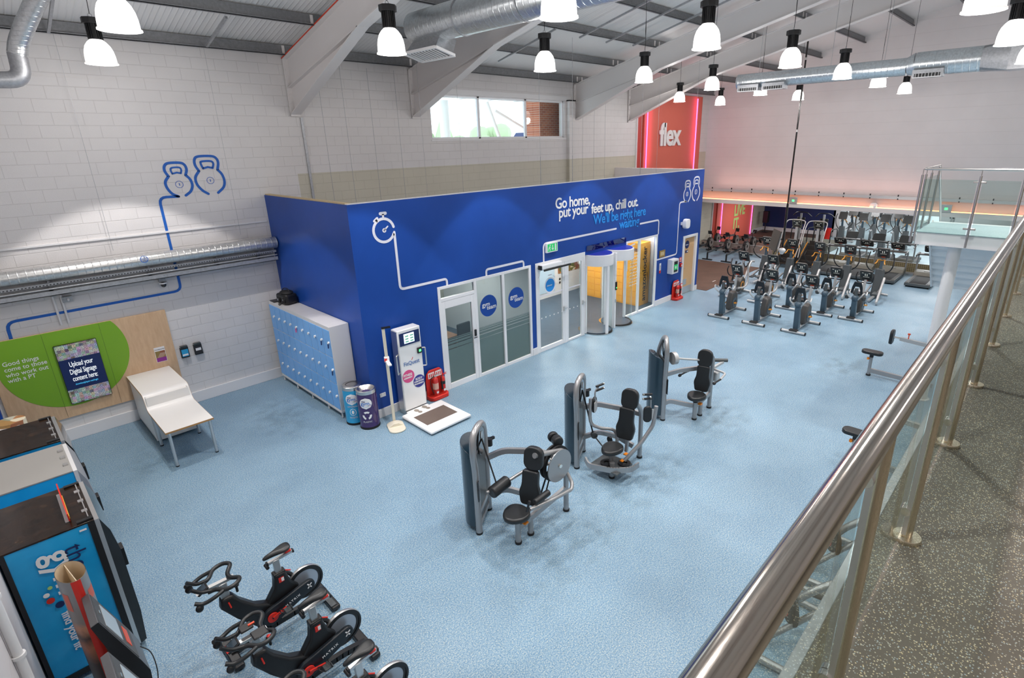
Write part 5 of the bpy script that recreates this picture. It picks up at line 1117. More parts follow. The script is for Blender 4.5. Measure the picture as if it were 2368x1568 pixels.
for x, z, r_, m_ in ((0.26, 1.28, 0.02, 'lime'), (0.215, 1.21, 0.026, 'txt_white'), (0.23, 1.13, 0.034, 'red'), (0.285, 1.04, 0.038, 'navy')): MB().disc((x, -0.003, z), r_, (0, -1, 0), 0.003, 20).build('logo_dot', m_, v)
MB().box(0.62, 0.68, -0.006, -0.003, 1.77, 1.79).build('sticker', 'txt_white', v)
M['vgrey'] = mat('vending_top_grey', (0.31, 0.30, 0.28), 0.6, spec=0.3)
vending('blue vending machine with a plain grey top, the middle of the three', 8.46, 9.44, 1.76, 'vgrey')
vending('vending machine with a black top farthest from the camera, next to the display board', 9.5, 10.55, 1.79, 'vend_top')
t = thing('price_sign', 'small red and yellow card standing on the nearest vending machine', 'sign', (-0.03, 7.4, 1.85), math.radians(90))
MB().prism([(-0.36, 0), (0.36, 0), (0.36, 0.12), (0.2, 0.22), (0, 0.26), (-0.36, 0.1)], (0, 0, 0), UX, UZ, 0.012).build('card', 'red', t); MB().box(-0.34, 0.2, -0.018, -0.012, 0.03, 0.06).build('print', mat('yellow_print', S('e0c040'), 0.5), t); MB().box(-0.36, 0.36, -0.01, 0.03, 0, 0.012).build('foot', 'alu', t)
t = thing('leaflet_rack', 'wire leaflet rack with blue leaflets in the corner by the display board', 'leaflet rack', (-0.5, 13.3, 0))
MB().box(-0.02, 0.02, -0.02, 0.02, 0, 1.9).build('post', 'ply', t); MB().box(-0.1, 0.12, -0.2, 0.2, 0, 0.03).build('base', 'alu', t)
for k in range(7): MB().box(0.02, 0.09, -0.16, 0.16, 0.4 + k * 0.21, 0.55 + k * 0.21).build('leaflet', ['blue', 'cyan_txt', 'blue'][k % 3], t)
t = thing('round_poster_stand', 'white rounded display with a photo edge behind the farthest vending machine', 'display stand', (-0.35, 11.7, 0)); MB().cyl((0, 0, 0), (0, 0, 1.45), 0.22, n=24).build('drum', 'frame', t); MB().cyl((0.05, 0.0, 1.1), (0.05, 0, 1.5), 0.19, n=24).build('photo_wrap', poster(), t)
# cardboard advertising tube
t = thing('promo_column', 'lens shaped printed cardboard advertising column with a red stripe', 'advertising column', (-0.14, 6.19, 0), math.radians(8))
def promo():
    m = mat('promo_print', S('8c8c8c'), 0.35); tc = nd(m, 'ShaderNodeTexCoord'); s = nd(m, 'ShaderNodeSeparateXYZ'); lk(m, tc.outputs['Object'], s.inputs[0])
    n = noise(m, coords(m), 5, 4); ad = nd(m, 'ShaderNodeMath', operation='MULTIPLY_ADD'); ad.inputs[1].default_value = 0.5; lk(m, s.outputs[2], ad.inputs[0]); ms = nd(m, 'ShaderNodeMath', operation='MULTIPLY'); ms.inputs[1].default_value = 0.12; lk(m, n, ms.inputs[0]); lk(m, ms.outputs[0], ad.inputs[2])
    r = ramp(m, ad.outputs[0], [(0.0, S('1c1614')), (0.45, S('302420')), (0.56, S('a86848')), (0.62, S('3c2c28')), (0.68, S('c89070')), (0.72, S('8c8480')), (0.85, S('8c9094')), (0.93, S('8c9094'))]); lk(m, r.outputs[0], bsdf(m).inputs['Base Color']); return m
n = 14; arcA = [(-0.115 + 0.23 * i / n, -0.10 * math.sin(PI * i / n)) for i in range(n + 1)]
lens = [(0.11 * math.cos(a), 0.20 * math.sin(a)) for a in [2 * PI * i / 28 for i in range(28)]]
b = MB(); vs = [(x, y, z) for z in (0, 1.8) for x, y in lens]; b.add(vs, [(i, (i + 1) % 28, 28 + (i + 1) % 28, 28 + i) for i in range(28)]); b.build('printed_shell', promo(), t)
b = MB(); vs = [(x * 0.97, y * 0.97, z) for z in (0.2, 1.8) for x, y in lens]; b.add(vs, [(i, (i + 1) % 28, 28 + (i + 1) % 28, 28 + i) for i in range(28)]); b.build('inner_card', mat('raw_card', S('e0cdb0'), 0.7), t)
MB().box(-0.003, 0.003, -0.19, 0.19, 0.3, 1.78).build('divider', D.materials['raw_card'], t)
b = MB(); k0 = [19, 20, 21, 22]; vs = [(lens[i][0] * 1.01, lens[i][1] * 1.01, z) for z in (0, 1.8) for i in k0]; b.add(vs, [(i, i + 1, 5 + i, 4 + i) for i in range(3)]); b.build('red_stripe', 'red', t)
b = MB(); k0 = [23, 24, 25, 26]; vs = [(lens[i][0] * 1.012, lens[i][1] * 1.012, z) for z in (1.52, 1.64) for i in k0]; b.add(vs, [(i, i + 1, 5 + i, 4 + i) for i in range(3)]); b.build('red_print', 'coral', t)
b = MB(); k0 = [15, 16, 17]; vs = [(lens[i][0] * 1.012, lens[i][1] * 1.012, z) for z in (1.45, 1.65) for i in k0]; b.add(vs, [(i, i + 1, 4 + i, 3 + i) for i in range(2)]); b.build('red_print', 'coral', t)
# self service kiosks
def kiosk(label, y):
    t = thing('joining_kiosk', label, 'kiosk', (-0.1, y, 0)); Wk = 0.5
    side = [(-0.03, 1.60), (0.03, 1.62), (0.22, 1.0), (0.26, 0.84), (0.25, 0.68), (0.19, 0.66), (0.12, 0.8)]
    MB().prism(side, (0, Wk, 0), UX, UZ, Wk).build('head', 'kiosk_dark', t, bevel=0.006)
    MB().prism([(a * 0.995 + 0.001, c) for a, c in side], (0, -0.006 + 0.006, 0), UX, UZ, 0.004).build('side_cheek', 'black', t)
    U_ = Vector((0.19, 0, -0.62)).normalized(); 
    def face(u0, u1, v0, v1, nm, m_, d=0.004):
        o = Vector((0.03, 0, 1.62)); Nn = Vector((0.62, 0, 0.19)).normalized(); b = MB(); vs = []
        for q in (0, d):
            for u, v_ in ((u0, v0), (u1, v0), (u1, v1), (u0, v1)): p = o + U_ * u + Vector((0, v_, 0)) + Nn * q; vs.append(tuple(p))
        b.add(vs, [(0, 1, 2, 3), (4, 5, 6, 7), (0, 1, 5, 4), (1, 2, 6, 5), (2, 3, 7, 6), (3, 0, 4, 7)]); return b.build(nm, m_, t)
    face(0.02, 0.62, 0.02, Wk - 0.02, 'front_plate', 'kiosk_plate', 0.004); face(0.13, 0.38, 0.07, Wk - 0.08, 'screen', 'screen_grey', 0.008); face(0.46, 0.54, 0.12, Wk - 0.12, 'ticket_slot', 'orange_slot', 0.008); face(0.06, 0.075, 0.2, 0.25, 'lock', 'chrome', 0.012)
    MB().box(0.02, 0.16, 0.08, Wk - 0.08, 0.0, 0.9).build('pedestal', 'kiosk_dark', t, bevel=0.01); MB().box(-0.1, 0.32, 0.0, Wk, 0, 0.02).build('base_plate', 'kiosk_dark', t)
    MB().arc([(0.25, Wk * 0.5, 0.95), (0.31, Wk * 0.4, 0.86), (0.31, Wk * 0.2, 0.7), (0.26, Wk * 0.1, 0.5)], 0.005, 6).build('cable', 'black', t)
    return t
M['kiosk_plate'] = mat('kiosk_plate', (0.10, 0.105, 0.11), 0.6, spec=0.2); M['kiosk_dark'] = mat('kiosk_charcoal', (0.09, 0.09, 0.095), 0.35); M['screen_grey'] = mat('screen_grey', (0.5, 0.54, 0.56), 0.12, coat=0.5); M['orange_slot'] = mat('orange_slot', S('e0502c'), 0.4)
kiosk('dark self service kiosk in front of the cardboard column, with the orange slot showing', 5.5)
kiosk('dark self service kiosk at the very bottom edge, in front of the other one', 4.57)
t = thing('end_wall_pipe', 'white pipe with clips running down the end wall at bottom left', 'pipe', (XE + 0.04, 5.45, 0)); MB().cyl((0, 0, 0), (0, 0, 3.5), 0.035, n=12).build('pipe', 'white', t)
for k in range(5): MB().ring((0, 0, 0.5 + k * 0.6), 0.036, 0.05, (0, 0, 1), 0.03, 12).build('clip', 'white', t)
# ---------------------------------------------------------------- mezzanine walkway and balustrade
MF = 3.7; M['satin'] = mat('satin_steel', (0.56, 0.53, 0.51), 0.28, 0.95)
struct(MB().box(XE, 15.1, YR, 0.365, MF - 0.3, MF).build('floor', 'rubber', smooth_=False))
struct(MB().box(XE, 13.44, 0.365, 0.41, MF - 0.32, MF + 0.004).build('trim_17', 'galv', bevel=0.003))
M['rsteel'] = mat('satin_stainless', (0.60, 0.54, 0.45), 0.25, 1.0)
t = thing('handrail', 'long brushed steel handrail crossing the foreground', 'handrail', (-0.5, 0.208, 4.925))
MB().cyl((0, 0, 0), (13.9, 0, 0), 0.0325, n=40).build('rail_tube', 'rail', t)
px = [1.64 + 1.183 * k for k in range(10)]
OR = ['nearest the camera, its foot out of frame', 'second', 'third', 'fourth', 'fifth', 'sixth', 'seventh', 'eighth', 'ninth', 'farthest']
post0 = None
for i, x in enumerate(px):
    l = 'brushed steel balustrade post, ' + OR[i] + (' along the foreground handrail' if i else '')
    if post0 is None:
        t = thing('balustrade_post', l, 'post', (x, 0.228, MF), 0, 'foreground balustrade posts'); post0 = t
        MB().cyl((0, 0, 0.02), (0, 0, 1.14), 0.0215, n=28).build('post_tube', 'post', t)
        MB().lathe([(0, 0), (0.062, 0), (0.062, 0.018), (0.06, 0.022), (0.0215, 0.022)], n=36).build('base_disc', 'post', t)
        MB().lathe([(0.022, 1.135), (0.022, 1.145), (0.006, 1.165), (0.006, 1.215)], n=20).build('cap', 'post', t)
        for z in (0.16, 0.95):
            c = MB().box(-0.02, 0.02, -0.004, 0.032, z - 0.022, z + 0.022).build('glass_clamp', 'chrome', t, bevel=0.005)
            MB().cyl((-0.028, 0.03, z), (-0.003, 0.03, z), 0.024, n=20).cyl((0.003, 0.03, z), (0.028, 0.03, z), 0.024, n=20).build('clamp_jaw', 'chrome', c)
        MB().box(-0.021, 0.021, 0.0, 0.024, 0.03, 1.1).build('edge_channel', 'alu', t)
    else: dup(post0, (x, 0.228, MF), 0, l)
for i in range(len(px)):
    xa = px[i] - 1.183 + 0.02; xb = px[i] - 0.02
    t = thing('glass_panel', 'clear glass balustrade panel, ' + ['at the bottom edge of the view', 'between the first and second posts', 'between the second and third posts', 'between the third and fourth posts', 'between the fourth and fifth posts', 'between the fifth and sixth posts', 'between the sixth and seventh posts', 'between the seventh and eighth posts', 'between the eighth and ninth posts', 'between the ninth and farthest posts'][i], 'glass panel', (xa, 0.258, MF + 0.05), 0, 'balustrade glass panels')
    MB().box(0, xb - xa, -0.004, 0.004, 0, 0.98).build('glass', 'glass_rail', t); MB().box(0, xb - xa, -0.0045, 0.0045, 0.98, 0.983).build('green_edge', 'glass_edge', t)
# landing
LX0, LX1, LY0, LY1 = 13.44, 15.1, 0.365, 2.12
struct(MB().box(LX0 + 0.012, LX1, LY0 + 0.01, LY1 - 0.012, MF - 0.26, MF - 0.004).build('trim_18', 'white', bevel=0.004))
struct(MB().box(LX0, LX1, LY0 + 0.046, LY1, MF - 0.004, MF + 0.008).build('floor_landing', 'vinyl2', bevel=0.003))
t = thing('landing_column', 'round white column under the stair landing', 'column', (13.75, 1.45, 0)); MB().cyl((0, 0, 0.02), (0, 0, MF - 0.26), 0.115, n=28).build('shaft', 'white', t); MB().cyl((0, 0, 0), (0, 0, 0.02), 0.16, n=24).build('base', 'white', t)
t = thing('landing_balustrade', 'glass and steel balustrade round the stair landing', 'balustrade', (LX0, LY1, MF))
def B3(*p): return [(x - LX0, y - LY1, z - MF) for x, y, z in p]
H1 = MF + 1.245
MB().tube(fillet(B3((13.4, 0.2, H1), (13.4, 2.17, H1), (15.0, 2.17, H1 + 0.0)), 0.04, 4), 0.024, 14).build('rail_tube', 'satin', t)
MB().tube(B3((15.0, 2.17, H1), (16.9, 2.17, 3.35), (18.0, 2.17, 2.6)), 0.024, 14).build('rail_tube', 'satin', t)
pts_ = [(13.385, 2.19, 3.48), (13.385, 1.26, 3.47), (13.385, 0.62, 3.47), (13.6, 2.165, 3.48), (14.2, 2.165, 3.48), (15.02, 2.165, 3.48)]
for (x, y, z) in pts_:
    p_ = MB().cyl(B3((x, y, z))[0], B3((x, y, MF + 1.13))[0], 0.021, n=16).build('post', 'satin', t); MB().cyl(B3((x, y, MF + 1.13))[0], B3((x, y, H1))[0], 0.007, n=8).build('stem', 'satin', p_)
for y in (1.26,):
    for z in (4.71, 3.83): MB().box(-0.06, -0.045, y - LY1 - 0.1, y - LY1 + 0.1, z - MF - 0.02, z - MF + 0.02).build('glass_clamp', 'satin', t, bevel=0.008)
for y0, y1 in ((0.66, 1.22), (1.3, 2.14)): MB().box(-0.055, -0.047, y0 - LY1, y1 - LY1, 0.0, 1.05).build('glass', 'glass_rail', t)
MB().box(0.2, 0.72, 0.047, 0.055, 0, 1.05).build('glass', 'glass_rail', t); MB().box(0.8, 1.55, 0.047, 0.055, 0, 1.05).build('glass', 'glass_rail', t)
MB().add(B3((15.1, 2.17, 3.6), (18.0, 2.17, 1.5), (18.0, 2.17, 2.5), (15.1, 2.17, 4.75)), [(0, 1, 2, 3)]).build('glass', 'glass_rail', t)

t = thing('staircase', 'pale grey stair with sawtooth underside leaving the landing', 'staircase', (15.1, 0.6, 0))
g = MB(); n_ = 8; top = []; bot = []
for k in range(n_): top += [(k * 0.24, MF - k * 0.2), (k * 0.24 + 0.24, MF - k * 0.2)]
for k in range(n_): bot += [(k * 0.24 + 0.02, MF - 0.28 - k * 0.2), (k * 0.24 + 0.2, MF - 0.28 - k * 0.2)]
poly = top + [(n_ * 0.24, MF - n_ * 0.2)] + [(n_ * 0.24 + 0.02, MF - 0.28 - n_ * 0.2)] + bot[::-1]
MB().prism(poly, (0, 1.5, 0), UX, UZ, 1.5).build('flight', 'stair_grey', t, smooth_=False)
MB().prism([(0.0, MF), (0.0, MF - 0.3), (n_ * 0.24, MF - 0.3 - n_ * 0.2), (n_ * 0.24, MF - n_ * 0.2 + 0.05), (0.05, MF + 0.05)], (0, 1.53, 0), UX, UZ, 0.03).build('stringer', 'white', t)
MB().box(n_ * 0.24, n_ * 0.24 + 1.3, -0.2, 1.5, MF - n_ * 0.2 - 0.24, MF - n_ * 0.2).build('half_landing', 'stair_grey', t)
for x, y in ((3.1, -0.1), (3.1, 1.4)): MB().box(x - 0.05, x + 0.05, y - 0.05, y + 0.05, 0, MF - n_ * 0.2 - 0.24).build('support_post', 'white', t)
# ---------------------------------------------------------------- machines
M['frame_grey'] = mat('machine_frame_silver', (0.36, 0.36, 0.365), 0.32, 0.6)
M['frame_dark'] = mat('machine_dark_grey', (0.075, 0.085, 0.09), 0.4)
M['shroud'] = mat('blue_grey_shroud', S('1e3442'), 0.25, coat=0.3)
M['col_blue'] = mat('slate_column', S('405462'), 0.4)
M['olive'] = mat('warm_grey_hood', S('6e6c62'), 0.45)
M['gold'] = mat('gold_reflector', S('d89028'), 0.4)
M['orange'] = mat('orange_lever', S('f08a10'), 0.4)
M['cons'] = mat('console_grey', S('4a4846'), 0.4)
M['cons_face'] = mat('console_face', S('34383a'), 0.25)
M['led'] = mat('indicator_white', (0.8, 0.8, 0.75), 0.4, emis=(0.9, 0.9, 0.8), estr=0.8)
M['silver'] = mat('silver_disc', (0.45, 0.49, 0.55), 0.35, 0.6)
M['lightframe'] = mat('pale_grey_frame', (0.52, 0.52, 0.52), 0.35, 0.3)
M['steptan'] = mat('step_tread', S('2a2420'), 0.6)

def foot(t, p, par=None):
    return MB().cyl((p[0], p[1], 0), (p[0], p[1], 0.035), 0.052, n=16).build('foot_cap', 'rubber_black', par or t)
def leg(t, p, z, r=0.04, z0=0.0, m_='frame_grey'):
    l = MB().cyl((p[0], p[1], z0 + 0.02), (p[0], p[1], z), r, n=16).build('leg', m_, t); foot(t, p, l); return l
def pad(t, nm, w, h, th, c, tilt=0.0, yaw=0.0, rad=None, waist=False, m_='vinyl_pad'):
    poly = rrect(w, h, rad or min(w, h) * 0.4, 5)
    if waist: poly = [(x, y) for x, y in [(p.x, p.y) for p in fillet([(-w / 2 * 0.75, h / 2, 0), (-w / 2 * 0.75, h * 0.08, 0), (-w / 2, -h * 0.15, 0), (-w / 2 * 0.78, -h / 2, 0), (w / 2 * 0.78, -h / 2, 0), (w / 2, -h * 0.15, 0), (w / 2 * 0.75, h * 0.08, 0), (w / 2 * 0.75, h / 2, 0)], 0.05, 4, True)]]
    b = MB().at(c, yaw, 0, tilt); b.prism(poly, (th / 2, 0, 0), (0, -1, 0), UZ, th)
    return b.build(nm, m_, t, bevel=min(0.02, th * 0.35), seg=3)
def tower(t, F, B, h, away, holder=True):
    F = Vector((F[0], F[1], 0)); B = Vector((B[0], B[1], 0)); d = (B - F); L = d.length; u = d.normalized(); nrm = Vector((-u.y, u.x, 0)) if away > 0 else Vector((u.y, -u.x, 0))
    def P(s, z, o=0): q = F + u * (s * L) + nrm * o; return (q.x, q.y, z)
    arch = [P(0, 0.03), P(0, 0.9), P(-0.03, 1.15), P(-0.10, h - 0.32), P(0.02, h - 0.08), P(0.35, h, -0.03), P(0.7, h - 0.1, -0.03), P(0.98, h - 0.42), P(1.0, 1.0), P(1, 0.03)]
    MB().tube([Vector(arch[0]), Vector(arch[1])] + smooth(arch[1:-1], 5)[1:] + [Vector(arch[-1])], 0.05, 16).build('arch_frame', 'frame_grey', t)
    for s in (0, 1): foot(t, P(s, 0))
    sh = [P(0.0, 0, 0.02)] + [P(0.5 - 0.5 * math.cos(PI * i / 14), 0, 0.08 + 0.2 * math.sin(PI * i / 14)) for i in range(15)] + [P(1.0, 0, 0.02)]
    b = MB(); n = len(sh); zt = [1.28] + [1.38 + 0.1 * math.sin(PI * i / 14) for i in range(15)] + [1.28]
    vs = [(p[0], p[1], 0.10) for p in sh] + [(p[0], p[1], z) for p, z in zip(sh, zt)]
    b.add(vs, [(i, i + 1, n + i + 1, n + i) for i in range(n - 1)] + [tuple(range(n))[::-1], tuple(range(n, 2 * n)), (n - 1, 0, n, 2 * n - 1)]).build('weight_shroud', 'shroud', t, bevel=0.01)
    a, c = P(0.15, 0.0, 0.0), P(0.85, 0, 0.0)
    MB().bar((a[0], a[1], 0.75), (c[0], c[1], 0.75), 0.03, 1.15).build('shroud_front', 'frame_dark', t)
    for z in (0.14, 0.34): MB().bar(P(0, z), P(1, z), 0.05, 0.07).build('cross_bar', 'frame_grey', t)
    # dark lens shaped head panel
    c0 = Vector(P(0.42, h - 0.26, -0.02)); pts = [(0.17 * math.cos(a_) * L / 0.6, 0.24 * math.sin(a_)) for a_ in [2 * PI * k / 20 for k in range(20)]]
    hp = MB().prism(pts, c0, u, UZ, 0.03).build('head_panel', 'black_gloss', t, bevel=0.008)
    sgn = u.cross(Vector(UZ)); c1 = c0 + sgn * 0.034 + Vector((0, 0, 0.08)); MB().prism([(0.05 * math.cos(a_), 0.06 * math.sin(a_)) for a_ in [2 * PI * k / 14 for k in range(14)]], c1, u, UZ, 0.004).build('badge', 'alu', hp)
    c2 = c0 - sgn * 0.004 + Vector((0, 0, 0.08)); MB().prism([(0.05 * math.cos(a_), 0.06 * math.sin(a_)) for a_ in [2 * PI * k / 14 for k in range(14)]], c2 - sgn * 0.004, u, UZ, 0.004).build('badge', 'alu', hp)
    MB().bar(P(-0.08, 0.62, -0.045), P(-0.08, 0.95, -0.045), 0.06, 0.012, nrm).build('instruction_plate', 'black', t)
    if holder: q = P(1.12, 1.2, -0.05); MB().cyl((q[0], q[1], 1.14), (q[0], q[1], 1.26), 0.05, n=12).box(q[0] + 0.03, q[0] + 0.1, q[1] - 0.02, q[1] + 0.02, 1.22, 1.26).build('bottle_holder', 'black', t)
    return P
def rtube(t, nm, pts, w=0.055, h=0.085, m_='frame_grey', r=0.1):
    P_ = fillet(pts, r, 4); b = MB()
    for a, c in zip(P_[:-1], P_[1:]):
        e = (c - a).normalized() * 0.006; b.bar(a - e, c + e, w, h)
    return b.build(nm, m_, t)
def seat(t, c, w=0.4, d=0.42, nm='seat'):
    b = MB(); pts = []
    for k in range(28):
        a = 2 * PI * k / 28; r = 1 - 0.12 * math.cos(a) ** 3; pts.append((d / 2 * math.cos(a) * (1.0 if math.cos(a) < 0 else 0.9), w / 2 * math.sin(a) * (1 + 0.14 * math.cos(a))))
    return b.prism(pts, (c[0], c[1], c[2] - 0.04), UX, (0, 1, 0), 0.085).build(nm, 'vinyl_pad', t, bevel=0.03, seg=3)

# 1: seated machine with round cam (nearest the camera)
t = thing('cam_machine', 'silver seated gym machine with a large round cam and roller pads, nearest of the three', 'weight machine', (4.45, 4.83, 0))
P = tower(t, (-0.25, 0.59), (0.23, 0.92), 1.74, 1)
leg(t, (0, 0), 0.42, 0.042); leg(t, (0.26, 0.0), 0.3, 0.042)
MB().tube(fillet([(1.04, -0.03, 0.02), (1.04, -0.03, 1.12), (0.36, -0.02, 1.32)], 0.18, 6), 0.042, 14).build('rear_frame', 'frame_grey', t); foot(t, (1.04, -0.03))
rtube(t, 'base_beam', [(0.0, 0, 0.27), (1.04, -0.03, 0.42)]); rtube(t, 'upper_beam', [(0.2, 0.88, 0.98), (0.42, 0.72, 1.08), (0.85, 0.35, 1.02), (1.03, 0.02, 0.9)]); rtube(t, 'lower_beam', [(0.2, 0.88, 0.34), (0.42, 0.68, 0.4), (0.6, 0.3, 0.36), (0.66, 0.0, 0.34)])
MB().cyl((0, 0, 0.42), (0, 0, 0.46), 0.03, n=12).build('seat_post', 'black', t); seat(t, (-0.02, 0, 0.52))
MB().box(0.05, 0.13, -0.1, -0.03, 0.33, 0.36).build('adjust_lever', 'orange', t, bevel=0.008)
pad(t, 'back_pad', 0.34, 0.54, 0.095, (0.3, 0.02, 0.80), 0.16, 0.35, waist=True); pad(t, 'head_pad', 0.30, 0.36, 0.095, (0.40, 0.03, 1.24), 0.16, 0.35, rad=0.12)
MB().bar((0.36, 0.02, 0.5), (0.46, 0.03, 1.36), 0.04, 0.05).build('back_support', 'frame_grey', t)
g = MB().cyl((0.80, -0.12, 0.98), (0.80, -0.105, 0.98), 0.26, n=32); o = g.build('cam_disc', 'frame_grey', t)
MB().ring((0.84, -0.02, 0.96), 0.23, 0.285, (0, 1, 0), 0.03).ring((0.84, 0.05, 0.96), 0.22, 0.28, (0, 1, 0), 0.03).build('cam_rim', 'rubber_black', t); MB().cyl((0.8, -0.14, 0.98), (0.84, 0.1, 0.98), 0.03, n=12).build('cam_axle', 'chrome', t)
MB().tube(fillet([(1.04, -0.06, 0.7), (0.92, -0.26, 0.68), (0.86, -0.30, 0.62), (0.5, -0.3, 0.66), (0.02, -0.24, 0.70)], 0.09, 5), 0.03, 12).build('swing_arm', 'frame_grey', t)
MB().tube([(0.85, 0.0, 0.98), (0.5, 0.3, 0.88), (0.1, 0.36, 0.82), (-0.22, 0.4, 0.80)], 0.026, 12).build('swing_arm', 'frame_grey', t)
MB().cyl((-0.18, 0.34, 0.80), (0.16, 0.36, 0.83), 0.092, n=20).build('roller_pad', 'vinyl_pad', t, bevel=0.025); MB().cyl((0.12, -0.24, 0.76), (0.4, -0.26, 0.80), 0.05, n=16).build('thigh_roller', 'vinyl_pad', t, bevel=0.015)
MB().cyl((0.0, -0.2, 0.66), (0.02, -0.24, 0.84), 0.018, n=10).build('hand_grip', 'black', t)
MB().tube(smooth([(1.0, 0.0, 1.0), (1.0, 0.1, 1.15), (0.96, 0.16, 1.22)], 4), 0.022, 10).build('pad_arm', 'frame_grey', t); MB().cyl((0.94, 0.02, 1.26), (0.99, 0.14, 1.26), 0.085, n=20).cyl((0.97, 0.15, 1.28), (1.0, 0.22, 1.28), 0.085, n=20).build('roller_pad', 'vinyl_pad', t, bevel=0.02)
a = P(0.42, 1.5, -0.05); MB().cyl(a, (-0.05, 0.36, 0.86), 0.012, n=8).build('cable', 'black', t)
MB().cyl((0.52, 0.06, 0.45), (0.66, 0.0, 0.9), 0.014, n=8).cyl((0.6, 0.04, 0.4), (0.75, 0.0, 0.9), 0.012, n=8).ring((0.52, 0.03, 0.42), 0.0, 0.06, (0, 1, 0), 0.03, 14).build('cable', 'black', t)

# 2: chest press with two padded arms
t = thing('pec_machine', 'silver gym machine with two upright padded arms and handles, middle of the three', 'weight machine', (6.70, 4.79, 0))
P = tower(t, (-0.18, 0.65), (0.33, 0.92), 1.72, 1)
leg(t, (0, 0), 0.3, 0.045); MB().tube(fillet([(0.86, 0.0, 0.02), (0.86, 0, 1.0), (0.62, 0.0, 1.24)], 0.16, 5), 0.042, 14).build('rear_frame', 'frame_grey', t); foot(t, (0.86, 0))
rtube(t, 'upper_beam', [(0.3, 0.9, 0.95), (0.5, 0.75, 1.0), (0.75, 0.3, 0.95), (0.86, 0.03, 0.9)]); rtube(t, 'lower_beam', [(0.3, 0.88, 0.34), (0.52, 0.7, 0.42), (0.62, 0.35, 0.42), (0.7, 0.05, 0.3)])
rtube(t, 'base_guard', [(-0.22, 0.42, 0.30), (-0.3, 0.28, 0.26), (-0.14, -0.12, 0.26), (0.1, -0.34, 0.26), (0.3, -0.34, 0.26)], 0.03, 0.1)
MB().box(-0.16, 0.3, -0.22, 0.34, 0.2, 0.23).build('base_plate', 'frame_dark', t)
g = MB().ring((0.0, 0.12, 0.23), 0.05, 0.11, t=0.03).ring((0.2, -0.12, 0.23), 0.05, 0.11, t=0.03).ring((0.3, 0.3, 0.5), 0.0, 0.06, (1, -0.3, 0), 0.04, 14); g.build('pulley', 'black', t)
for p_ in ((0.16, -0.1, 0.3), (0.32, -0.06, 0.34)): MB().box(p_[0] - 0.04, p_[0] + 0.04, p_[1] - 0.03, p_[1] + 0.03, p_[2], p_[2] + 0.02).build('adjust_lever', 'orange', t, bevel=0.006)
MB().cyl((0.05, 0.06, 0.22), (0.05, 0.06, 0.5), 0.035, n=12).build('seat_post', 'frame_grey', t); seat(t, (0.06, 0.05, 0.53), 0.36, 0.46)
pad(t, 'back_pad', 0.36, 0.58, 0.09, (0.43, 0.03, 0.88), 0.16, 0.2, waist=True); pad(t, 'head_pad', 0.31, 0.37, 0.09, (0.53, 0.03, 1.32), 0.16, 0.2, rad=0.12); MB().bar((0.46, 0.03, 0.3), (0.6, 0.03, 1.3), 0.05, 0.05).build('back_support', 'frame_grey', t)
MB().arc([(0.4, 0.18, 0.42), (0.38, 0.24, 0.68), (0.14, 0.4, 0.78), (0.02, 0.5, 0.92), (0.04, 0.52, 1.35)], 0.03, 12, 5).build('press_arm', 'frame_grey', t)
MB().tube(fillet([(0.2, -0.12, 0.3), (0.42, -0.3, 0.62), (0.62, -0.4, 0.92), (0.66, -0.42, 1.28)], 0.08, 4), 0.035, 12).build('press_arm', 'frame_grey', t)
for (cx, cy, cz, hx) in ((0.1, 0.46, 1.2, -1), (0.58, -0.36, 1.14, 1)):
    pl = MB().at((cx, cy, cz), math.radians(20 if hx < 0 else -40)).prism(rrect(0.14, 0.19, 0.02), (0.0, 0.0, 0), (1, 0, 0), UZ, 0.012).build('pad_plate', 'lightframe', t)
    MB().at((cx, cy, cz), math.radians(20 if hx < 0 else -40)).prism(rrect(0.15, 0.3, 0.07, 5), (0.05 * -hx, 0.06 if hx < 0 else 0.03, 0), (1, 0, 0), UZ, 0.05).build('arm_pad', 'vinyl_pad', t, bevel=0.015)
    MB().arc([(cx, cy, cz + 0.1), (cx - 0.01, cy, cz + 0.28), (cx + 0.06 * (-hx), cy - 0.02, cz + 0.36)], 0.014, 8).build('handle_stem', 'frame_grey', t)
    for q in (0.30, 0.38): MB().cyl((cx, cy - 0.01, cz + q), (cx - 0.14 * hx, cy - 0.06 * hx * -1, cz + q + 0.02), 0.02, n=12).build('hand_grip', 'black', t); MB().cyl((cx - 0.14 * hx, cy + 0.06 * hx, cz + q + 0.02), (cx - 0.155 * hx, cy + 0.065 * hx, cz + q + 0.022), 0.02, n=12).build('grip_cap', 'chrome', t)
a = P(0.4, 1.45, -0.05); MB().cyl(a, (0.26, 0.62, 0.5), 0.014, n=8).cyl((0.26, 0.62, 0.5), (0.16, 0.2, 0.32), 0.012, n=8).build('cable', 'black', t); MB().cyl((0.24, 0.58, 0.5), (0.29, 0.64, 0.5), 0.06, n=16).build('pulley', 'frame_dark', t)

# 3: press with horizontal arms
t = thing('shoulder_machine', 'silver gym machine with horizontal ball-ended arms, farthest of the three', 'weight machine', (9.55, 4.75, 0))
P = tower(t, (-0.46, 0.48), (-0.12, 0.86), 1.78, 1, False)
leg(t, (0, 0), 0.4, 0.045); leg(t, (0.24, 0), 0.46, 0.045)
MB().tube(fillet([(0.69, 0.02, 0.02), (0.69, 0.02, 1.24), (0.34, 0.03, 1.3)], 0.15, 6), 0.045, 14).build('rear_frame', 'frame_grey', t); foot(t, (0.69, 0.02))
rtube(t, 'base_beam', [(0, 0, 0.3), (0.69, 0.02, 0.36)]); rtube(t, 'upper_beam', [(-0.4, 0.5, 1.02), (-0.1, 0.36, 1.05), (0.6, 0.1, 0.98)]); rtube(t, 'lower_beam', [(-0.42, 0.5, 0.36), (-0.3, 0.44, 0.4), (0.0, 0.06, 0.3)])
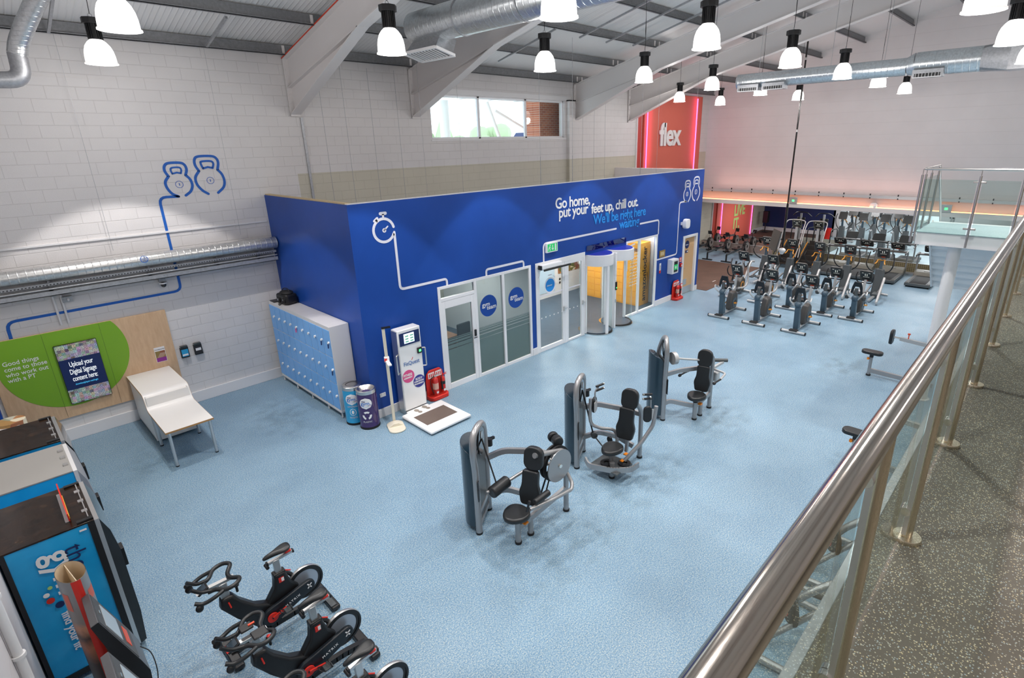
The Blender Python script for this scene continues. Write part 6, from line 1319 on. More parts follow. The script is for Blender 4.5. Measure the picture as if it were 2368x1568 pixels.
MB().cyl((0, 0, 0.4), (0, 0, 0.47), 0.05, n=12).build('seat_post', 'black', t); seat(t, (0.02, 0, 0.53), 0.38, 0.44)
MB().box(0.05, 0.13, -0.1, -0.03, 0.33, 0.37).build('adjust_lever', 'orange', t, bevel=0.008)
pad(t, 'back_pad', 0.35, 0.56, 0.09, (0.28, 0.02, 0.84), 0.1, 0.2, waist=True); pad(t, 'head_pad', 0.31, 0.38, 0.09, (0.33, 0.02, 1.28), 0.1, 0.2, rad=0.13); MB().bar((0.33, 0.02, 0.4), (0.4, 0.02, 1.42), 0.05, 0.05).build('back_support', 'frame_grey', t)
MB().cyl((-0.28, 0.45, 1.35), (-0.2, 0.41, 1.35), 0.13, n=28).build('pulley_disc', 'lightframe', t); MB().cyl((-0.24, 0.43, 1.35), (0.32, 0.1, 1.22), 0.022, n=12).build('drive_shaft', 'lightframe', t)
for sy in (1, -1):
    MB().tube(fillet([(0.72, 0.0, 0.92), (0.66, sy * 0.3, 0.92), (0.2 if sy > 0 else 0.3, sy * 0.36, 0.92)], 0.08), 0.024, 12).build('press_arm', 'lightframe', t)
    x0 = 0.2 if sy > 0 else 0.3; MB().cyl((x0, sy * 0.36, 0.92), (x0 - 0.24, sy * 0.36, 0.93), 0.018, n=10).ell((x0 - 0.27, sy * 0.36, 0.93), (0.05, 0.035, 0.035), 12, 8).build('hand_grip', 'black', t)
MB().box(0.74, 0.9, -0.08, 0.04, 0.62, 0.84).build('counter_weight', 'lightframe', t, bevel=0.03); MB().bar((0.7, 0.0, 0.95), (1.02, -0.06, 1.0), 0.05, 0.05).build('balance_arm', 'lightframe', t); MB().cyl((0.86, 0.12, 1.05), (1.1, -0.12, 1.03), 0.04, n=12).build('weight_stub', 'frame_dark', t)

# indoor cycles at the front left
def spin(label, x, y, tablet, crank):
    t = thing('indoor_cycle', label, 'exercise bike', (x, y, 0), 0, 'indoor cycles')
    def st(nm, x0, w_): 
        s_ = MB().box(x0 - 0.055, x0 + 0.055, -w_, w_, 0.015, 0.075).build(nm, 'black', t, bevel=0.015)
        for yy in (-w_ + 0.04, w_ - 0.04): MB().cyl((x0, yy, 0), (x0, yy, 0.02), 0.03, n=12).build('foot', 'rubber_black', s_)
    st('rear_stabiliser', 0.58, 0.27); st('front_stabiliser', -0.56, 0.25)
    MB().box(0.53, 0.6, -0.24, -0.05, 0.075, 0.085).build('step_plate', 'frame_dark', t)
    rtube(t, 'base_beam', [(-0.56, 0, 0.06), (-0.2, 0, 0.12), (0.3, 0, 0.12), (0.58, 0, 0.06)], 0.06, 0.07, 'black', 0.15)
    MB().prism([(-0.10, 0.14), (0.02, 0.2), (0.06, 0.36), (-0.02, 0.44), (-0.22, 0.56), (-0.36, 0.74), (-0.42, 0.86), (-0.54, 0.86), (-0.56, 0.74), (-0.44, 0.52), (-0.24, 0.22)][::-1], (0, 0.06, 0), UX, UZ, 0.12).build('front_frame', 'black', t, bevel=0.03, seg=3)
    MB().prism([(-0.16, 0.3), (0.0, 0.22), (0.14, 0.3), (0.28, 0.5), (0.2, 0.62), (0.15, 0.8), (0.03, 0.8), (0.0, 0.62), (-0.12, 0.46)], (0, 0.055, 0), UX, UZ, 0.11).build('rear_frame', 'black', t, bevel=0.025, seg=3)
    # chain guard
    c0, c1, r0, r1 = (-0.10, 0.33), (0.36, 0.46), 0.115, 0.078; an = math.atan2(c1[1] - c0[1], c1[0] - c0[0]); pts = [(c0[0] + r0 * math.cos(an + math.radians(a_)), c0[1] + r0 * math.sin(an + math.radians(a_))) for a_ in range(90, 271, 15)] + [(c1[0] + r1 * math.cos(an + math.radians(a_)), c1[1] + r1 * math.sin(an + math.radians(a_))) for a_ in range(-90, 91, 15)]
    g = MB().prism(pts, (0, -0.065, 0), UX, UZ, 0.05).build('chain_guard', 'dark_pad', t, bevel=0.012)
    dr = (math.cos(an), 0, math.sin(an)); upv = (-math.sin(an), 0, math.cos(an)); text('lettering', 'MATRIX', 0.042, 'txt_white', (0.06, -0.118, 0.355), dr, upv, g, 0.002, 0.0005, sx=1.05, sp=1.3); MB().stroke([(0.345, 0.44), (0.37, 0.47), (0.345, 0.495)], 0.014, (0, -0.117, 0), UX, UZ).stroke([(0.385, 0.44), (0.36, 0.465), (0.39, 0.49)], 0.014, (0, -0.117, 0), UX, UZ).build('emblem', 'txt_white', g)
    MB().lathe([(0.195, -0.02), (0.218, -0.022), (0.224, 0), (0.218, 0.022), (0.195, 0.02)], (0.36, 0, 0.46), 40, frm=Matrix.Rotation(PI / 2, 4, 'X')).ring((0.36, 0.012, 0.46), 0.165, 0.2, (0, -1, 0), 0.024, 40).build('flywheel_rim', 'black', t)
    MB().cyl((0.36, -0.008, 0.46), (0.36, 0.008, 0.46), 0.17, n=36).build('flywheel_disc', 'silver', t)
    MB().lathe([(0.222, -0.02), (0.228, 0), (0.222, 0.02)], (0.36, 0, 0.46), 40, frm=Matrix.Rotation(PI / 2, 4, 'X')).build('flywheel_edge', 'alu', t)
    MB().arc([(0.16, 0.03, 0.72), (0.22, 0.03, 0.66), (0.24, 0.02, 0.6)], 0.025, 8).build('wheel_guard', 'black', t)
    # seat
    MB().box(0.05, 0.125, -0.025, 0.025, 0.78, 0.985).build('seat_post', 'alu', t, bevel=0.008); MB().box(0.02, 0.16, -0.045, 0.045, 0.74, 0.81).build('post_collar', 'black', t, bevel=0.01)
    MB().bar((-0.0, 0, 0.975), (0.28, 0, 0.985), 0.04, 0.03).build('seat_slider', 'alu', t); MB().box(-0.02, 0.0, -0.024, 0.024, 0.955, 0.995).box(0.28, 0.3, -0.024, 0.024, 0.965, 1.0).build('slider_cap', 'black', t)
    sd = MB(); rings = [(-0.05, 0.02, 1.055, 0.018), (0.0, 0.03, 1.065, 0.03), (0.07, 0.035, 1.07, 0.034), (0.14, 0.07, 1.075, 0.036), (0.2, 0.088, 1.08, 0.036), (0.25, 0.075, 1.085, 0.034), (0.27, 0.03, 1.085, 0.022)]; n = 12; vs = []
    for (xx, hw, zc, hh) in rings:
        for k in range(n): a_ = 2 * PI * k / n; vs.append((xx, hw * math.cos(a_), zc + hh * math.sin(a_) - (0.008 if abs(math.cos(a_)) < 0.3 and a_ < PI and xx > 0.1 else 0)))
    fs = [(i * n + k, i * n + (k + 1) % n, (i + 1) * n + (k + 1) % n, (i + 1) * n + k) for i in range(6) for k in range(n)] + [tuple(range(n)), tuple(6 * n + k for k in range(n))[::-1]]
    s_ = sd.add(vs, fs).build('saddle', 'vinyl_pad', t); sm = s_.modifiers.new('s', 'SUBSURF'); sm.levels = 1; sm.render_levels = 1
    MB().box(0.19, 0.262, -0.06, 0.06, 1.02, 1.058).build('saddle_accent', 'red', s_, bevel=0.015)
    MB().cyl((0.15, -0.03, 0.8), (0.21, -0.06, 0.78), 0.008, n=8).build('seat_lever', 'red', t); MB().cyl((-0.02, -0.04, 0.945), (-0.02, 0.04, 0.945), 0.02, n=10).build('seat_knob', 'black', t)
    # bars
    MB().box(-0.53, -0.44, -0.03, 0.03, 0.84, 1.04).build('bar_post', 'alu', t, bevel=0.01); MB().bar((-0.36, 0, 1.05), (-0.62, 0, 1.06), 0.05, 0.03).build('bar_slider', 'alu', t)
    MB().cyl((-0.36, 0.0, 0.83), (-0.36, 0, 0.9), 0.014, n=10).ell((-0.36, 0, 0.92), (0.032, 0.032, 0.024), 12, 8).build('resistance_knob', 'black', t); MB().disc((-0.36, 0, 0.944), 0.022, t=0.003, n=14).build('knob_top', 'red', t); MB().cyl((-0.48, -0.06, 0.8), (-0.47, -0.08, 0.73), 0.008, n=8).build('bar_lever', 'red', t)
    hb = MB().arc([(-0.64, 0.09, 1.08), (-0.57, 0.12, 1.09), (-0.50, 0.21, 1.10), (-0.40, 0.22, 1.11), (-0.34, 0.15, 1.11), (-0.40, 0.05, 1.09), (-0.40, -0.05, 1.09), (-0.34, -0.15, 1.11), (-0.40, -0.22, 1.11), (-0.50, -0.21, 1.10), (-0.57, -0.12, 1.09), (-0.64, -0.09, 1.08)], 0.023, 12, 5).build('handlebar', 'vinyl_pad', t)
    for sy in (1, -1):
        MB().arc([(-0.5, sy * 0.2, 1.1), (-0.62, sy * 0.22, 1.08), (-0.72, sy * 0.2, 1.06), (-0.79, sy * 0.17, 1.09)], 0.021, 10, 4, radii=None).build('bar_grip', 'vinyl_pad', hb)
        MB().arc([(-0.6, sy * 0.1, 1.09), (-0.7, sy * 0.085, 1.12), (-0.78, sy * 0.075, 1.2)], 0.02, 10, 4).build('bar_horn', 'vinyl_pad', hb)
        MB().ell((-0.76, sy * 0.19, 1.02), (0.04, 0.03, 0.045), 10, 6).build('bottle_cup', 'black', hb)
    cn = MB().at((-0.66, 0, 1.08), 0, 0, math.radians(-25)).box(-0.07, 0.05, -0.06, 0.06, 0, 0.02).build('console', 'black', t, bevel=0.006); MB().at((-0.66, 0, 1.08), 0, 0, math.radians(-25)).box(-0.05, 0.035, -0.045, 0.045, 0.02, 0.023).build('display', 'screen_dark', cn); MB().at((-0.66, 0, 1.08), 0, 0, math.radians(-25)).box(-0.075, -0.055, -0.05, 0.05, 0.018, 0.024).build('console_strip', 'txt_white' if tablet == 0 else 'red', cn)
    if tablet: MB().box(-0.58, -0.46, 0.02, 0.12, 1.12, 1.145).box(-0.52, -0.38, -0.15, -0.03, 1.12, 1.14).build('device_holder', 'black', t, bevel=0.01); MB().box(-0.5, -0.44, 0.05, 0.07, 1.145, 1.155).build('orange_clip', 'orange_slot', t)
    # crank
    a_ = math.radians(crank); cx, cz = -0.10, 0.33; ex, ez = cx + 0.17 * math.cos(a_), cz + 0.17 * math.sin(a_)
    MB().cyl((cx, -0.118, cz), (cx, -0.135, cz), 0.062, n=24).bar((cx, -0.14, cz), (ex, -0.15, ez), 0.018, 0.032).build('crank', 'red', t, bevel=0.003); MB().cyl((cx, -0.135, cz), (cx, -0.142, cz), 0.014, n=10).build('crank_bolt', 'black', t)
    MB().bar((cx, 0.10, cz), (2 * cx - ex, 0.11, 2 * cz - ez), 0.018, 0.03).build('crank', 'black', t)
    for (qx, qz, yy) in ((ex, ez, -0.20), (2 * cx - ex, 2 * cz - ez, 0.16)):
        p_ = MB().box(qx - 0.045, qx + 0.045, yy - 0.04, yy + 0.04, qz - 0.012, qz + 0.012).build('pedal', 'frame_dark', t, bevel=0.004); MB().arc([(qx - 0.045, yy - 0.04, qz), (qx - 0.09, yy - 0.03, qz + 0.04), (qx - 0.09, yy + 0.03, qz + 0.04), (qx - 0.045, yy + 0.04, qz)], 0.006, 6).arc([(qx + 0.03, yy - 0.045, qz), (qx + 0.02, yy - 0.02, qz + 0.06), (qx + 0.02, yy + 0.03, qz + 0.06), (qx + 0.03, yy + 0.045, qz)], 0.006, 6).build('toe_strap', 'black', p_)
    MB().box(0.06, 0.12, -0.058, -0.054, 0.68, 0.75).build('sticker', 'red', t); MB().box(0.09, 0.12, -0.0595, -0.058, 0.69, 0.74).build('sticker_print', 'txt_white', t)
    return t
M['screen_dark'] = mat('dark_display', (0.04, 0.06, 0.08), 0.15)
spin('black indoor cycle with red crank and silver flywheel, top one of the three', 1.45, 5.93, 0, 18)
spin('black indoor cycle with an orange clip on its bars, middle of the three', 1.43, 4.93, 1, -8)
spin('black indoor cycle cut off by the bottom edge, lowest of the three', 1.43, 3.96, 0, 30)

# cardio builders
def console(t, c, w, h, rz=0, leds=True, m_='cons', tilt=-0.5, led_m='led'):
    b = MB().at(c, rz, 0, tilt); b.prism([(x, y) for x, y in rrect(w, h, 0.05, 4)], (0.0, 0, 0), (0, -1, 0), UZ, 0.05); o = b.build('console', m_, t, bevel=0.012)
    MB().at(c, rz, 0, tilt).box(-0.056, -0.05, -w * 0.4, w * 0.4, -h * 0.12, h * 0.4).build('display', 'cons_face', o)
    MB().at(c, rz, 0, tilt).box(-0.058, -0.05, -w * 0.32, w * 0.32, -h * 0.3, -h * 0.2).build('shelf_slot', 'black', o)
    if leds:
        g = MB().at(c, rz, 0, tilt)
        for q in (-0.3, -0.22, 0.22, 0.3): g.box(-0.06, -0.056, w * q - 0.008, w * q + 0.008, h * 0.3, h * 0.33)
        for k in range(5): g.box(-0.06, -0.056, w * (-0.2 + k * 0.1) - 0.007, w * (-0.2 + k * 0.1) + 0.007, -h * 0.06, -h * 0.03)
        for q in (-0.07, 0.07): g.box(-0.06, -0.056, w * q - 0.005, w * q + 0.005, 0.02, h * 0.26)
        g.build('indicator', led_m, o); MB().at(c, rz, 0, tilt).box(-0.06, -0.05, -w * 0.14, w * 0.14, -h * 0.42, -h * 0.35).build('button', 'orange_slot', o)
    return o
def upright(label, loc, cups=False):
    t = thing('exercise_bike', label, 'exercise bike', loc, 0, 'upright exercise bikes')
    for x in (0.0, 1.3):
        s_ = MB().cyl((x, -0.34, 0.05), (x, 0.34, 0.05), 0.042, n=16).build('stabiliser', 'lightframe', t); MB().cyl((x, -0.36, 0.05), (x, -0.335, 0.05), 0.048, n=16).cyl((x, 0.335, 0.05), (x, 0.36, 0.05), 0.048, n=16).build('end_cap', 'rubber_black', s_)
    MB().bar((0.0, 0, 0.08), (1.3, 0, 0.08), 0.07, 0.05).build('base_beam', 'lightframe', t); MB().box(-0.06, 0.1, -0.12, 0.12, 0.09, 0.12).build('step', 'rubber_black', t, bevel=0.01)
    MB().add([(0.14, -0.075, 0.1), (0.34, -0.075, 0.1), (0.34, 0.075, 0.1), (0.14, 0.075, 0.1), (0.08, -0.07, 0.82 - 0.15 * cups), (0.22, -0.07, 0.82 - 0.15 * cups), (0.22, 0.07, 0.82 - 0.15 * cups), (0.08, 0.07, 0.82 - 0.15 * cups)], [(3, 2, 1, 0), (4, 5, 6, 7), (0, 1, 5, 4), (1, 2, 6, 5), (2, 3, 7, 6), (3, 0, 4, 7)]).build('rear_column', 'col_blue', t, bevel=0.015)
    zt = 0.82 - 0.15 * cups; dz = -0.22 if cups else 0.0
    MB().ell((0.16, 0, zt + 0.04), (0.12, 0.11, 0.11), 14, 8).build('column_cap', 'col_blue', t)
    MB().cyl((0.16, 0, zt + 0.1), (0.16, 0, zt + 0.36), 0.05, n=14).build('seat_post', 'frame_dark', t)
    MB().prism([(-0.10, 0.2), (0.10, 0.2), (0.15, 0.02), (0.17, -0.15), (0.12, -0.2), (0.09, -0.06), (0.06, 0.04), (-0.06, 0.04), (-0.09, -0.06), (-0.12, -0.2), (-0.17, -0.15), (-0.15, 0.02)], (0.24, 0, zt + 0.36), (0, -1, 0), UZ, 0.05).build('seat_back', 'dark_pad', t, bevel=0.012)
    s_ = seat(t, (0.42, 0, zt + 0.14), 0.3, 0.34)
    for sy in (1, -1):
        MB().arc([(0.1, sy * 0.1, zt + 0.02), (0.02, sy * 0.2, zt + 0.16), (0.1, sy * 0.24, zt + 0.24), (0.36, sy * 0.25, zt + 0.12), (0.5, sy * 0.24, zt + 0.2)], 0.02, 8).build('side_handle', 'lightframe', t)
        if cups: MB().lathe([(0.05, 0.0), (0.075, 0.09), (0.06, 0.09), (0.04, 0.02), (0, 0.02)], (0.16, sy * 0.24, zt + 0.0), 14).build('bottle_cup', 'cons', t)
        p_ = MB().box(0.84 + sy * 0.12, 0.94 + sy * 0.12, sy * 0.2 - 0.045, sy * 0.2 + 0.045, 0.3 - sy * 0.06, 0.33 - sy * 0.06).build('pedal', 'gold', t, bevel=0.008); MB().bar((0.9, sy * 0.12, 0.32), (0.89 + sy * 0.12, sy * 0.14, 0.31 - sy * 0.06), 0.02, 0.03).build('crank', 'alu', p_); MB().arc([(0.85 + sy * 0.12, sy * 0.2 - 0.045, 0.32 - sy * 0.06), (0.88 + sy * 0.12, sy * 0.2, 0.41 - sy * 0.06), (0.85 + sy * 0.12, sy * 0.2 + 0.045, 0.32 - sy * 0.06)], 0.008, 6).build('toe_strap', 'black', p_)
    MB().prism([(0.66, 0.12), (1.1, 0.1), (1.2, 0.3), (1.14, 0.62), (0.98, 0.74), (0.8, 0.7), (0.68, 0.46)], (0, 0.1, 0), UX, UZ, 0.2).build('drive_housing', 'cons', t, bevel=0.05, seg=3); MB().ring((0.92, -0.101, 0.34), 0.1, 0.17, (0, -1, 0), 0.008).build('housing_disc', 'col_blue', t)
    MB().bar((1.04, 0, 0.66), (1.12, 0, 1.24 + dz * 0.5), 0.07, 0.05).build('console_mast', 'lightframe', t)
    zc = 1.43 + dz * 0.75
    console(t, (1.14, 0, zc), 0.38, 0.44)
    MB().arc([(1.12, 0.0, zc - 0.24), (1.0, 0.2, zc - 0.2), (0.92, 0.25, zc - 0.02), (0.96, 0.23, zc + 0.12)], 0.018, 8).arc([(1.12, 0.0, zc - 0.24), (1.0, -0.2, zc - 0.2), (0.92, -0.25, zc - 0.02), (0.96, -0.23, zc + 0.12)], 0.018, 8).build('handlebar', 'black', t)
    return t
B1 = upright('grey upright exercise bike nearest the brown mat, front row', (16.3, 7.54, 0))
dup(B1, (16.3, 6.37, 0), 0, 'grey upright exercise bike in the middle of the front row'); dup(B1, (16.3, 5.15, 0), 0, 'grey upright exercise bike at the right end of the front row, nearest the camera')
B2 = upright('grey exercise bike with side cups, second row, right end', (18.68, 4.23, 0), True)
dup(B2, (18.66, 5.12, 0), 0, 'grey exercise bike with side cups, second row, second from the right'); dup(B2, (18.62, 6.23, 0), 0, 'grey exercise bike with side cups, second row, behind the middle front bike')
def recumbent(label, loc):
    t = thing('step_through_trainer', label, 'cross trainer', loc, 0, 'seated cross trainers')
    for x in (0.0, 1.25): MB().cyl((x, -0.34, 0.05), (x, 0.34, 0.05), 0.042, n=14).build('stabiliser', 'lightframe', t)
    MB().bar((0, 0, 0.08), (1.25, 0, 0.08), 0.08, 0.05).build('base_beam', 'lightframe', t); MB().prism([(0.7, 0.1), (1.15, 0.1), (1.2, 0.5), (1.0, 0.66), (0.76, 0.5)], (0, 0.12, 0), UX, UZ, 0.24).build('drive_housing', 'cons', t, bevel=0.05, seg=3)
    MB().ring((0.9, -0.13, 0.34), 0.1, 0.16, (0, -1, 0), 0.01).build('housing_disc', 'gold', t)
    for sy in (1, -1):
        MB().arc([(0.98, sy * 0.22, 1.2), (0.98, sy * 0.28, 0.75), (0.9, sy * 0.3, 0.42), (0.62, sy * 0.3, 0.34), (0.2, sy * 0.3, 0.4)], 0.035, 10, 4).build('side_frame', 'lightframe' if sy < 0 else 'black', t)
        MB().box(0.25, 0.6, sy * 0.18 - 0.07, sy * 0.18 + 0.07, 0.3, 0.34).build('pedal', 'frame_dark', t, bevel=0.01)
        MB().arc([(1.0, sy * 0.06, 1.15), (0.8, sy * 0.2, 1.08), (0.72, sy * 0.3, 1.12), (0.86, sy * 0.34, 1.3)], 0.022, 8).build('hand_grip', 'black', t)
    seat(t, (0.2, 0, 0.55), 0.36, 0.36); MB().cyl((0.2, 0, 0.1), (0.2, 0, 0.52), 0.05, n=12).build('seat_post', 'frame_dark', t)
    MB().bar((1.02, 0, 0.6), (1.12, 0, 1.25), 0.08, 0.06).build('console_mast', 'lightframe', t); console(t, (1.12, 0, 1.42), 0.4, 0.44); return t
R0 = recumbent('cross trainer with a pale tube frame at the left end of the second row', (18.7, 8.36, 0)); dup(R0, (18.7, 7.27, 0), 0, 'cross trainer with a pale tube frame, second in the second row')
def elliptical(label, loc, rz=0, m_='cons', low=True):
    t = thing('elliptical_trainer', label, 'cross trainer', loc, rz, 'elliptical trainers')
    MB().cyl((1.6, -0.32, 0.05), (1.6, 0.32, 0.05), 0.04, n=14).build('stabiliser', 'lightframe', t); MB().bar((0.3, 0, 0.07), (1.6, 0, 0.07), 0.08, 0.06).build('base_beam', 'lightframe', t)
    MB().prism([(0.95, 0.08), (1.5, 0.08), (1.46, 0.6), (1.36, 1.05), (1.2, 1.05), (1.12, 0.6)], (0, 0.13, 0), UX, UZ, 0.26).build('drive_tower', 'frame_dark', t, bevel=0.03)
    for sy in (1, -1):
        MB().tube(fillet([(0.1, sy * 0.3, 0.04), (0.02, sy * 0.3, 0.10), (0.62, sy * 0.3, 0.86), (0.8, sy * 0.26, 0.82)], 0.1), 0.042, 10).build('ramp_rail', 'lightframe', t)
        MB().box(0.28 + 0.1 * sy, 0.66 + 0.1 * sy, sy * 0.16 - 0.08, sy * 0.16 + 0.08, 0.28 - 0.04 * sy, 0.33 - 0.04 * sy).build('foot_pedal', 'frame_dark', t, bevel=0.012); MB().bar((0.5, sy * 0.17, 0.29), (1.15, sy * 0.18, 0.42), 0.05, 0.05).build('link_arm', 'frame_grey', t)
        MB().arc([(1.25, sy * 0.18, 0.9), (1.1, sy * 0.34, 1.05), (1.02, sy * 0.42, 1.25), (1.12, sy * 0.4, 1.45), (1.08, sy * 0.36, 1.66)], 0.02, 8).build('moving_arm', 'black', t)
    MB().bar((1.26, 0, 0.95), (1.36, 0, 1.4), 0.09, 0.07).build('console_mast', 'col_blue' if m_ == 'cons' else 'lightframe', t); console(t, (1.36, 0, 1.62), 0.4, 0.42, m_=m_)
    MB().arc([(1.32, 0, 1.34), (1.2, 0.1, 1.38), (1.12, 0.12, 1.3), (1.04, 0.16, 1.25)], 0.018, 8).arc([(1.32, 0, 1.34), (1.2, -0.1, 1.38), (1.12, -0.12, 1.3), (1.04, -0.16, 1.25)], 0.018, 8).build('fixed_grip', 'gold', t); return t
E0 = elliptical('elliptical trainer at the right end of the third row', (20.95, 4.35, 0))
for y, l in ((5.43, 'elliptical trainer second from the right in the third row'), (6.49, 'elliptical trainer in the middle of the third row'), (7.5, 'elliptical trainer in the third row behind the hanging television'), (8.49, 'elliptical trainer at the left end of the third row')): dup(E0, (20.95, y, 0), 0, l)
def stepper(label, loc):
    t = thing('stair_climber', label, 'stair climber', loc, 0, 'stair climbers')
    for sy in (1, -1):
        MB().prism([(0.0, 0.02), (1.45, 0.02), (1.5, 1.0), (1.2, 1.05), (0.1, 0.3)], (0, sy * 0.33 + 0.03, 0), UX, UZ, 0.06).build('side_panel', 'cons', t, bevel=0.01); MB().bar((0.05, sy * 0.34, 0.3), (1.2, sy * 0.34, 1.08), 0.03, 0.03).build('edge_strip', 'gold', t)
        MB().arc([(0.35, sy * 0.4, 0.5), (0.6, sy * 0.42, 1.05), (0.9, sy * 0.42, 1.7), (1.15, sy * 0.38, 1.98), (1.22, sy * 0.15, 2.04)], 0.022, 8).build('handrail', 'lightframe', t)
    MB().arc([(1.22, 0.15, 2.04), (1.23, 0, 2.045), (1.22, -0.15, 2.04)], 0.022, 8).build('top_rail', 'lightframe', t)
    for k in range(5): MB().box(0.12 + k * 0.24, 0.36 + k * 0.24, -0.29, 0.29, 0.16 + k * 0.19, 0.2 + k * 0.19).box(0.34 + k * 0.24, 0.36 + k * 0.24, -0.29, 0.29, 0.16 + k * 0.19, 0.38 + k * 0.19).build('step', 'steptan', t)
    MB().bar((1.3, 0, 0.9), (1.3, 0, 1.7), 0.1, 0.07).build('console_mast', 'lightframe', t); console(t, (1.3, 0, 1.86), 0.42, 0.44, m_='olive'); return t
S0 = stepper('stair climber with tall looped handrails, left one beside the hanging television', (24.8, 8.70, 0)); dup(S0, (24.8, 7.78, 0), 0, 'stair climber with tall looped handrails, right one')
def treadmill(label, loc, rz=0, back=False):
    t = thing('treadmill', label, 'treadmill', loc, rz, 'treadmills')
    MB().box(0, 1.65, -0.42, 0.42, 0.05, 0.17).build('deck_frame', 'frame_dark', t, bevel=0.02); MB().box(0.03, 1.6, -0.27, 0.27, 0.168, 0.176).build('belt', 'rubber_black', t)
    for sy in (1, -1): MB().box(0.05, 1.6, sy * 0.35 - 0.05, sy * 0.35 + 0.05, 0.17, 0.182).build('side_rail', 'cons', t); MB().tube(fillet([(1.85, sy * 0.4, 0.05), (1.9, sy * 0.4, 1.0), (1.5, sy * 0.4, 1.02)], 0.1), 0.03, 10).build('upright', 'frame_grey', t); MB().arc([(1.85, sy * 0.38, 1.05), (1.6, sy * 0.4, 1.02), (1.4, sy * 0.4, 0.98)], 0.035, 8).build('arm_rest', 'cons', t); MB().cyl((0.1, sy * 0.35, 0), (0.1, sy * 0.35, 0.06), 0.03, n=10).cyl((1.9, sy * 0.35, 0), (1.9, sy * 0.35, 0.08), 0.03, n=10).build('foot', 'rubber_black', t)
    MB().prism([(1.5, 0.12), (2.05, 0.08), (2.05, 0.3), (1.9, 0.38), (1.6, 0.3)], (0, 0.42, 0), UX, UZ, 0.84).build('motor_hood', 'olive', t, bevel=0.04, seg=3); MB().box(1.72, 1.78, -0.1, 0.1, 0.335, 0.35).build('hood_badge', 'lightframe', t)
    console(t, (1.9, 0, 1.24), 0.5, 0.36, m_='olive' if back else 'cons', tilt=-0.7, led_m='led'); MB().box(1.62, 1.92, -0.38, 0.38, 0.99, 1.04).build('control_bar', 'olive' if back else 'cons', t, bevel=0.02)
    return t
T0 = treadmill('treadmill at the right end of the row, beside the stairs', (24.5, 3.5, 0))
for y, l in ((4.68, 'treadmill second from the stairs in the treadmill row'), (5.83, 'treadmill third from the stairs in the treadmill row'), (6.88, 'treadmill next to the stair climbers')): dup(T0, (24.5, y, 0), 0, l)
for i, (y, l) in enumerate(((6.92, 'treadmill seen from its console back beyond the low barrier, left one'), (5.82, 'treadmill seen from its console back beyond the low barrier, middle one'), (4.77, 'treadmill seen from its console back beyond the low barrier, right one'))): dup(T0, (30.2, y, 0), PI, l)
for i, (y, x) in enumerate(((8.41, 31.9), (8.4, 33.6), (7.45, 31.9), (7.3, 33.6), (6.46, 31.9), (6.21, 33.6), (5.49, 31.9))):
    dup(E0, (x + 1.5, y, 0), PI, 'elliptical trainer in the low far room, ' + ['leftmost, front line', 'leftmost, rear line', 'second from left, front line', 'second from left, rear line', 'third from left, front line', 'third from left, rear line', 'rightmost, front line'][i])
def curved(label, loc):
    t = thing('curved_treadmill', label, 'treadmill', loc, PI, 'curved treadmills')
    MB().prism([(0, 0.05), (0.3, 0.0), (1.5, 0.0), (1.8, 0.05), (1.8, 0.5), (1.6, 0.52), (1.3, 0.3), (0.8, 0.22), (0.3, 0.3), (0.05, 0.45)], (0, 0.4, 0), UX, UZ, 0.8).build('curved_deck', 'olive', t, bevel=0.03)
    for sy in (1, -1): MB().arc([(0.6, sy * 0.4, 0.4), (0.7, sy * 0.42, 1.05), (1.2, sy * 0.42, 1.15), (1.6, sy * 0.4, 1.1), (1.65, sy * 0.4, 0.4)], 0.025, 8).build('handrail', 'black', t)
    MB().bar((1.6, 0, 0.4), (1.7, 0, 1.9), 0.09, 0.06).build('console_mast', 'lightframe', t); MB().arc([(1.5, 0.45, 1.75), (1.62, 0.25, 1.93), (1.68, 0, 1.96), (1.62, -0.25, 1.93), (1.5, -0.45, 1.75)], 0.025, 8).build('top_bar', 'black', t); MB().box(1.6, 1.68, -0.2, 0.2, 1.35, 1.7).build('console', 'black', t, bevel=0.03); return t
C0 = curved('curved treadmill with an arched top bar behind the stair climbers, left one', (31.2, 9.7, 0)); dup(C0, (31.2, 8.6, 0), PI, 'curved treadmill with an arched top bar behind the stair climbers, right one')
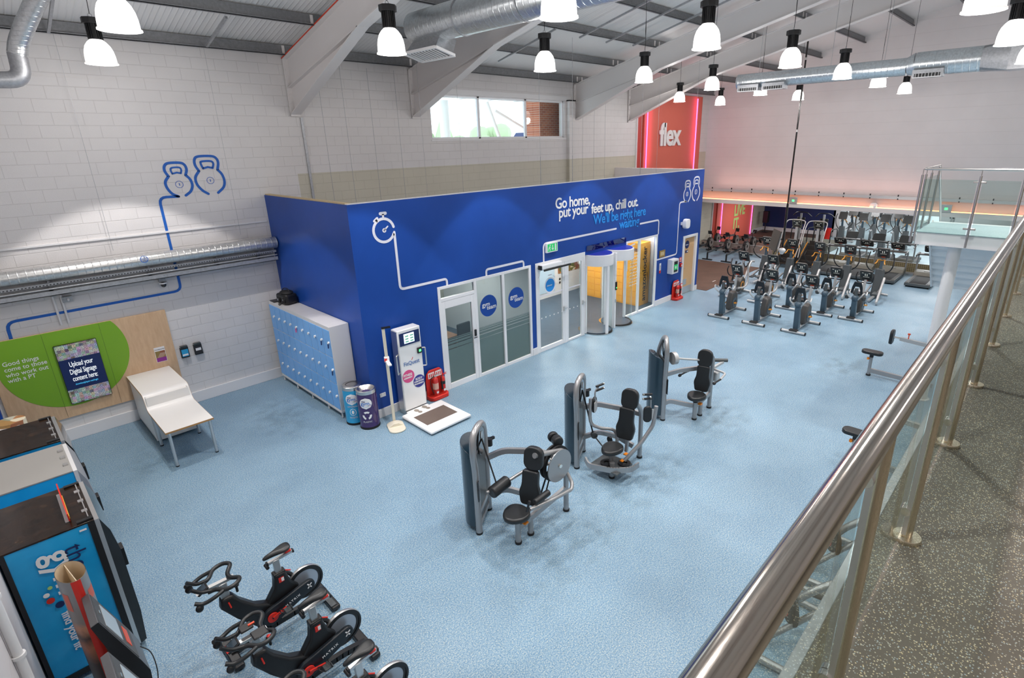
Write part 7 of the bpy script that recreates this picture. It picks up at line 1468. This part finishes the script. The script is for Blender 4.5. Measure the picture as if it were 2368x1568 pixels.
def rower(label, loc, rz=0):
    t = thing('rowing_machine', label, 'rowing machine', loc, rz, 'rowing machines')
    MB().bar((0, 0, 0.36), (1.6, 0, 0.42), 0.05, 0.09).build('seat_rail', 'frame_dark', t); MB().box(-0.03, 0.03, -0.03, 0.03, 0.02, 0.36).box(-0.04, 0.04, -0.25, 0.25, 0, 0.05).build('rear_leg', 'black', t)
    MB().box(0.8, 1.08, -0.15, 0.15, 0.46, 0.53).build('seat', 'black', t, bevel=0.02); MB().bar((1.5, 0, 0.4), (2.1, 0, 0.5), 0.05, 0.08).build('front_rail', 'frame_dark', t)
    for sy in (1, -1): MB().at((1.5, sy * 0.12, 0.42), 0, 0, -0.8).box(-0.14, 0.14, -0.05, 0.05, 0, 0.03).build('foot_plate', 'black', t)
    MB().cyl((2.1, -0.07, 0.46), (2.1, 0.07, 0.46), 0.27, n=28).build('fan_cage', 'black', t, bevel=0.02); MB().ring((2.1, -0.075, 0.46), 0.08, 0.22, (0, -1, 0), 0.006).build('fan_guard', 'alu', t); MB().ring((2.1, 0.075, 0.46), 0.08, 0.22, (0, 1, 0), 0.006).build('fan_guard', 'alu', t)
    for x in (1.95, 2.3): MB().bar((2.1, 0, 0.3), (x, 0, 0.02), 0.05, 0.03).build('front_leg', 'black', t)
    MB().box(2.28, 2.34, -0.3, 0.3, 0, 0.05).build('front_foot', 'black', t)
    MB().arc([(2.2, 0, 0.68), (2.3, 0, 0.86), (2.05, 0, 0.98)], 0.02, 8).build('monitor_arm', 'black', t); MB().at((2.02, 0, 0.98), 0, 0, -0.3).box(-0.03, 0.01, -0.1, 0.1, -0.08, 0.1).build('monitor', 'black', t, bevel=0.01); MB().cyl((1.72, -0.22, 0.62), (1.72, 0.22, 0.62), 0.014, n=8).build('handle', 'black', t); return t
W0 = rower('black rowing machine at the left, partly behind the blue box corner', (24.5, 13.12, 0))
dup(W0, (24.5, 12.17, 0), 0, 'black rowing machine second from the blue box corner'); dup(W0, (24.5, 11.2, 0), 0, 'black rowing machine third from the blue box corner')
for y, l in ((13.42, 'black rowing machine beyond the low barrier, in front of the left pink tube'), (12.36, 'black rowing machine beyond the low barrier, under the green lettering'), (11.42, 'black rowing machine beyond the low barrier, by the right pink tube')): dup(W0, (30.1, y, 0), PI, l)
# low perforated barrier
def perf(name, a, c_):
    m = mat(name, a, 0.4, 0.6); v = nd(m, 'ShaderNodeTexVoronoi'); v.inputs['Scale'].default_value = 14; v.inputs['Randomness'].default_value = 0.0; lk(m, coords(m), v.inputs['Vector']); lk(m, ramp(m, v.outputs['Distance'], [(0.3, c_), (0.42, a)]).outputs[0], bsdf(m).inputs['Base Color']); return m
t = thing('low_barrier', 'low perforated metal barrier behind the treadmills and rowing machines', 'barrier', (26.98, 3.0, 0))
MB().box(-0.01, 0.02, 0, 7.0, 0.08, 0.46).build('gold_panel', perf('dimpled_brass_sheet', S('b8a884'), S('7c6c50')), t); MB().box(-0.01, 0.02, 7.0, 10.8, 0.08, 0.46).build('perforated_panel', perf('perforated_sheet', S('d8c0b4'), S('50443e')), t); MB().box(-0.03, 0.03, 0, 10.8, 0.0, 0.08).box(-0.02, 0.03, 0, 10.8, 0.46, 0.475).build('trim', 'lightframe', t)
tag(MB().box(19.15, 24.3, 9.45, 12.6, 0.0, 0.012).build('floor_mat', 'mat'), 'large brown rubber mat on the floor beside the end of the blue box', 'floor mat')
for i, (x, y) in enumerate(((20.6, 9.9), (20.9, 9.62))): tag(MB().box(x, x + 0.28, y, y + 0.03, 0.012, 0.014).build('floor_marking', 'txt_white'), ['short white mark on the brown mat, left one', 'short white mark on the brown mat, right one'][i], 'marking')
# hanging television
t = thing('television_pole', 'tall black pole hanging from the roof in front of the cardio machines', 'pole', (21.0, 7.43, 1.66)); MB().cyl((0, 0, 0), (0, 0, 8.0 - 0.7), 0.028, n=14).build('upper_tube', 'black_gloss', t); MB().cyl((0, 0, 0), (0, 0, 1.6), 0.04, n=14).build('lower_tube', 'black_gloss', t)
for z in (4.1, 6.4): MB().cyl((0, 0, z), (0, 0, z + 0.08), 0.034, n=14).build('collar', 'alu', t)
t = thing('hanging_television', 'grey television on the black pole, turned away from the camera', 'television', (20.75, 7.62, 1.95), math.radians(38)); MB().at((0, 0, 0), 0, math.radians(10)).box(-0.42, 0.42, 0.0, 0.05, -0.38, 0.38).build('screen', 'cons', t, bevel=0.01); MB().at((0, 0, 0), 0, math.radians(10)).box(-0.3, 0.3, -0.07, 0.0, -0.28, 0.3).box(-0.2, 0.2, -0.1, -0.07, -0.2, 0.1).build('rear_case', 'lightframe', t, bevel=0.02); MB().bar((0, -0.05, 0), (0.2, -0.28, 0), 0.05, 0.05).build('bracket', 'black', t)
t = thing('hanging_speaker', 'white heart shaped speaker at the bottom of the black pole', 'speaker', (21.0, 7.43, 1.48)); MB().ell((0, 0.0, 0.06), (0.13, 0.13, 0.1), 16, 10).cyl((0, 0, -0.08), (0, 0, 0.05), 0.05, 0.13, 16).build('case', 'frame', t)
tag(MB().cyl((33.0, 9.3, 0), (33.0, 9.3, 0.75), 0.16, n=20).build('red_drum', 'red_gloss'), 'red upright cylinder in the low far room beside the blue wall', 'punch bag')
t = thing('storage_tower', 'black narrow speaker tower in the corner of the low far room', 'speaker', (34.2, 13.3, 0)); MB().box(-0.15, 0.15, -0.15, 0.15, 0.6, 1.3).build('cabinet', 'black', t, bevel=0.01); MB().cyl((0, 0, 0), (0, 0, 0.6), 0.03, n=10).box(-0.2, 0.2, -0.2, 0.2, 0, 0.03).build('stand', 'black', t)
for i in range(5): x, y = [(36, 8.6), (36.5, 7.6), (37, 6.6), (36.4, 5.2), (38, 4.4)][i]; t = thing('rack_frame', 'pale upright rack frame deep in the low far room, ' + ['leftmost', 'second from left', 'middle', 'second from right', 'rightmost'][i], 'rack', (x, y, 0), 0, 'far rack frames'); g = MB(); [g.box(a - 0.04, a + 0.04, -0.04, 0.04, 0, 2.2) for a in (-0.5, 0.5)]; g.box(-0.5, 0.5, -0.03, 0.03, 2.1, 2.2).box(-0.5, 0.5, -0.03, 0.03, 1.2, 1.25).build('frame', ['lightframe', 'white'][i % 2], t); MB().cyl((-0.3, -0.1, 1.3), (-0.3, 0.1, 1.3), 0.18, n=16).build('plate', 'black', t)
# machines beside and under the walkway
def rowseat(label, loc, rz=0):
    t = thing('row_machine', label, 'weight machine', loc, rz, 'chest supported row machines')
    leg(t, (0, 0), 0.5, 0.038); MB().cyl((0, 0, 0.48), (0, 0, 0.56), 0.045, n=12).build('seat_collar', 'black', t); MB().prism(rrect(0.24, 0.46, 0.1, 5), (0.02, 0, 0.56), UX, (0, 1, 0), 0.075).build('seat', 'vinyl_pad', t, bevel=0.02, seg=3); MB().box(-0.07, 0.0, 0.03, 0.08, 0.42, 0.47).build('adjust_lever', 'orange', t, bevel=0.01)
    rtube(t, 'base_beam', [(0, 0, 0.14), (0.02, -1.3, 0.10)], 0.07, 0.1); rtube(t, 'mast', [(0.02, -0.85, 0.15), (0.02, -0.95, 0.6), (0.02, -1.2, 1.05)], 0.07, 0.1, r=0.25)
    MB().bar((0.02, -1.1, 1.03), (0.02, -0.5, 1.07), 0.07, 0.08).build('pad_beam', 'lightframe', t); MB().cyl((0.02, -0.52, 1.07), (0.02, -0.36, 1.08), 0.025, n=10).build('pad_rod', 'chrome', t)
    MB().prism(rrect(0.26, 0.34, 0.08, 5), (0.02, -0.30, 1.08), UX, UZ, 0.07).build('chest_pad', 'vinyl_pad', t, bevel=0.02, seg=3); MB().cyl((0.02, -0.66, 1.1), (0.02, -0.66, 1.2), 0.012, n=8).cyl((0.02, -0.66, 1.2), (0.02, -0.66, 1.23), 0.03, n=10).build('pull_pin', 'orange_slot', t)
    MB().tube(fillet([(-0.35, -0.75, 0.02), (-0.3, -0.75, 0.14), (-0.2, -1.25, 0.95)], 0.05), 0.03, 10).build('foot_bar', 'lightframe', t); foot(t, (-0.35, -0.75))
    MB().ell((0.0, -1.2, 1.12), (0.1, 0.14, 0.1), 10, 6).build('pivot', 'black', t); MB().cyl((-0.15, -1.05, 1.0), (-0.02, -1.2, 1.1), 0.02, n=8).build('hand_grip', 'black', t); MB().tube(smooth([(0.1, -1.2, 1.2), (0.25, -1.3, 1.7), (0.3, -1.45, 1.9)], 4), 0.03, 8).build('swing_arm', 'frame_grey', t); return t
RS = rowseat('grey row machine with a black seat and chest pad, right of the open floor', (14.38, 2.66, 0)); dup(RS, (9.95, 1.85, 0), 0, 'grey row machine with only its black seat tip showing beyond the handrail')
def plates(label, loc, rz=0):
    t = thing('plate_machine', label, 'weight machine', loc, rz, 'plate loaded machines under the walkway')
    MB().tube([(-0.6, 0.42, 0.06), (-0.5, -0.6, 0.06)], 0.045, 12).build('floor_tube', 'frame_grey', t); MB().arc([(0.0, 0.1, 0.45), (0.1, -0.05, 0.65), (0.3, -0.3, 0.8), (0.35, -0.7, 0.85)], 0.045, 12).build('arm', 'frame_grey', t)
    MB().tube([(-0.3, 0.25, 0.06), (0.1, -0.2, 0.5)], 0.035, 10).build('brace', 'frame_grey', t); MB().tube([(0.55, 0.42, 0.06), (0.55, -0.5, 0.06)], 0.04, 10).build('floor_tube', 'frame_grey', t)
    for k in range(2): p_ = MB().at((0, 0.06 + k * 0.05, 0.42), math.radians(35), 0, 0).cyl((0, 0, 0), (0, 0.035, 0), 0.2 - k * 0.02, n=28).build('weight_plate', 'rubber_black', t, bevel=0.01)
    MB().at((0, 0.06, 0.42), math.radians(35)).cyl((0, 0.1, 0), (0, 0.26, 0), 0.025, n=12).cyl((0, 0.1, 0), (0, 0.12, 0), 0.06, n=16).build('sleeve', 'alu', t); MB().at((0, 0.06, 0.42), math.radians(35)).ring((0, 0.09, 0), 0.07, 0.09, (0, 1, 0), 0.006).build('plate_print', 'red', t); return t
P0 = plates('grey plate loaded machine with black weight plates seen through the nearest glass', (5.5, 1.25, 0)); dup(P0, (7.05, 1.25, 0), 0, 'grey plate loaded machine with black weight plates seen just beyond the first post')
t = thing('pad_roller', 'grey tube with a dark roller end between the two plate machines', 'weight machine part', (6.22, 1.3, 0)); MB().tube([(-0.05, 0.55, 0.12), (0.0, 0.0, 0.14)], 0.035, 12).build('tube', 'frame_grey', t); MB().cyl((0, 0, 0.14), (0.02, -0.16, 0.145), 0.06, n=16).build('roller', 'cons', t); MB().box(-0.1, 0.1, 0.2, 0.3, 0, 0.1).build('foot', 'frame_grey', t)
